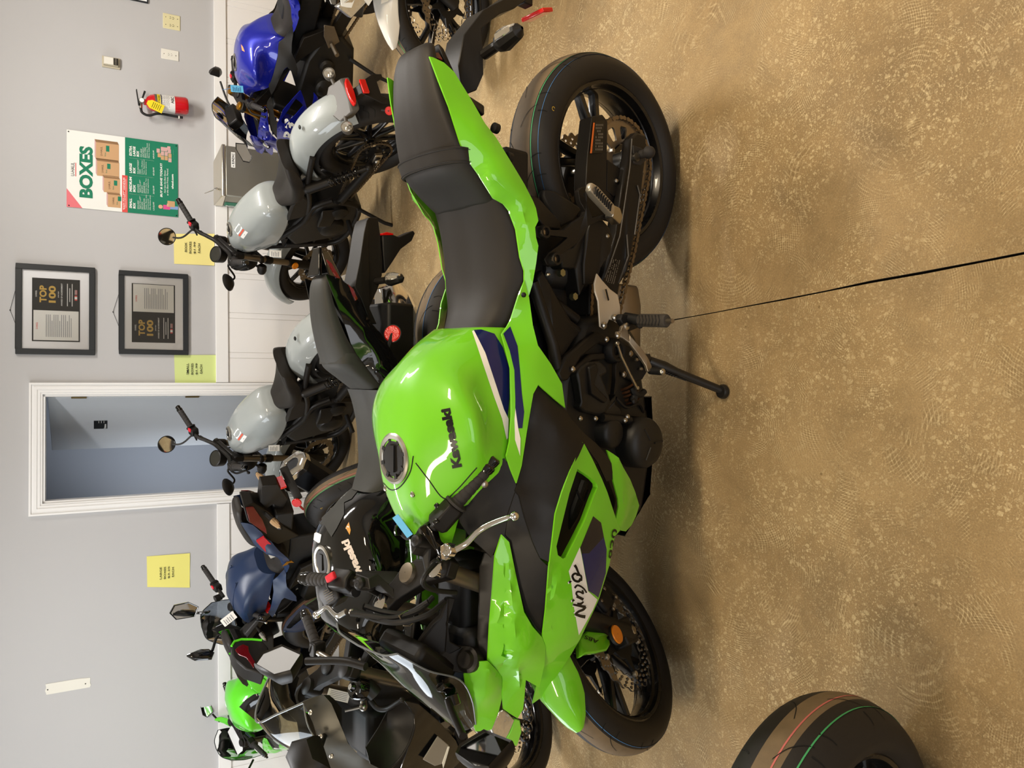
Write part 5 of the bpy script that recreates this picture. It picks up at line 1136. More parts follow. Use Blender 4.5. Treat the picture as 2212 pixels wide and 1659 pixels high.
mirror_unit(hero, None, mR, aim(HF, mR, np.array([2.3, 5.9, 1.75])), (.45, 0, .9), [(-.075, .01), (-.05, .045), (.05, .052), (.078, .015), (.06, -.035), (-.035, -.045)], .05, [HF.L(662, 1428, -.30), HF.L(740, 1428, -.2), HF.L(790, 1440, -.13)], rs=.010)
m = MB(); c = HF.L(958, 1483, .095); m.lathe([(.001, .022), (.012, .022), (.013, 0), (.020, -.01)], c, (-.3, .5, .8), 6); c2 = HF.L(975, 1510, .105); m.tube([c2 - np.array([.01, 0, 0]), c2 + np.array([.012, .012, 0])], .016, 14); m.build('mirror_base', GLOSS, hero, bevel=.002)
m = MB(); dp = HF.L(892, 1400, 0); dR = np.array([[math.cos(.9), 0, math.sin(.9)], [0, 1, 0], [-math.sin(.9), 0, math.cos(.9)]])
m.box(dp + np.array([.02, 0, -.012]), (.13, .17, .05), dR, 0); m.build('instrument_hood', BLACK, hero, bevel=.015)
m = MB(); m.box(dp + dR @ np.array([-.01, 0, .028]) * .7, (.07, .12, .008), dR); m.build('instrument_screen', mat('dark screen glass', '#14171a', .08, coat=.5), hero, bevel=.003)
st1 = [(1068, 1200, .16), (1062, 1280, .152), (1052, 1427, .125), (1040, 1432, .11), (1033, 1380, .115), (1036, 1300, .125), (1038, 1225, .13), (1048, 1195, .145)]
panel('inner_stay', HF, st1, BLACK, hero, step=.014, roll=0)
plate('cockpit_cover', HF, [(1040, 1430, .12), (1016, 1432, .11), (1002, 1455, .095), (960, 1450, .08), (930, 1440, .06), (965, 1400, .06), (1000, 1395, .08), (1033, 1400, .11)], .012, BLACK, hero, bevel=.004, both=True)
plate('cockpit_arm', HF, [(968, 1290, .06), (985, 1292, .075), (968, 1345, .07), (972, 1385, .07), (1000, 1400, .085), (960, 1420, .06), (905, 1390, .02), (935, 1350, .045), (955, 1330, .055)], .015, BLACK, hero, bevel=.005, both=True)
m = MB(); m.lathe([(.001, .01), (.018, .01), (.022, 0), (.030, -.004), (.030, -.03)], HF.L(1007, 1425, .105), (-.3, .25, .9), 20); m.build('fairing_plug', BLACK, hero)
m = MB(); m.box((1.30, 0, .80), (.16, .18, .10)); m.box((1.16, 0, .78), (.2, .12, .12)); m.build('front_subframe', DARK, hero, bevel=.02)

# ---- front fork, fender, brakes (turned to the left)
m = MB(); ax = np.array([-math.sin(rd(24)), 0, math.cos(rd(24))])
AX = np.array([1.41, 0, .30]); off = np.array([-.012, 0, 0])
for sg in (1, -1):
    b0 = np.array([1.395, sg * .098, .335]); 
    m = MB(); m.tube([b0 - ax * .05, b0 + ax * .30], .030, 18); m.box(np.array([1.405, sg * .092, .31]), (.075, .05, .07)); m.build('fork_slider', ENG, hero, fx, bevel=.006)
    m = MB(); m.tube([b0 + ax * .28, b0 + ax * .70], .0215, 18); m.build('fork_tube', STEEL2, hero, fx)
    m = MB(); m.lathe([(.001, .716), (.012, .716), (.0225, .712), (.0225, .69)], b0, ax, 20); m.build('fork_cap', CHROME, hero, fx)
m = MB(); m.tube([(1.41, -.125, .30), (1.41, .125, .30)], .011, 12); m.lathe([(.001, .128), (.010, .128), (.016, .122), (.016, .08)], AX, (0, 1, 0), 14); m.build('front_axle', STEEL, hero, fx)
tc0 = np.array([1.395, 0, .335]) + ax * .69
o = [(-.14, .0), (-.12, .035), (-.06, .045), (-.03, .06), (.03, .06), (.06, .045), (.12, .035), (.14, 0), (.12, -.03), (.05, -.01), (-.05, -.01), (-.12, -.03)]
m = MB(); tx = np.array([math.cos(rd(24)), 0, math.sin(rd(24))])
m.plate(o, [], lambda u, v, w: tc0 - tx * v + np.array([0, u, 0]) + ax * (w - .02), .03); m.build('top_clamp', BLACK, hero, fx, bevel=.004)
m = MB(); m.plate(o, [], lambda u, v, w: tc0 - tx * v + np.array([0, u, 0]) + ax * (w - .21), .035); m.build('bottom_clamp', BLACK, hero, fx, bevel=.004)
m = MB(); m.lathe([(.001, .022), (.014, .022), (.024, .02), (.026, .012), (.026, 0)], tc0 - tx * .035, ax, 24); m.build('stem_nut', STEEL2, hero, fx)
for sg, bs, tp, cl in ((1, (1.022, .165, .985), (.958, .335, .935), 'clutch'), (-1, (1.022, -.165, .985), (.935, -.335, .965), 'brake')):
    bs, tp = np.array(bs), np.array(tp); d = (tp - bs) / np.linalg.norm(tp - bs)
    m = MB(); m.tube([bs - d * .06, tp - d * .1], .0115, 14); m.build('handlebar', BLACK, hero, fx)
    m = MB(); r0 = np.array([1.10, sg * .085, .955]); A = [bs - d * .05 + [0, 0, .018], bs - d * .09 + [.01, 0, .016], r0 + [-.03, -sg * .01, .03], r0 + [.02, -sg * .03, .02], r0 + [.02, -sg * .03, -.01], r0 + [-.02, sg * .02, -.005], bs - d * .06 + [.012, 0, -.02], bs - d * .02 + [0, 0, -.014]]
    m.prism(A, np.array([-.028, 0, -.008])); m.lathe([(.001, .028), (.010, .028), (.016, .022), (.017, -.02)], bs - d * .062, (-.2, 0, 1), 16); m.build('bar_riser', BLACK, hero, fx, bevel=.004)
    g0 = bs + d * .052; grip_set(hero, fx, g0, tp - d * .035, name='grip')
    m = MB(); s0 = bs + d * .012; u = np.array([.6, 0, -.8]); u -= d * (u @ d); u /= np.linalg.norm(u); w_ = np.cross(d, u)
    m.rings([[s0 + d * t_ + u * x * k + w_ * y * k for x, y in ((-.022, -.026), (.012, -.028), (.026, -.012), (.026, .014), (.01, .026), (-.02, .024), (-.028, 0))] for t_, k in ((-.028, .82), (-.02, 1), (.034, 1), (.04, .85))], False, True); m.build('switch_box', BLACK, hero, fx, bevel=.003)
    if sg > 0:
        m = MB(); m.box(s0 + d * .01 - u * .026 + w_ * .012, (.012, .012, .008)); m.box(s0 - d * .012 - u * .02 - w_ * .022, (.01, .016, .01)); m.build('switch', GLOSS, hero, fx, bevel=.002)
        m = MB(); p0 = s0 + d * .012 + w_ * .029 - u * .0; m.add([p0 + d * a + u * b for a, b in ((-.008, 0), (.004, .004), (-.006, .006))], [(0, 1, 2)]); m.build('switch_mark', PAPER, hero, fx)
    else:
        m = MB(); m.box(s0 + d * .012 - u * .010 + np.array([-.012, 0, .026]), (.018, .03, .012)); m.build('kill_switch', REDSW, hero, fx, bevel=.003)
        m = MB(); r1 = HS.L(722, 1283, -.235); RB = np.array([[.9, .3, -.3], [-.3, .95, 0], [.28, .1, .95]])
        m.rings([[r1 + np.array([x * s, y * s, z]) for x, y in ((-.03, -.03), (-.01, -.036), (.025, -.028), (.032, 0), (.022, .03), (-.02, .032), (-.034, .01))] for z, s in ((-.028, .75), (.0, .95), (.012, 1), (.017, .98), (.019, .9))], False, True); m.build('fluid_reservoir', BLACK, hero, fx, bevel=.002)
        m = MB()
        for k in range(6): m.box(r1 + [-.014 + .006 * k, 0, .0196], (.0014, .034 - .003 * abs(k - 2), .0005))
        m.build('cap_print', STEEL2, hero, fx)
        m = MB(); m.tube([bs + [.03, .01, 0], r1 - [.01, 0, .02]], .013, 10); m.build('master_cylinder', DARK, hero, fx)
rz = [(760, 1248, -.150), (772, 1243, -.14), (800, 1242, -.12), (844, 1243, -.085), (861, 1250, -.07), (864, 1265, -.065), (880, 1262, -.05), (905, 1245, -.03), (925, 1250, -.01), (912, 1266, -.02), (870, 1288, -.06), (837, 1301, -.085), (810, 1290, -.11), (786, 1277, -.13), (764, 1267, -.15)]
m = MB(); P = HS.Ls(rz); pc = sum(P) / len(P); m.prism(P, (-.01, 0, -.024)); m.build('bar_riser', BLACK, hero, fx, bevel=.005)
m = MB(); m.prism([p + np.array([.001, 0, .003]) for p in HS.Ls([(788, 1260, -.13), (800, 1256, -.12), (826, 1256, -.10), (832, 1263, -.095), (824, 1274, -.10), (800, 1271, -.12)])], (0, 0, -.002)); m.build('riser_window', DARK, hero, fx)
m = MB(); c = HS.L(774, 1257, -.143) + [0, 0, .004]; m.lathe([(.001, .006), (.010, .006), (.0145, .004), (.0155, 0)], c, (-.25, 0, 1), 20); m.build('riser_bolt', mat('zinc nut', '#9c9c7c', .3, metal=.9), hero, fx)
a = HS.L(968, 1190, .17)
m = MB(); m.lathe([(.001, .006), (.013, .006), (.014, 0), (.014, -.012)], a, (-.25, 0, 1), 20); m.prism([HS.L(x, y, l) for x, y, l in ((950, 1180, .165), (962, 1172, .175), (985, 1180, .18), (985, 1192, .178), (962, 1212, .15), (953, 1210, .148))], (0, 0, -.014)); m.build('lever_perch', CHROME, hero, fx, bevel=.003)
lever(hero, fx, [HS.L(984, 1187, .18), HS.L(1008, 1173, .21), HS.L(1030, 1150, .25), HS.L(1055, 1134, .285), HS.L(1090, 1120, .33), HS.L(1111, 1115, .358)], (.008, .0055), .0105, CHROME, 'clutch_lever')
m = MB(); m.prism([HS.L(x, y, l) for x, y, l in ((905, 1140, .13), (920, 1130, .14), (935, 1150, .15), (940, 1170, .15), (958, 1185, .155), (955, 1212, .145), (938, 1218, .135), (945, 1195, .14), (928, 1175, .135))], (0, 0, -.022)); m.build('lever_clamp', GLOSS, hero, fx, bevel=.004)
lever(hero, fx, [HS.L(748, 1322, -.15), HS.L(728, 1330, -.19), HS.L(708, 1312, -.235), HS.L(695, 1318, -.27), HS.L(684, 1328, -.30)], (.008, .006), .0105, CHROME, 'brake_lever')
m = MB()
for k, q in enumerate(([(945, 1212, .13), (920, 1240, .13), (915, 1262, .11), (940, 1275, .10), (985, 1280, .1)], [(758, 1325, -.1), (800, 1330, -.06), (850, 1335, -.02), (905, 1318, .03), (935, 1290, .05)], [(765, 1318, -.1), (810, 1338, -.06), (860, 1345, 0), (920, 1330, .05), (960, 1300, .07)], [(790, 1310, -.08), (830, 1322, -.04), (880, 1325, .0), (925, 1300, .05)])):
    m.tube(cr([HS.L(*p) for p in q], 6), .0065 if k else .006, 8)
m.build('cable', DARK, hero, fx)
m = MB(); q = [HS.L(x, y, l) for x, y, l in ((862, 1330, 0), (880, 1320, .005), (892, 1322, .01), (896, 1340, .01), (885, 1352, .005), (872, 1352, 0))]; m.tube(q, .0018, 6, closed=True); m.build('cable_guide', STEEL, hero, fx)
m = MB(); m.ball(HS.L(760, 1322, -.115), .008, 10); m.tube([HS.L(757, 1322, -.12), HS.L(776, 1326, -.1)], .006, 8); m.build('brake_banjo', STEEL, hero, fx)
m = MB(); m.rings([[np.array([1.20, .11, .55]) + ax * z + np.array([r * math.cos(t), r * math.sin(t) * .6, 0]) for t in np.linspace(0, 2 * PI, 13)[:-1]] for z, r in ((0, .03), (.06, .03))], False, True); m.build('horn', DARK, hero, fx)
# fender: a crowned shell over the tyre with legs down to the sliders
m = MB(); R0 = .322
def shell(a0, a1, w0, w1, nn=26):
    rings = []
    for i in range(nn + 1):
        t = i / nn; a = a0 + (a1 - a0) * t; ww = w0 + (w1 - w0) * t if not callable(w0) else w0(t); rr_ = R0 + .01 * math.sin(PI * t)
        lo = []
        for s in np.linspace(-1, 1, 15):
            r = rr_ + .006 - .052 * abs(s) ** 2.6 * (1 if t > .12 else t / .12 * .8 + .2); lo.append(AX + np.array([r * math.cos(a), ww * math.copysign(abs(s) ** .8, s), r * math.sin(a)]))
        rings.append(lo)
    return rings
ww = lambda t: .016 + .056 * min(1, (t / .22)) ** .6
sh1 = shell(rd(60), rd(160), ww, 0)
m.rings(sh1, False, False, 0, loop=False); m.rings([[p + (AX - p) / np.linalg.norm(AX - p) * .004 for p in r] for r in sh1], False, False, 0, loop=False); m.rings([r[:1] + [r[0] + (AX - r[0]) * .013] for r in sh1], False, False, 0, loop=False); m.build('front_fender', GREEN, hero, fx, smooth=55)
leg = [(1266, 1412, .098), (1290, 1409, .108), (1313, 1404, .112), (1320, 1392, .112), (1316, 1372, .11), (1303, 1364, .105), (1268, 1362, .092), (1252, 1380, .085), (1255, 1420, .088)]
plate('fender_bracket', HS, leg, .02, GREEN, hero, bevel=.005, both=True)
text_on('lettering', HS, ([p for p in HS.Ls([(x, y, l + .0005) for x, y, l in leg])], [(1, 2, 3), (1, 3, 4), (1, 4, 5), (1, 5, 6), (0, 1, 6), (0, 6, 7), (0, 7, 8)]), 'ABS', (1293, 1384), (1264, 1373), 8, BLKD, hero, bold=.01, off=.002)
m = MB(); c = HS.L(1330, 1371, .135); m.lathe([(.001, .007), (.024, .007), (.0265, .003), (.0265, -.004)], c, (0.1, 1, 0), 32, mi=0); m.lathe([(.027, -.006), (.029, .004), (.0265, .004)], c, (.1, 1, 0), 32, mi=1); m.tube([c - [0, .03, 0], c], .006, 8, mi=1); m.build('reflector', [AMBER, DARK], hero, fx)
for sg in (1, -1):
    m = MB(); c = np.array([1.305, sg * .09, .345]); R2 = np.array([[math.cos(1.1), 0, -math.sin(1.1)], [0, 1, 0], [math.sin(1.1), 0, math.cos(1.1)]])
    m.box(c, (.11, .05, .065), R2, 0); m.box(c + [.0, sg * .01, .02], (.07, .05, .05), R2, 0); m.build('brake_caliper', DARK, hero, fx, bevel=.01)
    m = MB()
    for k in range(4): bolt(m, c + np.array([.03 * math.cos(k * 1.6), sg * .03, .045 * math.sin(k * 1.6)]), (0, sg, 0), .007, .006)
    m.build('bolt', STEEL2, hero, fx)
# ---- license bracket, signals, rear reflector
lb = [(1000, 205, .03), (1030, 195, .05), (1045, 160, .055), (1044, 110, .05), (1040, 60, .045), (1080, 30, .04), (1112, 18, .04), (1135, 0, .04), (1128, -30, .03), (1085, 0, .03), (1045, 20, .03), (1002, 75, .03), (990, 140, .03)]
P = HF.Ls(lb); m = MB(); m.prism(P, (0, -.07, 0)); m.build('license_bracket', BLACK, hero, bevel=.008)
plate('license_bracket', HF, [(985, 205, .05), (1020, 210, .06), (1048, 228, .07), (1048, 250, .08), (1010, 215, .07), (985, 180, .06)], .1, BLACK, hero, bevel=.005)
turn_signal(hero, None, HF.L(1046, 118, .05), HF.L(1128, 60, .19), .026); turn_signal(hero, None, HF.L(1046, 118, .05) * [1, -1, 1], HF.L(1128, 60, .19) * [1, -1, 1], .026)
m = MB(); c = HF.L(1160, 32, .0); m.box(c, (.012, .085, .04), np.array([[.94, 0, .34], [0, 1, 0], [-.34, 0, .94]])); m.build('rear_reflector', RED, hero, bevel=.003)
m = MB(); m.box(HF.L(1140, 12, 0.0) + [-.02, 0, .01], (.05, .03, .03)); m.build('reflector_mount', BLACK, hero, bevel=.003)
m = MB(); m.rings([[(X, s * w, z) for s, z in ((-1, z0), (1, z0), (.7, z1), (-.7, z1))] for X, w, z0, z1 in ((-.165, .05, .925, .90), (-.10, .07, .91, .87), (.0, .08, .86, .81), (.12, .09, .78, .74))], False, True); m.build('tail_underside', BLACK, hero, bevel=.005)
plate('tail_light', HF, [(925, 116, .06), (935, 119, .07), (958, 130, .08), (948, 112, .06)], .02, REDD, hero, both=True)
m = MB(); 
for x, y, l in ((1066, 275, .12), (1095, 338, .14)): m.tube([HF.L(x, y, l), HF.L(x + 9, y + 4, l)], .012, 12)
m.build('luggage_hook', DARK, hero)
# ignition switch with key and its paper tag
m = MB(); c = cast(HF, bv, 878, 1143, .0); m.lathe([(.001, .006), (.016, .006), (.018, .012), (.024, .012), (.026, 0), (.026, -.01)], c, (.45, 0, .9), 24); m.build('ignition_switch', DARK, hero)
k0 = c + np.array([0, 0, .01]); wk = lambda p: HF.R @ np.asarray(p) + HF.T
m = MB(); kd = np.array([-.1, .3, .6]); kd /= np.linalg.norm(kd); m.prism([k0 + kd * a + np.array([b, 0, 0]) for a, b in ((0, -.006), (.012, -.006), (.014, -.012), (.04, -.012), (.044, 0), (.04, .012), (.014, .012), (.012, .006), (0, .006))], (0, .006, 0)); tag(m.build('key', GLOSS, None, wk, bevel=.001), 'black ignition key in the lime green bike behind its tank', 'key')
m = MB(); a0, a1 = HF.L(873, 1112, .03), HF.L(905, 1155, .055); u = (a1 - a0); u /= np.linalg.norm(u); v_ = np.cross(u, [.3, .3, .9]); v_ /= np.linalg.norm(v_); n_ = np.cross(u, v_); L_ = np.linalg.norm(a1 - a0)
a0 = a0 + np.array([0, 0, .025]); m.prism([a0 + v_ * .011, a0 + u * L_ + v_ * .011, a0 + u * L_ - v_ * .011, a0 - v_ * .011], n_ * .0012, 0)
for k in range(4): m.box(a0 + u * L_ * .5 + v_ * (.0066 - .0044 * k) + n_ * .0014 * (1 if n_ @ (CO - HF.T) > 0 else 1), (.03, .0008, .0006), np.stack([u, v_, n_], 1), 1)
tag(m.build('key_tag', [LBLUE, mat('blue ink', '#2a5f93', .6)], None, wk), 'light blue key tag on the lime green bike, behind its fuel cap', 'tag')
# ------------------------------------------------------------------ the other motorcycles
def shaper(F, s, k, S=None, dz=0.0):
    """a bike of scale s whose upper body rakes by k, in the bike's own axes (S: its steered front)"""
    def g(p):
        p = np.asarray(p, float) * s
        if p[2] > .4: p = p + [0, 0, (k * (.6 - p[0]) + dz) * min(1, (p[2] - .4) / .25)]
        return p if S is None else S.xf(p)
    return g
def remesh(name, src, m, root, xf, sc=(1, 1, 1), off=(0, 0, 0), t=.004, both=True, mi=None):
    V, T = ob_surf[src]; A = [np.asarray(p) * sc + np.asarray(off) for p in V]
    mb = MB(); thicken(mb, A, T, t); mb.build(name, m, root, xf)
    if both: mb = MB(); thicken(mb, mir(A), T, t, -1); mb.build(name, m, root, xf)
def spring_tube(mb, a, b, r, turns, w, n=8, mi=0):
    a, b = np.asarray(a, float), np.asarray(b, float); d = b - a; u = np.cross(d, [0, 1, 0]); u /= np.linalg.norm(u); v = np.cross(d, u); v /= np.linalg.norm(v)
    mb.tube([a + d * t + r * (math.cos(2 * PI * turns * t) * u + math.sin(2 * PI * turns * t) * v) for t in np.linspace(0, 1, int(turns * 14))], w, n, mi=mi)
def running_gear(root, g, gs, wb, steer_y=.10, spoke=5, stripes=((.22, .0035, 5), (-.05, .003, 6)), exhaust='right', fork=STEEL2, gold=False, engine=ENG, fender=None, rear_w=.156, kick=True):
    wheel(root, g, 0, .312, .314, rear_w, .121, 'Y', stripes, spoke=spoke, names=('rear_tire', 'rear_rim'), scuff=.28)
    wheel(root, gs, wb, .30, .300, .120, .096, 'Y', stripes[:1], spoke=spoke, names=('front_tire', 'front_rim'), scuff=.4)
    for sg in (1, -1): brake_disc(root, gs, wb, .30, sg * .062, sgn=sg)
    sprocket(root, g, 0, .312, .094)
    m = MB(); arc = [(.116 * math.cos(a), .312 + .116 * math.sin(a)) for a in np.linspace(rd(86), rd(274), 20)]
    chain_run(m, [(.49, .445), (.009, .4285)] + arc + [(.009, .196), (.49, .345)], .094, pitch=.019, plate=.0075); m.build('chain', CHAIN, root, g, smooth=30)
    for sg in (1, -1):
        m = MB(); m.prism([(-.04, sg * .13, .29), (-.04, sg * .13, .34), (.10, sg * .13, .37), (.42, sg * .11, .45), (.46, sg * .11, .40), (.42, sg * .11, .36), (.15, sg * .13, .30)], (0, -sg * .03, 0)); m.build('swingarm', BLACK, root, g, bevel=.005)
    m = MB(); m.rings([[(x, yy, z) for x, z in ((.42, .36), (.50, .26), (.80, .19), (1.0, .24), (1.04, .36), (1.0, .52), (.86, .60), (.62, .58), (.46, .50))] for yy in (-.13, .13)], False, True); m.build('engine', engine, root, g, bevel=.02)
    for sg in (1, -1):
        m = MB(); m.lathe([(.001, .045), (.05, .042), (.068, .028), (.07, -.04)], (.80, sg * .13, .40), (0, sg, 0), 28); m.lathe([(.001, .03), (.035, .03), (.05, .015), (.05, -.04)], (.64, sg * .13, .42), (0, sg, 0), 24); m.build('engine_cover', engine, root, g)
        m = MB(); m.prism([(1.06, sg * .06, .78), (1.10, sg * .06, .88), (.86, sg * .125, .80), (.60, sg * .14, .62), (.46, sg * .13, .44), (.38, sg * .12, .46), (.46, sg * .135, .64), (.70, sg * .14, .70)], (0, -sg * .035, 0)); m.build('frame', BLACK, root, g, bevel=.006)
        m = MB(); m.tube([(.46, sg * .16, .43), (.46, sg * .26, .42)], .014, 10); m.build('foot_peg', STEEL2, root, g)
        m = MB(); m.prism([(.42, sg * .15, .50), (.50, sg * .15, .44), (.44, sg * .15, .38), (.34, sg * .15, .44), (.34, sg * .15, .52)], (0, -sg * .006, 0)); m.build('heel_guard', STEEL2, root, g, bevel=.002)
    m = MB(); m.box((1.03, 0, .62), (.05, .30, .30), np.array([[.97, 0, -.25], [0, 1, 0], [.25, 0, .97]])); m.box((.42, 0, .62), (.5, .16, .16)); m.box((.15, 0, .74), (.5, .15, .10)); m.build('radiator', DARK, root, g, bevel=.01)
    ax = np.array([-math.sin(rd(24)), 0, math.cos(rd(24))]); AXf = np.array([wb - .015, 0, .335])
    for sg in (1, -1):
        b0 = AXf + [0, sg * .098, 0]
        m = MB(); m.tube([b0 - ax * .05, b0 + ax * .30], .029, 16); m.build('fork_slider', ENG, root, gs)
        m = MB(); m.tube([b0 + ax * .28, b0 + ax * .70], .025 if gold else .0215, 16); m.build('fork_tube', GOLD if gold else fork, root, gs)
        m = MB(); m.lathe([(.001, .715), (.016, .715), (.027, .71), (.030, .69), (.030, .66)], b0, ax, 20); m.build('fork_cap', BLACK if not gold else GOLD, root, gs)
        m = MB(); m.box(np.array([wb - .105, sg * .09, .345]), (.11, .05, .065), np.array([[.45, 0, -.89], [0, 1, 0], [.89, 0, .45]])); m.build('brake_caliper', DARK, root, gs, bevel=.01)
    tc = AXf + ax * .69; tx = np.array([math.cos(rd(24)), 0, math.sin(rd(24))])
    o = [(-.14, 0), (-.12, .035), (-.06, .045), (-.03, .06), (.03, .06), (.06, .045), (.12, .035), (.14, 0), (.12, -.03), (.05, -.01), (-.05, -.01), (-.12, -.03)]
    m = MB(); m.plate(o, [], lambda u, v, w: tc - tx * v + np.array([0, u, 0]) + ax * (w - .02), .028); m.lathe([(.001, .022), (.014, .022), (.026, .016), (.026, 0)], tc - tx * .035, ax, 20); m.build('top_clamp', BLACK, root, gs, bevel=.003)
    # fender
    R0 = .322; AX = np.array([wb, 0, .30]); rings = []
    for i in range(25):
        t = i / 24; a = rd(48) + rd(112) * t; ww = .01 + .06 * min(1, t / .28) ** .6; rings.append([AX + np.array([(R0 + .016 - .05 * abs(s_) ** 2.6 * min(1, .3 + t * 6)) * math.cos(a), ww * math.copysign(abs(s_) ** .8, s_), (R0 + .016 - .05 * abs(s_) ** 2.6 * min(1, .3 + t * 6)) * math.sin(a)]) for s_ in np.linspace(-1, 1, 13)])
    m = MB(); m.rings(rings, False, False, 0, loop=False); m.rings([[p + (AX - p) * .013 for p in r] for r in rings], False, False, 0, loop=False); m.build('front_fender', fender or BLACK, root, gs, smooth=55)
    if kick:
        m = MB(); m.tube([(.56, .14, .28), (.60, .22, .12), (.62, .29, -.055)], [.013, .012, .011], 10); m.tube([(.60, .30, -.06), (.67, .31, -.066)], .012, 10); m.build('side_stand', DARK, root, g)
def loft_part(name, st, m, root, g, n1=5, n2=5, smooth=60, decal=None):
    V, Q = loft_body(st, n1, n2); mb = MB().add(V, Q); mb.build(name, m, root, g, smooth=smooth); return [np.array(g(p)) for p in V], tri(Q)
def cap_part(root, g, c, r=.05, nrm=(.05, 0, 1)):
    c = np.asarray(c, float); m = MB(); m.lathe([(r * 1.05, -.006), (r * 1.08, .004), (r, .007), (r * .84, .006), (r * .8, .002)], c, nrm, 40, mi=0); m.lathe([(.001, .005), (r * .74, .005), (r * .8, .001)], c, nrm, 40, mi=1); m.box(c + [0, 0, .007], (r, r * .4, .005), mi=1); m.build('fuel_cap', [STEEL, BLACK], root, g, smooth=30)
def controls(root, gs, bs, tp, up=0.0, levers=True, red=True, silver=True):
    for sg in (1, -1):
        b, t = np.array(bs, float) * [1, sg, 1], np.array(tp, float) * [1, sg, 1]; d = (t - b) / np.linalg.norm(t - b)
        m = MB(); m.tube([b - d * .08, t - d * .1], .0115, 12); m.build('handlebar', BLACK, root, gs)
        grip_set(root, gs, b + d * .055, t - d * .035)
        m = MB(); m.box(b + d * .018, (.05, .055, .05)); m.build('switch_box', BLACK, root, gs, bevel=.008)
        if sg < 0 and red: m = MB(); m.box(b + d * .018 + [-.012, 0, .028], (.02, .026, .01)); m.build('kill_switch', REDSW, root, gs, bevel=.003)
        if levers:
            L = [b + [.035, -sg * .01, .0], b + d * .04 + [.06, 0, -.004], b + d * .10 + [.058, 0, -.01], t + [.055, -sg * .015, -.012]]
            lever(root, gs, L, (.007, .005), .009, CHROME if silver else BLACK, 'clutch_lever' if sg > 0 else 'brake_lever')
        if sg < 0: m = MB(); m.tube([b + [.05, .02, .0], b + [.05, .02, .045]], .022, 14); m.build('fluid_reservoir', BLACK, root, gs, bevel=.003)
def rear_kit(root, g, tip, ang=.5, lights=True, refl=True, body=BLACK, sig=.14, lens=LENS, plate_=True):
    """license bracket hanging behind the tail with two signals, a reflector and the tail light"""
    t = np.asarray(tip, float); d = np.array([-math.cos(ang), 0, -math.sin(ang)]); n_ = np.array([-math.sin(ang), 0, math.cos(ang)])
    m = MB(); m.rings([[t + d * a + np.array([0, w * y, 0]) + n_ * h * z for y, z in ((-1, -1), (1, -1), (1, .4), (.5, 1), (-.5, 1), (-1, .4))] for a, w, h in ((-.12, .05, .03), (0, .045, .028), (.14, .03, .024), (.25, .026, .014))], False, True); m.build('license_bracket', body, root, g, bevel=.004)
    if plate_:
        m = MB(); e = t + d * .27; m.prism([e + np.array([0, y, 0]) + d * z for y, z in ((-.07, -.03), (.07, -.03), (.075, .02), (.06, .09), (-.06, .09), (-.075, .02))], n_ * .006); m.build('license_plate_holder', body, root, g, bevel=.002)
    for sg in (1, -1): turn_signal(root, g, t + d * .08 + [0, sg * .03, 0], t + d * .10 + [0, sg * sig, .0], .02, lens)
    if refl: m = MB(); m.box(t + d * .22 + n_ * .022, (.03, .07, .012), np.stack([d, [0, 1, 0], n_], 1)); m.build('rear_reflector', RED, root, g, bevel=.002)
def can(root, g, path, r, m_, tip_m, tip=True, sect=None):
    P = [np.asarray(p, float) for p in path]; m = MB(); n = 8
    u0 = sect or ((1, .35), (.6, 1), (-.6, 1), (-1, .35), (-1, -.35), (-.6, -1), (.6, -1), (1, -.35)); d = P[-1] - P[0]; d /= np.linalg.norm(d); a = np.cross(d, [0, 1, 0]); a /= np.linalg.norm(a); b = np.cross(d, a)
    R_ = [[p + a * r * k * x * 1.15 + b * r * k * y * .85 for x, y in u0] for p, k in zip(P, [.72] + [1.0] * (len(P) - 1))]
    m.rings(R_, False, True); m.build('muffler', m_, root, g, bevel=.006)
    e = P[-1]; m = MB(); ring = lambda q, k: [q + a * r * k * x * 1.15 + b * r * k * y * .85 for x, y in u0]
    m.rings([ring(e - d * .035, 1.04), ring(e, 1.04), ring(e + d * .012, .82), ring(e + d * .010, .50), ring(e - d * .02, .45)], False, False); m.build('muffler_tip', tip_m, root, g, bevel=.003)
    m = MB(); m.rings([ring(e - d * .015, .44), ring(e - d * .014, .3)], False, True); m.build('muffler_bore', DARK, root, g)
def screen_part(root, g, rows, m_, edge=True, n=5):
    cols = [cr([r[j] for r in rows], n) for j in range(3)]; R_ = []
    for i in range(len(cols[0])):
        h_ = cr([cols[j][i] for j in range(3)], 5); R_.append([p * [1, -1, 1] for p in h_[:0:-1]] + h_)
    m = MB(); m.rings(R_, False, False, 0, loop=False); m.rings([[p - [0, 0, .0025] for p in r] for r in R_], False, False, 0, loop=False); m.build('windscreen', m_, root, g, smooth=60)
    if edge: m = MB(); m.tube(R_[0], .003, 6); m.tube([r[-1] for r in R_], .0025, 6); m.tube([r[0] for r in R_], .0025, 6); m.build('screen_edge', mat('screen edge dark', '#2e3236', .12), root, g)
    return R_
BLUE = mat('metallic blue paint', (0.006, 0.012, 0.30), 0.3, metal=.35, coat=1.0); BLUEM = mat('matte dark blue paint', (0.008, 0.020, 0.058), 0.38, spec=.5, var=.05); GREYP = mat('pale grey gloss paint', '#959a98', 0.4, spec=.4, coat=.9)
GRAPH = mat('matte graphite paint', '#4d4a42', 0.38, metal=.45); WHITEP = mat('pearl white paint', '#d9d6ce', 0.3, coat=.8)
HAZE = clearmat('lightly smoked screen', '#c4cad2', 0.3)

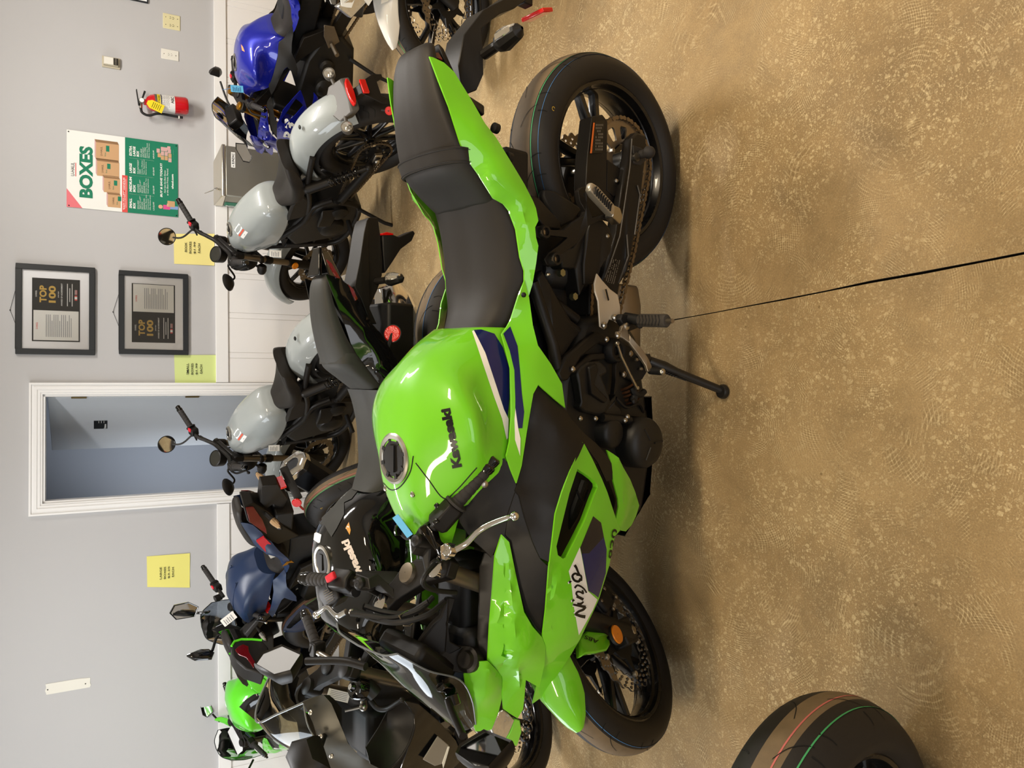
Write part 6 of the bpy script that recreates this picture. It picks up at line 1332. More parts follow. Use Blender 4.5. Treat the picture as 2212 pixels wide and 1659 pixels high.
# ---- the black sport bike between the green one and the wall row
CFm = Frame(.17, 2.62, -1, 12); CS = CFm.steered(1.40, 32); gc, gcs = shaper(CFm, 1, 0), shaper(CFm, 1, 0, CS)
zx = thing('motorcycle', 'gloss black sport bike with grey tank pad, parked just behind the lime green bike', 'motorcycle', CFm.m4())
running_gear(zx, gc, gcs, 1.40, stripes=((.3, .003, 4),), fender=GLOSS)
ZT = [(X, [(y * 1.0, z - .03 + .02 * (X - .7)) for y, z in hp]) for X, hp in ST[:8]] + [(.93, [(0, .955), (.07, .95), (.125, .925), (.14, .89), (.13, .85)]), (.985, [(0, .91), (.06, .905), (.10, .885), (.11, .86), (.10, .83)])]
ZV_ = loft_part('fuel_tank', ZT, GLOSS, zx, gc); zt = [o for o in zx.children if o.name.startswith('fuel_tank')][0]
cap_part(zt, gc, (.73, 0, .978))
def on_surf(name, F, surf, polys, mats, parent, off=.001):
    m = MB()
    for poly, mi in polys: dv, dt_ = decal_faces(F, surf[0], surf[1], poly, off); m.add(dv, dt_, mi)
    return m.build(name, mats, parent)
on_surf('tank_pad', CFm, ZV_, [([(770, 1035), (745, 1052), (724, 1064), (700, 1085), (684, 1112), (690, 1132), (703, 1136), (709, 1148), (717, 1160), (728, 1142), (744, 1111), (744, 1086), (760, 1078), (778, 1055), (782, 1040)], 0)], [VINYL2], zt, .002)
on_surf('decal', CFm, ZV_, [([(680, 1152), (684, 1150), (695, 1155), (692, 1172), (688, 1173), (678, 1166)], 0), ([(747, 1140), (754, 1128), (758, 1145), (756, 1156)], 1), ([(747, 1142), (754, 1131), (755, 1148)], 0)], [PAPER, mat('amber decal', '#d99a3a', .4)], zt, .0014)
text_on('lettering', CFm, ZV_, 'Kawasaki', (796, 1268), (752, 1164), 17, mat('pale pink lettering', '#e6d6cc', .4), zt, bold=.05, off=.0015)
loft_part('rider_seat', [(X, [(y * .95, z + .025) for y, z in hp]) for X, hp in SS], VINYL2, zx, gc)
loft_part('passenger_seat', [(X - .015, [(y * .72, z + .035) for y, z in hp]) for X, hp in PS], VINYL2, zx, gc)
m = MB(); h_ = [[(X - .015, s * (y * .72 + .004), z + .036) for s, y, z in ((-1, .123, .85), (-1, .112, .912), (-1, .06, .928), (1, 0, .932), (1, .06, .928), (1, .112, .912), (1, .123, .85))] for X in (.085, .118)]; m.rings([cr(h, 4) for h in h_], False, False, 0, loop=False); m.build('seat_strap', VINYL2, zx, gc)
remesh('tail_fairing', 'tail_fairing', GLOSS, zx, gc, sc=(1.1, .85, 1.1), off=(-.05, 0, -.065)); remesh('side_panel', 'side_panel', GLOSS, zx, gc, off=(0, 0, -.02))
remesh('side_cowl', 'side_cowl', GLOSS, zx, gc, off=(0, -.01, -.03)); remesh('lower_fairing', 'lower_fairing', GLOSS, zx, gc, off=(.0, -.01, -.02))
m = MB(); m.rings([[(X, s * w, z) for s, z in ((-1, z0), (1, z0), (.6, z1), (-.6, z1))] for X, w, z0, z1 in ((-.25, .022, 1.0, .97), (-.15, .05, .98, .92), (.0, .07, .90, .82), (.12, .085, .80, .72))], False, True); m.build('tail_underside', GLOSS, zx, gc, bevel=.004)
m = MB(); m.prism([(-.26, -.02, .995), (-.26, .02, .995), (-.17, .04, 1.005), (-.17, -.04, 1.005)], (0, 0, .012)); m.build('tail_cover', GLOSS, zx, gc, bevel=.003)
plate('tail_light', CFm, [(706, 560, .055), (716, 567, .065), (736, 602, .09), (728, 600, .088)], .01, REDD, zx); plate('tail_light', CFm, [(752, 613, .085), (764, 624, .095), (774, 646, .10), (769, 650, .10), (758, 630, .09)], .01, REDD, zx)
kb = [(797, 470, .03), (816, 470, .03), (821, 505, .035), (826, 560, .04), (825, 596, .04), (816, 625, .045), (798, 664, .05), (814, 700, .06), (800, 698, .06), (780, 645, .055), (766, 620, .05), (778, 560, .045), (787, 500, .04), (792, 478, .035)]
m = MB(); m.prism(CFm.Ls(kb), (0, -.08, 0)); m.build('license_bracket', BLACK, zx, bevel=.008)
plate('license_plate_holder', CFm, [(826, 505, .04), (848, 506, .05), (862, 512, .05), (893, 498, .06), (897, 504, .06), (890, 520, .055), (866, 538, .045), (848, 566, .04), (832, 590, .035), (828, 560, .035)], .05, BLACK, zx, bevel=.003)
plate('rear_reflector', CFm, [(824, 504, .045), (836, 501, .05), (851, 504, .05), (850, 508, .05), (826, 508, .045)], .03, RED, zx)
turn_signal(zx, None, CFm.L(812, 608, .04), CFm.L(872, 600, .15), .022); turn_signal(zx, None, CFm.L(790, 606, -.04), CFm.L(738, 604, -.15), .022)
# exhaust on the far side, seen over the tyre
eA, eB = CFm.L(905, 775, -.12), CFm.L(848, 645, -.17)
m = MB(); d = (eB - eA); L_ = np.linalg.norm(d); d /= L_; a = np.array([0, 1.0, 0]); b = np.cross(d, a); sec = ((-1, -.5), (-.55, -1), (.55, -1), (1, -.5), (1, .6), (.5, 1), (-.5, 1), (-1, .6))
rg = lambda q, k: [q + a * .048 * k * x + b * .062 * k * y for x, y in sec]
m.rings([rg(eA, .8), rg(eA + d * .04, 1), rg(eB - d * .05, 1)], False, True); m.build('muffler', mat('bright brushed muffler', '#cfcac0', .3, metal=.25), zx, bevel=.004)
m = MB(); m.rings([rg(eB - d * .05, 1.02), rg(eB, 1.02), rg(eB + d * .05, .72), rg(eB + d * .045, .5)], False, False); m.build('muffler_tip', CHROME, zx, bevel=.003)
m = MB(); rc = CFm.L(848, 721, .12); m.lathe([(.001, .007), (.024, .007), (.027, .003), (.027, -.005)], rc, CFm.R.T @ np.array([.15, -.75, .62]), 32, mi=0); m.lathe([(.0275, -.008), (.030, .002), (.027, .003)], rc, CFm.R.T @ np.array([.15, -.75, .62]), 32, mi=1); m.tube([rc, rc + [.06, 0, .02]], .008, 8, mi=1); m.build('rear_reflector', [RED, DARK], zx, gc)
# its front: cowl, clear screen, inner covers, clip-ons
p_ = lambda x, y, l: CFm.L(x, y, l)
arch = [p_(585, 1454, -.13), p_(557, 1520, -.06), p_(556, 1560, .0), p_(600, 1542, .075), p_(655, 1518, .13)]
nose = [p_(640, 1560, -.15), p_(650, 1610, -.06), p_(668, 1640, 0), p_(690, 1640, .06), p_(712, 1632, .12)]
mid1 = [a * .62 + b * .38 + np.array([0, 0, .018]) for a, b in zip(arch, nose)]; mid2 = [a * .3 + b * .7 + np.array([0, 0, .014]) for a, b in zip(arch, nose)]
R_ = [cr(q, 5) for q in (arch, mid1, mid2, nose)]; R_ = [list(x) for x in zip(*[cr([r[i] for r in R_], 5) for i in range(len(R_[0]))])]
m = MB(); m.rings(R_, False, False, 0, loop=False); m.rings([[p - [0, 0, .002] for p in r] for r in R_], False, False, 0, loop=False); m.build('windscreen', CLEAR, zx, smooth=60)
m = MB(); m.tube(R_[0], .0035, 8); m.tube([r[0] for r in R_], .0025, 6); m.tube([r[-1] for r in R_], .0025, 6); m.build('screen_edge', mat('bright screen edge', '#8b8f90', .1, metal=.5), zx)
panel('upper_cowl', CFm, [(655, 1516, .135), (668, 1510, .14), (681, 1506, .145), (699, 1501, .15), (716, 1520, .165), (733, 1560, .185), (752, 1606, .205), (780, 1636, .215), (830, 1662, .22), (830, 1700, .20), (700, 1700, .12), (700, 1640, .125), (676, 1560, .132)], GRAPH, zx, step=.016, roll=0, inner=((715, 1600, .165),))
panel('inner_cover', CFm, [(699, 1502, .148), (712, 1502, .15), (724, 1512, .15), (738, 1530, .15), (739, 1578, .165), (760, 1618, .19), (752, 1606, .20), (733, 1560, .182), (716, 1520, .162)], BLACK, zx, step=.014, roll=0)
panel('fairing_liner', CFm, [(866, 1514, .225), (885, 1528, .235), (893, 1545, .24), (894, 1570, .245), (882, 1606, .25), (858, 1643, .25), (830, 1665, .25), (800, 1650, .24), (790, 1615, .20), (818, 1572, .18), (838, 1535, .18)], BLACK, zx, step=.016, roll=0, inner=((850, 1575, .19),))
m = MB(); q = cr([p_(x, y, l) for x, y, l in ((866, 1514, .23), (885, 1528, .24), (894, 1546, .245), (895, 1572, .25), (883, 1608, .255), (858, 1646, .255), (830, 1668, .255))], 5); m.tube(q, .0035, 8); m.build('fairing_edge', BLACK, zx)
plate('outer_fairing', CFm, [(870, 1512, .235), (905, 1520, .25), (950, 1560, .26), (985, 1600, .25), (1000, 1640, .22), (960, 1680, .22), (860, 1680, .25), (884, 1610, .258), (896, 1572, .253), (894, 1546, .248)], .006, GLOSS, zx)
pz = [(914, 1641, .262), (946, 1590, .262), (970, 1610, .258), (957, 1650, .258), (940, 1655, .26)]
plate('fairing_graphic', CFm, pz, .004, mat('matte warm grey graphic', '#8f877c', .45), zx, dl=.004); m = MB()
plate('fairing_stripe', CFm, [(968, 1612, .262), (972, 1613, .262), (962, 1648, .262), (958, 1660, .262), (956, 1648, .262)], .003, WHITE, zx, dl=.004)
text_on('lettering', CFm, ([p + [0, .006, 0] for p in CFm.Ls(pz)], [(0, 1, 2), (0, 2, 3), (0, 3, 4)]), 'ZX', (932, 1618), (932, 1599), 9, mat('dark graphic ink', '#5b544b', .5), zx, bold=.02, off=.002)
m = MB()
for x, y, l in ((671, 1539, .15), (693, 1590, .165), (716, 1633, .18)): bolt(m, p_(x, y, l + .006), (-.4, .4, .8), .007, .004)
m.build('bolt', STEEL, zx)
m = MB(); fl_c = CFm.L(842, 1625, .205); bolt(m, fl_c, (0, -.3, 1), .009, .004); m.build('bolt', DARK, zx)
m = MB(); m.box((1.28, 0, .78), (.16, .24, .20)); m.box((1.40, 0, .72), (.12, .16, .2)); m.build('headlight_housing', DARK, zx, gc, bevel=.02)
lm = CFm.L(672, 1640, .33); mirror_unit(zx, None, lm, (.55, -.2, -.6), (0, 0, 1), [(-.075, .012), (-.05, .05), (.03, .056), (.078, .03), (.07, -.03), (-.03, -.05)], .05, [lm + [.05, -.03, -.03], lm + [.06, -.12, -.08], lm + [.04, -.18, -.13]])
m = MB(); c = gcs((0, 0, 0)); tcx = CS.L(768, 1486, .10); m.lathe([(.001, .02), (.010, .02), (.014, .012), (.024, .012), (.030, .006), (.034, 0), (.034, -.03)], tcx, (-.40, 0, .91), 28, mi=0); m.lathe([(.001, .0215), (.009, .0215)], tcx, (-.40, 0, .91), 16, mi=1); m.build('fork_ring', [GLOSS, STEEL], zx, CS.xf)
m = MB(); m.tube([CFm.L(684, 1408, -.16), CFm.L(740, 1442, -.04)], .011, 10, mi=0); m.ball(CFm.L(741, 1449, -.02), .011, 10, 1); m.build('steering_damper', [STEEL, GOLD], zx)
m = MB(); q = CFm.L(662, 1499, -.10); m.tube([q, q + [.03, 0, -.06]], .030, 20); m.lathe([(.001, .014), (.028, .014), (.032, .008), (.032, -.01)], q, (-.5, 0, .87), 24); m.build('fluid_reservoir', BLACK, zx)
gA, gB = CFm.L(686, 1402, -.17), CFm.L(663, 1336, -.31); grip_set(zx, None, gA, gB)
m = MB(); m.tube([CFm.L(700, 1425, -.12), gA], .013, 12); m.box(gA, (.05, .04, .045)); m.build('handlebar', BLACK, zx, bevel=.006)
lever(zx, None, [CFm.L(800, 1512, .12), CFm.L(816, 1530, .15), CFm.L(838, 1531, .19), CFm.L(858, 1519, .24), CFm.L(868, 1512, .27)], (.011, .007), .009, BLACK, 'clutch_lever')
m = MB(); m.ball(CFm.L(785, 1527, .1), .014, 12); m.tube([CFm.L(785, 1527, .1), CFm.L(745, 1536, .08)], .004, 6); m.tube([CFm.L(785, 1515, .09), CFm.L(786, 1527, .1)], .011, 10); m.build('clutch_cable', STEEL, zx)
m = MB(); q = CFm.L(790, 1478, .11); m.tube([q, CFm.L(812, 1500, .13)], .024, 14); m.build('handlebar_clamp', ENG, zx)
m = MB(); a0 = CFm.L(708, 1497, .02); u = CFm.L(754, 1508, .04) - a0; L_ = np.linalg.norm(u); u /= L_; n_ = CFm.R.T @ ((CO - (CFm.R @ a0 + CFm.T)) / np.linalg.norm(CO - (CFm.R @ a0 + CFm.T))); v_ = np.cross(n_, u); v_ /= np.linalg.norm(v_); n_ = np.cross(u, v_)
wz = lambda p: CFm.R @ np.asarray(p) + CFm.T
m.prism([a0 + v_ * .015, a0 + u * L_ + v_ * .015, a0 + u * L_ - v_ * .015, a0 - v_ * .015], -n_ * .001, 0)
for k in range(5): m.box(a0 + u * L_ * .5 + v_ * (.01 - .005 * k) + n_ * .0006, (L_ * .8, .0014, .0006), np.stack([u, v_, n_], 1), 1)
tag(m.build('price_tag', [PAPER, INK], None, wz), 'white paper tag by the fork tops of the black sport bike', 'tag')

# ---- the blue sport bike by the wall on the right
def faired(root, F, s, k, steer, wb, col, lower, seat=VINYL, gold=False, screen=SMOKE, sh=0.0, silver=True, mirrors=True, sig=.14, tailm=None, ncap=True, zt=0.0, nose=True, dz=0.0):
    S = F.steered(wb * s, steer, trail=.1 * s); g, gs = shaper(F, s, k, None, dz), shaper(F, s, k, S, dz)
    running_gear(root, g, gs, wb, gold=gold, fender=col)
    tk = loft_part('fuel_tank', [(X, [(y, z + zt) for y, z in hp]) for X, hp in ST], col, root, g)
    if ncap: cap_part(root, g, (.80, 0, 1.004 + zt))
    loft_part('rider_seat', SS, seat, root, g); loft_part('passenger_seat', PS, seat, root, g)
    remesh('tail_fairing', 'tail_fairing', tailm or col, root, g)
    remesh('side_panel', 'side_panel', BLACK, root, g); remesh('side_cowl', 'side_cowl', BLACK, root, g); remesh('lower_fairing', 'lower_fairing', lower, root, g); remesh('belly_fairing', 'belly_fairing', lower, root, g)
    if nose: remesh('upper_fairing', 'upper_fairing', col, root, g); remesh('nose_cowl', 'nose_cowl', col, root, g)
    m = MB(); m.rings([[(X, s_ * w, z) for s_, z in ((-1, z0), (1, z0), (.7, z1), (-.7, z1))] for X, w, z0, z1 in ((-.165, .05, .925, .89), (-.10, .075, .905, .84), (.0, .09, .85, .76), (.12, .10, .77, .68))], False, True); m.build('tail_underside', BLACK, root, g, bevel=.005)
    m = MB(); m.rings([[(X, s_ * w, z) for s_, z in ((-1, z1), (-.6, z0), (.6, z0), (1, z1), (.8, z1 - .05), (-.8, z1 - .05))] for X, w, z0, z1 in ((1.16, .11, .86, .84), (1.34, .10, .80, .78), (1.44, .075, .77, .74), (1.52, .03, .74, .72))], False, True); m.build('headlight_housing', BLACK, root, g, bevel=.01)
    m = MB(); m.box((1.24, 0, .965), (.07, .16, .09), np.array([[.6, 0, .8], [0, 1, 0], [-.8, 0, .6]])); m.build('instrument_hood', BLACK, root, g, bevel=.01)
    screen_part(root, g, [[(1.20, 0, 1.13 + sh), (1.20, .07, 1.118 + sh), (1.19, .13, 1.07 + sh * .8)], [(1.29, 0, 1.045 + sh * .6), (1.27, .09, 1.03 + sh * .5), (1.25, .14, .985)], [(1.39, 0, .95), (1.36, .08, .93), (1.32, .125, .90)], [(1.46, 0, .86), (1.44, .05, .85), (1.41, .09, .83)]], screen)
    return g, gs, S, tk
RF = Frame(2.374, 4.213, -58, 5.9)
r3 = thing('motorcycle', 'blue faired sport bike with black seat near the wall, in front of the outlets', 'motorcycle', RF.m4())
g, gs, S, tk = faired(r3, RF, .924, .019, 12, 1.38, BLUE, BLUE, gold=True, sh=-.02, dz=-.05)
controls(r3, gs, (1.03, .15, .935), (.965, .34, .895), silver=False)
for sg in (1, -1):
    c = np.array([1.20, sg * .38, .97 if sg > 0 else 1.02]); mirror_unit(r3, g, c, aim(RF, g(c), np.array([1.6, -3.4, 1.6])) if sg > 0 else (.8, .3, .2), (.2, sg * .3, 1), [(-.07, .0), (-.05, .035), (.04, .045), (.075, .03), (.05, -.028), (-.045, -.03)], .04, [c + [.02, -sg * .05, -.02], c + [.08, -sg * .16, -.05], (1.31, sg * .12, .93)], rs=.007)
for sg in (1, -1): turn_signal(r3, g, (1.30, sg * .14, .80), (1.25, sg * .27, .78), .016)
rear_kit(r3, g, (-.16, 0, .86)); MB().box((-.17, 0, .93), (.02, .09, .035)).build('tail_light', REDD, r3, g, bevel=.003)
can(r3, g, [(.30, -.17, .26), (.10, -.19, .34), (-.10, -.20, .42)], .055, BLACK, STEEL)
on_surf('decal', RF, tk, [([(521, 96), (525, 101), (529, 112), (523, 109)], 0)], [mat('orange sticker', '#e38a55', .5)], r3)
ls = [np.array(g(p)) for p in ob_surf['lower_fairing'][0]]
V, T = text_mesh('R3', .03, .25); mx = max(v[0] for v in V)
m = MB(); o, ux = np.array(g((1.24, .27, .60))), np.array([-1, 0, .14]); bv3 = BVHTree.FromPolygons([Vector(p) for p in ls], ob_surf['lower_fairing'][1]); P = []
for v in V:
    q = np.array([1.20 - .20 * v[0] / mx, .5, .60 + .028 * v[0] / mx + .085 * v[1] / .7]); h = bv3.ray_cast(Vector(np.array(g(q)) + [0, .2, 0]), Vector((0, -1, 0))); P.append(np.array(h[0]) + [0, .002, 0] if h[0] is not None else np.array(g(q * [1, .5, 1])))
m.add(P, T); m.build('lettering', PAPER, r3)

# ---- the dark blue one, turned away to the left
DF = Frame(-.604, 4.161, -47.7, 6.7)
db = thing('motorcycle', 'matte dark blue street bike with tall smoked screen, standing left of the doorway', 'motorcycle', DF.m4())
s_, k_ = .926, .115; S = DF.steered(1.42 * s_, 35, trail=.1 * s_); g, gs = shaper(DF, s_, k_), shaper(DF, s_, k_, S)
running_gear(db, g, gs, 1.42, fender=BLUEM, stripes=((.30, .004, 5), (.10, .003, 6)))
BT0 = [(.49, [(0, .82), (.05, .818), (.085, .80), (.105, .765), (.11, .73)]), (.55, [(0, .90), (.05, .895), (.10, .86), (.125, .81), (.13, .75)]), (.64, [(0, .965), (.07, .955), (.15, .91), (.155, .84), (.16, .77)]), (.74, [(0, .99), (.08, .975), (.175, .93), (.17, .85), (.175, .79)]), (.85, [(0, .99), (.085, .97), (.185, .92), (.165, .84), (.16, .79)]), (.95, [(0, .96), (.08, .945), (.165, .90), (.14, .84), (.13, .79)]), (1.02, [(0, .91), (.06, .90), (.11, .87), (.10, .83), (.09, .79)])]
BT = [(X, [(y, z + .05) for y, z in hp]) for X, hp in BT0]
tk = loft_part('fuel_tank', BT, BLUEM, db, g, 5, 4, smooth=24)
m = MB()
for sg in (1, -1): m.tube(cr([(.60, sg * .06, .998), (.74, sg * .09, 1.022), (.88, sg * .085, 1.016), (1.0, sg * .05, .978)], 5), .004, 6)
m.build('tank_crease', BLUEM, db, g)
loft_part('rider_seat', SS, VINYL, db, g); loft_part('passenger_seat', [(X, [(y * .9, z + .02) for y, z in hp]) for X, hp in PS], VINYL, db, g)
remesh('tail_fairing', 'tail_fairing', BLUEM, db, g); remesh('side_panel', 'side_panel', BLUEM, db, g); remesh('lower_fairing', 'lower_fairing', BLUEM, db, g, sc=(.93, 1, 1))
plate_pts = ob_surf['tail_fairing']
m = MB(); m.rings([[(X, q * w, z) for q, z in ((-1, z0), (1, z0), (.75, z1), (-.75, z1))] for X, w, z0, z1 in ((-.20, .05, .955, .90), (-.12, .09, .945, .82), (.02, .115, .88, .74), (.14, .12, .78, .66))], False, True); m.build('tail_underside', BLACK, db, g, bevel=.005)
for sg in (1, -1):
    m = MB(); m.prism([(-.198, sg * .052, .945), (-.12, sg * .093, .935), (.0, sg * .118, .845), (-.05, sg * .112, .85), (-.11, sg * .088, .865), (-.19, sg * .05, .905)], (0, sg * .006, 0)); m.build('tail_light', REDD, db, g, bevel=.002)
    m = MB(); m.prism([(.03, sg * .128, .905), (.16, sg * .146, .845), (.12, sg * .144, .80), (-.0, sg * .126, .865)], (0, sg * .012, 0)); m.build('tail_graphic', mat('red graphic', '#b3202b', .4), db, g)
    m = MB(); m.prism([(.165, sg * .148, .842), (.20, sg * .152, .83), (.18, sg * .152, .77), (.125, sg * .146, .80)], (0, sg * .012, 0)); m.build('tail_graphic', mat('pale grey graphic', '#b9b7b0', .4), db, g)
m = MB(); m.prism([(.24, .182, .74), (.275, .184, .765), (.27, .184, .74), (.25, .184, .73), (.262, .184, .70), (.235, .184, .715)], (0, .004, 0)); m.build('badge', GOLD, db, g)
dL = DF.L
can(db, None, [dL(735, 1065, -.14), dL(690, 1040, -.17), dL(632, 1004, -.20)], .075, mat('blue black muffler', '#14161c', .5), CHROME)
ALENS = mat('amber clear lens', '#d8b48a', .08, metal=.7, bump=.8, bscale=90)
turn_signal(db, None, dL(572, 1108, .06), dL(609, 1143, .19), .02, ALENS); turn_signal(db, None, dL(590, 1058, -.06), dL(553, 1020, -.19), .02, ALENS)
plate('license_bracket', DF, [(566, 1050, .03), (600, 1046, .03), (622, 1078, .03), (612, 1098, .035), (590, 1090, .035), (575, 1100, .035), (562, 1086, .03)], .06, BLACK, db, bevel=.004)
m = MB(); m.prism([dL(x, y, l) for x, y, l in ((603, 1013, -.07), (616, 1008, -.07), (650, 1078, .06), (637, 1082, .06))], (-.012, 0, -.008)); m.build('license_plate_holder', BLACK, db, bevel=.003)
m = MB(); m.prism([dL(x, y, l) for x, y, l in ((596, 1034, -.02), (608, 1030, -.02), (619, 1054, .03), (606, 1058, .03))], (-.012, 0, .0)); m.build('rear_reflector', RED, db, bevel=.002)
m = MB(); q = dL(641, 1086, .07); m.lathe([(.001, .006), (.022, .006), (.025, 0)], q, (-.35, .8, .4), 20); m.tube([q, dL(655, 1100, .02)], .006, 8); m.build('side_reflector', [RED], db)
controls(db, gs, (1.0, .17, 1.0), (.94, .40, .98))
screen_part(db, g, [[(1.20, 0, 1.20), (1.20, .09, 1.185), (1.20, .15, 1.11)], [(1.28, 0, 1.09), (1.27, .10, 1.07), (1.25, .17, 1.0)], [(1.35, 0, .99), (1.33, .10, .96), (1.30, .16, .92)], [(1.40, 0, .90), (1.38, .09, .88), (1.36, .14, .86)]], HAZE)
m = MB(); m.rings([[(X, q * w, z) for q, z in ((-1, z1), (-.6, z0), (.6, z0), (1, z1), (.7, z2), (-.7, z2))] for X, w, z0, z1, z2 in ((1.10, .13, .91, .89, .78), (1.24, .15, .94, .89, .74), (1.36, .12, .88, .84, .72), (1.46, .08, .80, .78, .70))], False, True); m.build('headlight_housing', BLACK, db, g, bevel=.01)
m = MB(); m.box((1.16, 0, .975), (.09, .17, .012), np.array([[.8, 0, .6], [0, 1, 0], [-.6, 0, .8]])); m.build('instrument_screen', GLOSS, db, g, bevel=.003)
c = DF.hit(400, 1320, 2, 1.13); mirror_unit(db, None, c, aim(DF, c, np.array([-1.9, 3.9, .95])), (.1, -.2, 1), [(-.045, .052), (.0, .085), (.045, .06), (.05, -.02), (.012, -.075), (-.045, -.055)], .03, [c + [.0, .03, -.06], c + [.0, .04, -.12], dL(452, 1318, -.19)], GLOSS, rs=.008)
c = DF.hit(440, 1418, 2, 1.10); mirror_unit(db, None, c, (.8, .45, .2), (0, .2, 1), [(-.05, .02), (-.03, .085), (.02, .06), (.04, -.03), (.0, -.06), (-.03, -.05)], .03, [c + [.0, -.02, -.05], c + [.0, -.10, -.10], dL(500, 1385, .2)], GLOSS, rs=.008)
# ---- the bright green one at the far left, seen from behind
GF = Frame(-1.406, 4.89, -37.4, 14)
gr = thing('motorcycle', 'bright green sport bike behind the black one, left of the dark blue bike', 'motorcycle', GF.m4())
g, gs, S, tk = faired(gr, GF, .893, .162, 6, 1.38, GREEN2, GREEN2, sh=.0, screen=SMOKE, ncap=False)
controls(gr, gs, (1.02, .15, .93), (.955, .35, .90), silver=False)
c = np.array([1.28, -.39, 1.07]); mirror_unit(gr, g, c, aim(GF, g(c), np.array([.6, -1.5, 0])), (.2, -.3, 1), [(-.075, .01), (-.05, .04), (.05, .045), (.075, .01), (.05, -.03), (-.045, -.04)], .035, [c + [.02, .06, -.02], c + [.05, .13, -.05]], GLOSS)
m = MB(); m.prism([(1.30, -.27, 1.03), (1.32, -.29, 1.06), (1.34, -.24, 1.0), (1.36, -.15, .93), (1.33, -.13, .90), (1.31, -.20, .95)], (-.02, 0, -.03)); m.build('mirror_arm', GREEN2, gr, g, bevel=.004)
c = np.array([1.28, .39, 1.07]); mirror_unit(gr, g, c, (-.9, .1, .1), (.2, .3, 1), [(-.075, .01), (-.05, .04), (.05, .045), (.075, .01), (.05, -.03), (-.045, -.04)], .035, [c + [.02, -.06, -.02], c + [.05, -.16, -.06], (1.34, .13, .91)], GLOSS)
rear_kit(gr, g, (-.14, 0, .82), .7, sig=.17); can(gr, g, [(.34, -.15, .27), (.12, -.19, .37), (-.14, -.215, .52)], .07, BLACK, CHROME)
gX = lambda pts, X: [GF.hit(x, y, 0, X) for x, y in pts]
tl = [(500, 1396), (506, 1386), (521, 1381), (545, 1381), (566, 1383), (580, 1400), (578, 1430), (568, 1458), (552, 1452), (530, 1445), (512, 1430), (502, 1412)]
m = MB(); m.prism(gX(tl, -.17), (.10, 0, .0)); m.build('tail_cover', BLACK, gr, bevel=.012)
m = MB(); q = gX([(x, y) for x, y in tl[:5]], -.172); m.tube(q, .007, 8); m.build('tail_trim', GREEN2, gr)
m = MB(); m.prism(gX([(508, 1403), (515, 1396), (525, 1391), (537, 1396), (538, 1408), (545, 1420), (551, 1430), (548, 1443), (541, 1432), (532, 1420), (516, 1414)], -.176), (.02, 0, 0)); m.build('tail_light', REDD, gr, bevel=.003)
plate('passenger_seat_pad', GF, [(497, 1405, .02), (500, 1420, .05), (505, 1442, .09), (513, 1463, .11), (524, 1478, .12), (534, 1484, .12), (537, 1479, .12), (530, 1462, .11), (522, 1445, .10), (511, 1429, .08), (503, 1412, .04)], .06, VINYL, gr, bevel=.008)
plate('side_panel', GF, [(514, 1432, .10), (530, 1444, .12), (552, 1454, .135), (575, 1470, .14), (592, 1476, .14), (612, 1500, .15), (602, 1510, .15), (575, 1500, .145), (556, 1496, .14), (545, 1488, .135), (530, 1463, .12)], .01, GREEN2, gr, bevel=.004)
on_surf('tank_insert', GF, tk, [([(517, 1527), (530, 1512), (548, 1500), (565, 1497), (588, 1503), (606, 1509), (616, 1523), (616, 1550), (606, 1565), (585, 1566), (566, 1562), (550, 1555), (535, 1542)], 0)], [GLOSS], gr, .002)
m = MB(); m.add([g(p) for p in ((1.17, -.11, .975), (1.22, -.10, 1.01), (1.22, .10, 1.01), (1.17, .11, .975), (1.12, .06, .945), (1.12, -.06, .945))], [(0, 1, 2, 3, 4, 5)], 0); m.build('instrument_film', mat('white plastic film', '#e4e6e6', .35), gr)

# ---- the white one cut by the right-hand edge
WF = Frame(2.911, 2.583, -25.9, 14.4)
wh = thing('motorcycle', 'pearl white faired sport bike cut by the photo edge behind the lime green tail', 'motorcycle', WF.m4())
g, gs, S, tk = faired(wh, WF, .975, 0, 14, 1.40, WHITEP, WHITEP)
controls(wh, gs, (1.02, .15, .985), (.96, .34, .94)); rear_kit(wh, g, (-.16, 0, .86))
m = MB(); m.prism([(1.50, .03, .80), (1.45, .09, .77), (1.40, .11, .72), (1.46, .08, .70), (1.53, .03, .73)], (0, -.03, 0)); m.build('headlight', LENS, wh, g, bevel=.003)

# ---- the machine whose rear wheel comes into the bottom corner
BF = Frame(-.944, 1.107, 0, 10)
bk = thing('motorcycle', 'motorcycle showing only a wide rear tire with pink and green lines on the open floor', 'motorcycle', BF.m4())
wheel(bk, None, 0, .318, .320, .185, .14, 'Y', ((.12, .0035, 6), (.52, .004, 5)), names=('rear_tire', 'rear_rim'), scuff=.3, grooves=10)
brake_disc(bk, None, 0, .318, -.085, r1=.11, r0=.075, rows=(.085, .096), nh=20, sgn=-1, carrier=False); sprocket(bk, None, 0, .318, .10)
m = MB(); m.prism([(-.04, .14, .29), (-.04, .14, .34), (.10, .14, .37), (.30, .13, .41), (.30, .13, .37), (.15, .14, .30)], (0, -.03, 0)); m.build('swingarm', BLACK, bk, bevel=.005)
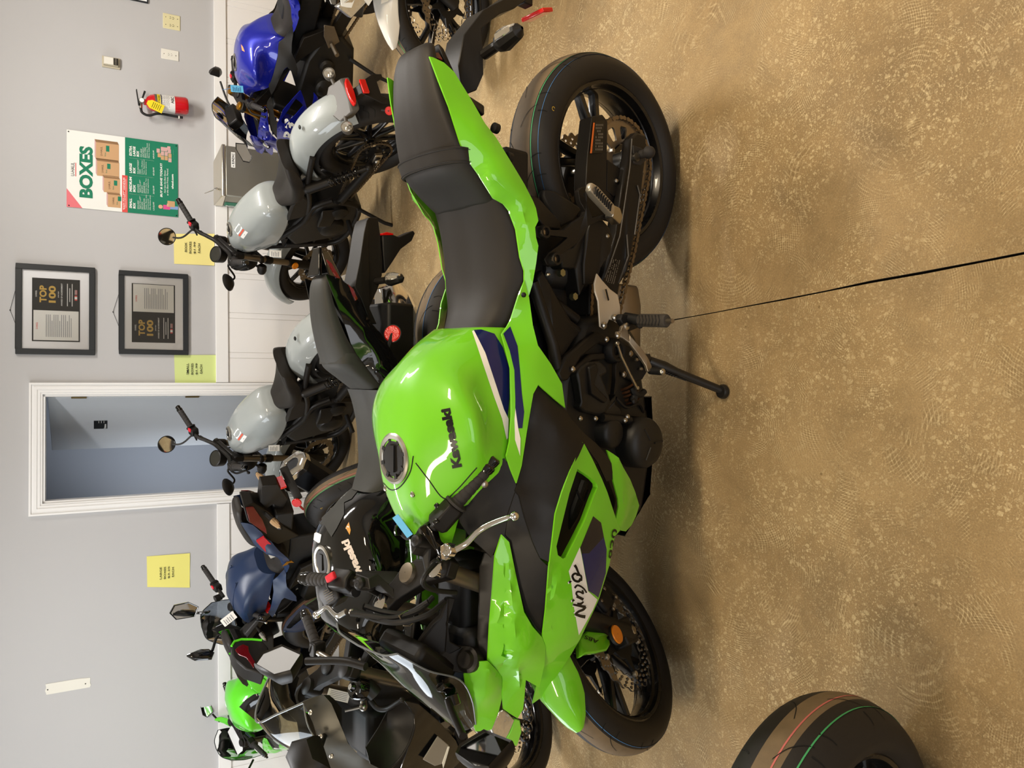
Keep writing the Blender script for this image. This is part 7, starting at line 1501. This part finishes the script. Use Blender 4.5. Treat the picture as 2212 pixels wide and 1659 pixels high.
# ------------------------------------------------------------------ two grey cruisers, one a copy of the other
def cruiser(F, steer, label):
    s = .965; S = F.steered(1.49 * s, steer, rake=28, trail=.11 * s); g, gs = shaper(F, s, 0), shaper(F, s, 0, S)
    r = thing('motorcycle', label, 'motorcycle', F.m4(), group='grey cruisers facing the wall')
    wheel(r, g, 0, .325, .327, .150, .085, 'I', (), spoke=10, names=('rear_tire', 'rear_rim'), rim_r=.222, scuff=0, dot=False, gstyle=1, grooves=14)
    wheel(r, gs, 1.49, .32, .322, .130, .075, 'I', (), spoke=10, names=('front_tire', 'front_rim'), rim_r=.222, scuff=0, dot=False, gstyle=1, grooves=14)
    brake_disc(r, gs, 1.49, .32, .062, r1=.145, r0=.105, petals=14, rows=(.118, .130), nh=24); sprocket(r, g, 0, .325, .10, .095, 36, DARK)
    m = MB(); arc = [(.098 * math.cos(a), .325 + .098 * math.sin(a)) for a in np.linspace(rd(88), rd(272), 20)]; chain_run(m, [(.50, .40), (.005, .423)] + arc + [(.005, .227), (.50, .33)], .10, pitch=.019, plate=.0075); m.build('chain', CHAIN, r, g, smooth=30)
    for sg in (1, -1):
        m = MB(); m.tube([(-.03, sg * .135, .325), (.12, sg * .135, .34), (.48, sg * .12, .40)], [.022, .024, .026], 12); m.build('swingarm', BLACK, r, g)
        m = MB(); m.box((-.0, sg * .14, .327), (.10, .02, .045)); m.lathe([(.001, .02), (.012, .02), (.018, .012), (.018, 0)], (0, sg * .145, .325), (0, sg, 0), 6); m.build('axle_block', STEEL, r, g, bevel=.004)
        a, b = (.04, sg * .165, .365), (.26, sg * .15, .66)
        m = MB(); m.tube([a, np.array(a) * .45 + np.array(b) * .55], .014, 10); m.tube([np.array(a) * .4 + np.array(b) * .6, b], .028, 14); m.ball(a, .022, 10); m.ball(b, .024, 10); m.build('shock_absorber', BLACK, r, g)
        m = MB(); spring_tube(m, np.array(a) * .86 + np.array(b) * .14, np.array(a) * .35 + np.array(b) * .65, .026, 8, .0045); m.build('shock_spring', GLOSS, r, g)
        m = MB(); m.tube(cr([(1.16, sg * .03, .80), (.95, sg * .10, .70), (.70, sg * .125, .58), (.52, sg * .125, .56), (.44, sg * .13, .46)], 5), .019, 12); m.tube(cr([(.62, sg * .12, .57), (.44, sg * .128, .60), (.28, sg * .122, .645), (.14, sg * .113, .665), (.0, sg * .108, .68)], 5), .016, 12); m.tube(cr([(1.15, sg * .04, .72), (1.10, sg * .08, .45), (1.02, sg * .11, .24), (.60, sg * .12, .24), (.46, sg * .13, .42)], 5), .018, 12); m.build('frame_tube', BLACK, r, g)
        m = MB(); m.prism([(.62, sg * .13, .58), (.66, sg * .13, .69), (.50, sg * .14, .70), (.34, sg * .135, .67), (.44, sg * .135, .58)], (0, -sg * .03, 0)); m.build('side_cover', BLACK, r, g, bevel=.012)
        m = MB(); m.tube([(.68, sg * .15, .30), (.68, sg * .27, .30)], .015, 10); m.build('foot_peg', DARK, r, g)
        m = MB(); m.lathe([(.001, .04), (.05, .038), (.075, .025), (.085, .0), (.085, -.05)], (.78, sg * .13, .38), (0, sg, 0), 30); m.lathe([(.001, .03), (.04, .028), (.06, .012), (.06, -.05)], (.60, sg * .13, .38), (0, sg, 0), 24); m.build('engine_cover', ENG, r, g)
    m = MB(); m.rings([[(x, yy, z) for x, z in ((.48, .30), (.60, .22), (.92, .22), (.98, .34), (1.02, .56), (.90, .64), (.74, .62), (.52, .50))] for yy in (-.12, .12)], False, True); m.build('engine', ENG, r, g, bevel=.02)
    m = MB()
    for q in range(5): m.box((1.0, 0, .42 + .05 * q), (.10, .20, .014))
    m.tube(cr([(.98, .05, .56), (1.06, .03, .48), (1.04, -.08, .28), (.7, -.16, .26)], 5), .020, 12); m.build('exhaust_pipe', DARK, r, g)
    m = MB(); m.rings([[np.array([x, -.19, z]) + np.array([0, .05 * math.cos(t), .055 * math.sin(t)]) * k for t in np.linspace(0, 2 * PI, 17)[:-1]] for x, z, k in ((.62, .27, .7), (.55, .27, 1), (.05, .30, 1.05), (-.12, .32, .9))], False, True); m.build('muffler', BLACK, r, g)
    m = MB(); m.box((1.06, 0, .46), (.04, .22, .32), np.array([[.98, 0, -.17], [0, 1, 0], [.17, 0, .98]])); m.build('radiator', DARK, r, g, bevel=.006)
    m = MB(); m.prism([(.55, .13, .50), (.60, .16, .50), (.60, .16, .40), (.55, .13, .40)], (.12, 0, 0)); m.build('sprocket_cover', ENG, r, g, bevel=.01)
    CT = [(.560, [(0, .765), (.035, .764), (.062, .752), (.070, .73), (.066, .705)]), (.585, [(0, .825), (.05, .822), (.090, .80), (.106, .745), (.100, .690)]), (.65, [(0, .875), (.055, .870), (.100, .838), (.132, .765), (.126, .682)]), (.78, [(0, .922), (.058, .917), (.108, .88), (.148, .795), (.142, .690)]), (.92, [(0, .948), (.056, .943), (.106, .905), (.144, .822), (.138, .712)]), (1.03, [(0, .950), (.050, .945), (.092, .91), (.122, .845), (.114, .748)]), (1.105, [(0, .925), (.04, .920), (.070, .89), (.088, .845), (.080, .79)]), (1.14, [(0, .88), (.025, .877), (.045, .86), (.052, .84), (.048, .81)])]
    sf = loft_part('fuel_tank', CT, GREYP, r, g); tkb = [o for o in r.children if o.name.startswith('fuel_tank')][0]
    cap_part(tkb, g, (.945, 0, .951), .042)
    m = MB()
    for sg in (1, -1): m.prism([(1.12, sg * .05, .775), (.95, sg * .136, .698), (.72, sg * .126, .678), (.72, sg * .118, .664), (.95, sg * .128, .684), (1.12, sg * .044, .762)], (0, -sg * .03, 0))
    m.build('tank_seam', GREYP, tkb, g)
    bv = BVHTree.FromPolygons([Vector(p) for p in sf[0]], sf[1])
    def stick(polys, mats, name):
        m = MB()
        for q, mi in polys:
            P = []
            for (x, y) in q:
                h = bv.ray_cast(Vector(g((x, y, 1.6))), Vector((0, 0, -1))); P.append(np.array(h[0]) + [0, 0, .002])
            m.add(P, [tuple(range(len(P)))], mi)
        m.build(name, mats, tkb)
    stick([([(.80, .04), (.88, .04), (.88, .075), (.80, .075)], 0), ([(.80, .079), (.88, .079), (.88, .087), (.80, .087)], 1), ([(.80, .091), (.88, .091), (.88, .105), (.80, .105)], 0)], [PAPER, mat('orange red print', '#d6553c', .5)], 'warning_label')
    m = MB()
    for q in range(6): m.prism([np.array([1.10 - .012 * q, .082 + .004 * q, .85 + .004 * q]) + np.array(o) for o in ((0, 0, 0), (-.004, .001, .03 - .002 * q), (-.009, .002, .028 - .002 * q), (-.006, .001, 0))], (0, .004, 0))
    m.build('wing_badge', BLKD, tkb, g)
    loft_part('rider_seat', [(.14, [(0, .80), (.05, .80), (.085, .79), (.095, .77), (.09, .745)]), (.20, [(0, .775), (.07, .78), (.125, .77), (.135, .745), (.13, .70)]), (.30, [(0, .725), (.07, .735), (.135, .735), (.15, .705), (.14, .665)]), (.42, [(0, .715), (.06, .722), (.125, .715), (.14, .69), (.13, .65)]), (.52, [(0, .735), (.05, .735), (.09, .72), (.10, .69), (.095, .66)]), (.60, [(0, .765), (.03, .762), (.05, .745), (.055, .72), (.05, .69)])], VINYL, r, g)
    # rear fender, tail lamp and plate hardware
    C = np.array([0, 0, .325])
    def shell(a0, a1, R0, w, n=24, e=2.4, dz=0.0): return [[C + np.array([(R0 - .085 * abs(q) ** e) * math.cos(a), w * math.copysign(abs(q) ** .75, q), (R0 - .085 * abs(q) ** e) * math.sin(a) + dz]) for q in np.linspace(-1, 1, 15)] for a in np.linspace(a0, a1, n)]
    sh_ = shell(rd(42), rd(150), .42, .105, dz=.015); m = MB(); m.rings(sh_, False, False, 0, loop=False); m.rings([[p + (C - p) * .012 for p in q] for q in sh_], False, False, 0, loop=False); m.build('rear_fender', GREYP, r, g, smooth=60)
    m = MB(); m.rings(shell(rd(45), rd(152), .385, .10, dz=.01), False, False, 0, loop=False); m.build('inner_fender', BLACK, r, g, smooth=60)
    b0 = C + np.array([.425 * math.cos(rd(143)), 0, .425 * math.sin(rd(143)) + .015])
    m = MB(); m.rings([[b0 + np.array([x, y * .105, z]) for x, y, z in ((.04, -1, .015), (.055, -.5, .04), (.055, .5, .04), (.04, 1, .015), (-.035, .95, -.03), (-.05, .4, -.02), (-.05, -.4, -.02), (-.035, -.95, -.03))], [b0 + np.array([x, y * .10, z]) for x, y, z in ((.01, -1, -.05), (.01, -.5, -.05), (.01, .5, -.05), (.01, 1, -.05), (-.055, .95, -.07), (-.06, .4, -.07), (-.06, -.4, -.07), (-.055, -.95, -.07))]], False, True); m.build('tail_bracket', mat('warm grey plastic', '#4a4640', .5), r, g, bevel=.008)
    m = MB(); m.rings([[b0 + np.array([-.056 + dx, y * .075, -.045 + z]) for y, z in [(math.cos(t) * (1 if abs(math.cos(t)) < .5 else 1), .018 * math.sin(t)) for t in np.linspace(0, 2 * PI, 21)[:-1]]] for dx in (.01, -.014)], False, True); m.build('tail_light', RED, r, g, bevel=.004)
    for sg in (1, -1):
        m = MB(); q = b0 + np.array([.01, sg * .155, .0]); m.tube([b0 + np.array([.01, sg * .09, -.01]), q], .010, 10, mi=0); m.lathe([(.001, -.03), (.022, -.03), (.03, -.01), (.031, .012), (.026, .014)], q, (-.9, 0, .43), 24, mi=0); m.lathe([(.001, .020), (.016, .018), (.026, .013)], q, (-.9, 0, .43), 24, mi=1); m.lathe([(.026, .0145), (.029, .0145)], q, (-.9, 0, .43), 24, mi=2); m.build('turn_signal', [mat('warm grey plastic', '#4a4640', .5), LENS, STEEL], r, g)
    m = MB(); p0 = b0 + np.array([-.03, 0, -.06]); m.box(p0 + [-.03, 0, -.03], (.10, .05, .03), np.array([[.8, 0, -.6], [0, 1, 0], [.6, 0, .8]])); m.prism([p0 + np.array([-.06, y, z]) for y, z in ((-.03, -.03), (.03, -.03), (.085, -.12), (.085, -.17), (.06, -.17), (.04, -.13), (-.04, -.13), (-.06, -.17), (-.085, -.17), (-.085, -.12))], (.006, 0, 0)); m.build('license_bracket', BLACK, r, g, bevel=.003)
    m = MB(); m.box(p0 + [-.075, 0, -.045], (.012, .075, .032)); m.build('rear_reflector', RED, r, g, bevel=.002)
    m = MB(); q = p0 + np.array([-.03, .11, -.16]); m.tube([q + [.02, -.02, .03], q], .006, 8, mi=1); m.lathe([(.001, .004), (.020, .004), (.022, 0)], q, (-.6, .6, .5), 18); m.build('side_reflector', [RED, DARK], r, g)
    m = MB(); m.ball(C + np.array([.436 * math.cos(rd(108)), .015, .436 * math.sin(rd(108)) + .015]), (.012, .012, .006), 10); m.build('fender_plug', DARK, r, g)
    # front end
    rk = rd(28); ax = np.array([-math.sin(rk), 0, math.cos(rk)]); A = np.array([1.47, 0, .345])
    for sg in (1, -1):
        b = A + [0, sg * .10, 0]
        m = MB(); m.tube([b - ax * .05, b + ax * .26], .030, 16); m.build('fork_slider', BLACK, r, gs)
        m = MB(); m.tube([b + ax * .24, b + ax * .70], .0215, 16); m.build('fork_tube', STEEL2, r, gs)
        m = MB(); m.lathe([(.022, .40), (.028, .41), (.028, .45), (.022, .46)], b, ax, 18); m.lathe([(.001, .715), (.02, .715), (.027, .70), (.027, .64)], b, ax, 18); m.build('fork_cover', BLACK, r, gs)
        m = MB(); c = b + ax * .22 + [.0, sg * .035, 0]; m.lathe([(.001, .006), (.022, .006), (.025, .002), (.025, -.003)], c, (0, sg, 0), 24); m.build('reflector', AMBER, r, gs)
        gA, gB = np.array([1.10, sg * .20, 1.04]), np.array([.985, sg * .385, 1.045]); d = (gB - gA) / np.linalg.norm(gB - gA)
        m = MB(); m.tube(cr([(1.13, 0, .985), (1.13, sg * .08, .985), (1.12, sg * .14, 1.01), tuple(gA), tuple(gB - d * .08)], 5), .0125, 12); m.build('handlebar', BLACK, r, gs)
        grip_set(r, gs, gA + d * .06, gB - d * .03)
        m = MB(); m.box(gA + d * .03, (.05, .05, .05)); m.build('switch_box', BLACK, r, gs, bevel=.008)
        if sg < 0: m = MB(); m.box(gA + d * .03 + [-.02, 0, .024], (.022, .026, .012)); m.build('kill_switch', REDSW, r, gs, bevel=.003)
        lever(r, gs, [gA + [.04, 0, 0], gA + d * .06 + [.06, 0, -.01], gB + [.055, -sg * .03, -.015], gB + [.05, 0, -.015]], (.007, .0055), .010, BLACK, 'clutch_lever' if sg > 0 else 'brake_lever')
        mc = gA + (np.array([.06, -.10, .15]) if sg < 0 else np.array([.10, .05, .06])); tgt = np.array([.2, 3.0, .0])
        n_ = F.R.T @ ((lambda w: (CO - w) / np.linalg.norm(CO - w) + (tgt - w) / np.linalg.norm(tgt - w))(F.R @ gs(mc) + F.T)); n_ = S.S.T @ n_; n_ /= np.linalg.norm(n_)
        if sg > 0: n_ = np.array([.45, -.60, .62]); n_ /= np.linalg.norm(n_)
        m = MB(); m.lathe([(.001, -.03), (.035, -.022), (.053, -.004), (.055, .002), (.050, .003)], mc, n_, 28); m.build('mirror', BLACK, r, gs, smooth=50); m = MB(); m.lathe([(.0005, .0025), (.050, .0025)], mc, n_, 28); m.build('mirror_glass', MIRR, r, gs)
        m = MB(); m.tube(cr([mc - n_ * .02, mc + [.01, -sg * .04, -.07], gA + d * .02 + [.02, 0, .03], gA + d * .02], 5), .006, 8); m.build('mirror_stalk', BLACK, r, gs)
        m = MB(); q = A + ax * .50 + [.05, sg * .155, .02]; m.tube([q - [0, sg * .06, 0], q], .008, 8); m.lathe([(.001, .02), (.022, .02), (.03, 0), (.03, -.03), (.02, -.04)], q, (1, 0, .1), 20); m.build('turn_signal', BLACK, r, gs)
    m = MB(); hp = A + ax * .56 + [.09, 0, 0]; m.lathe([(.03, -.09), (.075, -.06), (.088, 0), (.085, .012)], hp, (1, 0, -.1), 32, mi=0); m.lathe([(.001, .03), (.05, .025), (.082, .010)], hp, (1, 0, -.1), 32, mi=1); m.build('headlight', [BLACK, LENS], r, gs)
    m = MB(); mt = np.array([1.17, 0, 1.03]); nn = (-.55, 0, .84); m.lathe([(.02, -.07), (.045, -.055), (.052, -.01), (.052, .004), (.046, .008)], mt, nn, 32, mi=0); m.lathe([(.001, .005), (.046, .005)], mt, nn, 32, mi=1); m.build('instrument', [BLACK, mat('dark instrument glass', '#2a2a26', .06, coat=.6)], r, gs)
    m = MB()
    for q in ([(1.15, 0, .97), (1.20, .10, .92), (1.16, .08, .75)], [(1.11, -.19, 1.02), (1.20, -.10, .93), (1.18, -.02, .80)], [(1.11, .19, 1.02), (1.22, .10, .95), (1.18, .03, .8)]): m.tube(cr(q, 6), .005, 8)
    m.build('cable', DARK, r, gs)
    tc = A + ax * .69; m = MB(); m.box(tc, (.05, .25, .03)); m.box(tc - ax * .2, (.05, .25, .03)); m.build('fork_clamp', BLACK, r, gs, bevel=.008)
    C2 = np.array([1.49, 0, .32]); rings = [[C2 + np.array([(.362 - .05 * abs(q) ** 2.6) * math.cos(a), .075 * math.copysign(abs(q) ** .8, q), (.362 - .05 * abs(q) ** 2.6) * math.sin(a)]) for q in np.linspace(-1, 1, 13)] for a in np.linspace(rd(38), rd(140), 22)]
    m = MB(); m.rings(rings, False, False, 0, loop=False); m.rings([[p + (C2 - p) * .012 for p in q] for q in rings], False, False, 0, loop=False); m.build('front_fender', GREYP, r, gs, smooth=60)
    m = MB(); m.tube([(.56, .14, .26), (.60, .23, .10), (.62, .29, -.07)], .012, 10); m.build('side_stand', DARK, r, g)
    return r, g, gs
QF = Frame(1.385, 4.018, -71.9, 12)
cru, gq, gqs = cruiser(QF, 33, 'pale grey cruiser with solo seat standing in front of the silver metal chest')
QF2 = Frame(.30, 4.12, -61, 11)
def copy_thing(src, label, m4):
    r = src.copy(); COL.objects.link(r); r.matrix_world = m4; r['label'] = label
    for ch in list(src.children):
        c = ch.copy(); COL.objects.link(c); c.parent = r
        for q in list(ch.children): e = q.copy(); COL.objects.link(e); e.parent = c
    return r
cru2 = copy_thing(cru, 'pale grey cruiser with solo seat standing in front of the open storeroom door', QF2.m4())
def hang_tag(px, py, Y, w, h, label, m_=PAPER, ink=None, rot=0.0):
    """a paper tag on a cord at pixel (px, py), Y metres away from the camera"""
    d = ray(px, py); c = CO + d * (Y / d[1]); m = MB(); ca, sa = math.cos(rot), math.sin(rot); ux = np.array([ca, 0, sa]); uz = np.array([-sa, 0, ca]); n_ = np.array([0, -1, 0.]) ; n_ = np.array([0, -.95, .3])
    m.prism([c + ux * a * w / 2 + uz * b * h / 2 for a, b in ((-1, -1), (1, -1), (1, .9), (.9, 1), (-.9, 1), (-1, .9))], n_ * .001, 0)
    for k in range(5): m.add([c + ux * a * w * .4 + uz * (h * (.28 - .14 * k) + b) + n_ * .0016 for a, b in ((-1, 0), (.7 - .3 * (k % 2), 0), (.7 - .3 * (k % 2), h * .05), (-1, h * .05))], [(0, 1, 2, 3)], 1)
    m.tube([c + uz * h * .48, c + uz * (h * .5 + .035) + np.array([0, .03, 0])], .0012, 5, mi=1)
    return tag(m.build('price_tag' if m_ is PAPER else 'key_tag', [m_, ink or INK]), label, 'tag')
hang_tag(595, 548, 4.75, .042, .07, 'small white tag hanging from the fork of the right grey cruiser by the chest')
hang_tag(592, 968, 4.70, .036, .064, 'small white tag hanging from the fork of the grey cruiser by the door')
hang_tag(512, 192, 4.28, .036, .064, 'bright blue key tag hanging at the bars of the blue sport bike', LBLUE, mat('blue ink', '#2a5f93', .6), .1)
hang_tag(494, 1337, 4.30, .045, .075, 'white tag lying across the dash of the dark blue street bike', rot=.6)
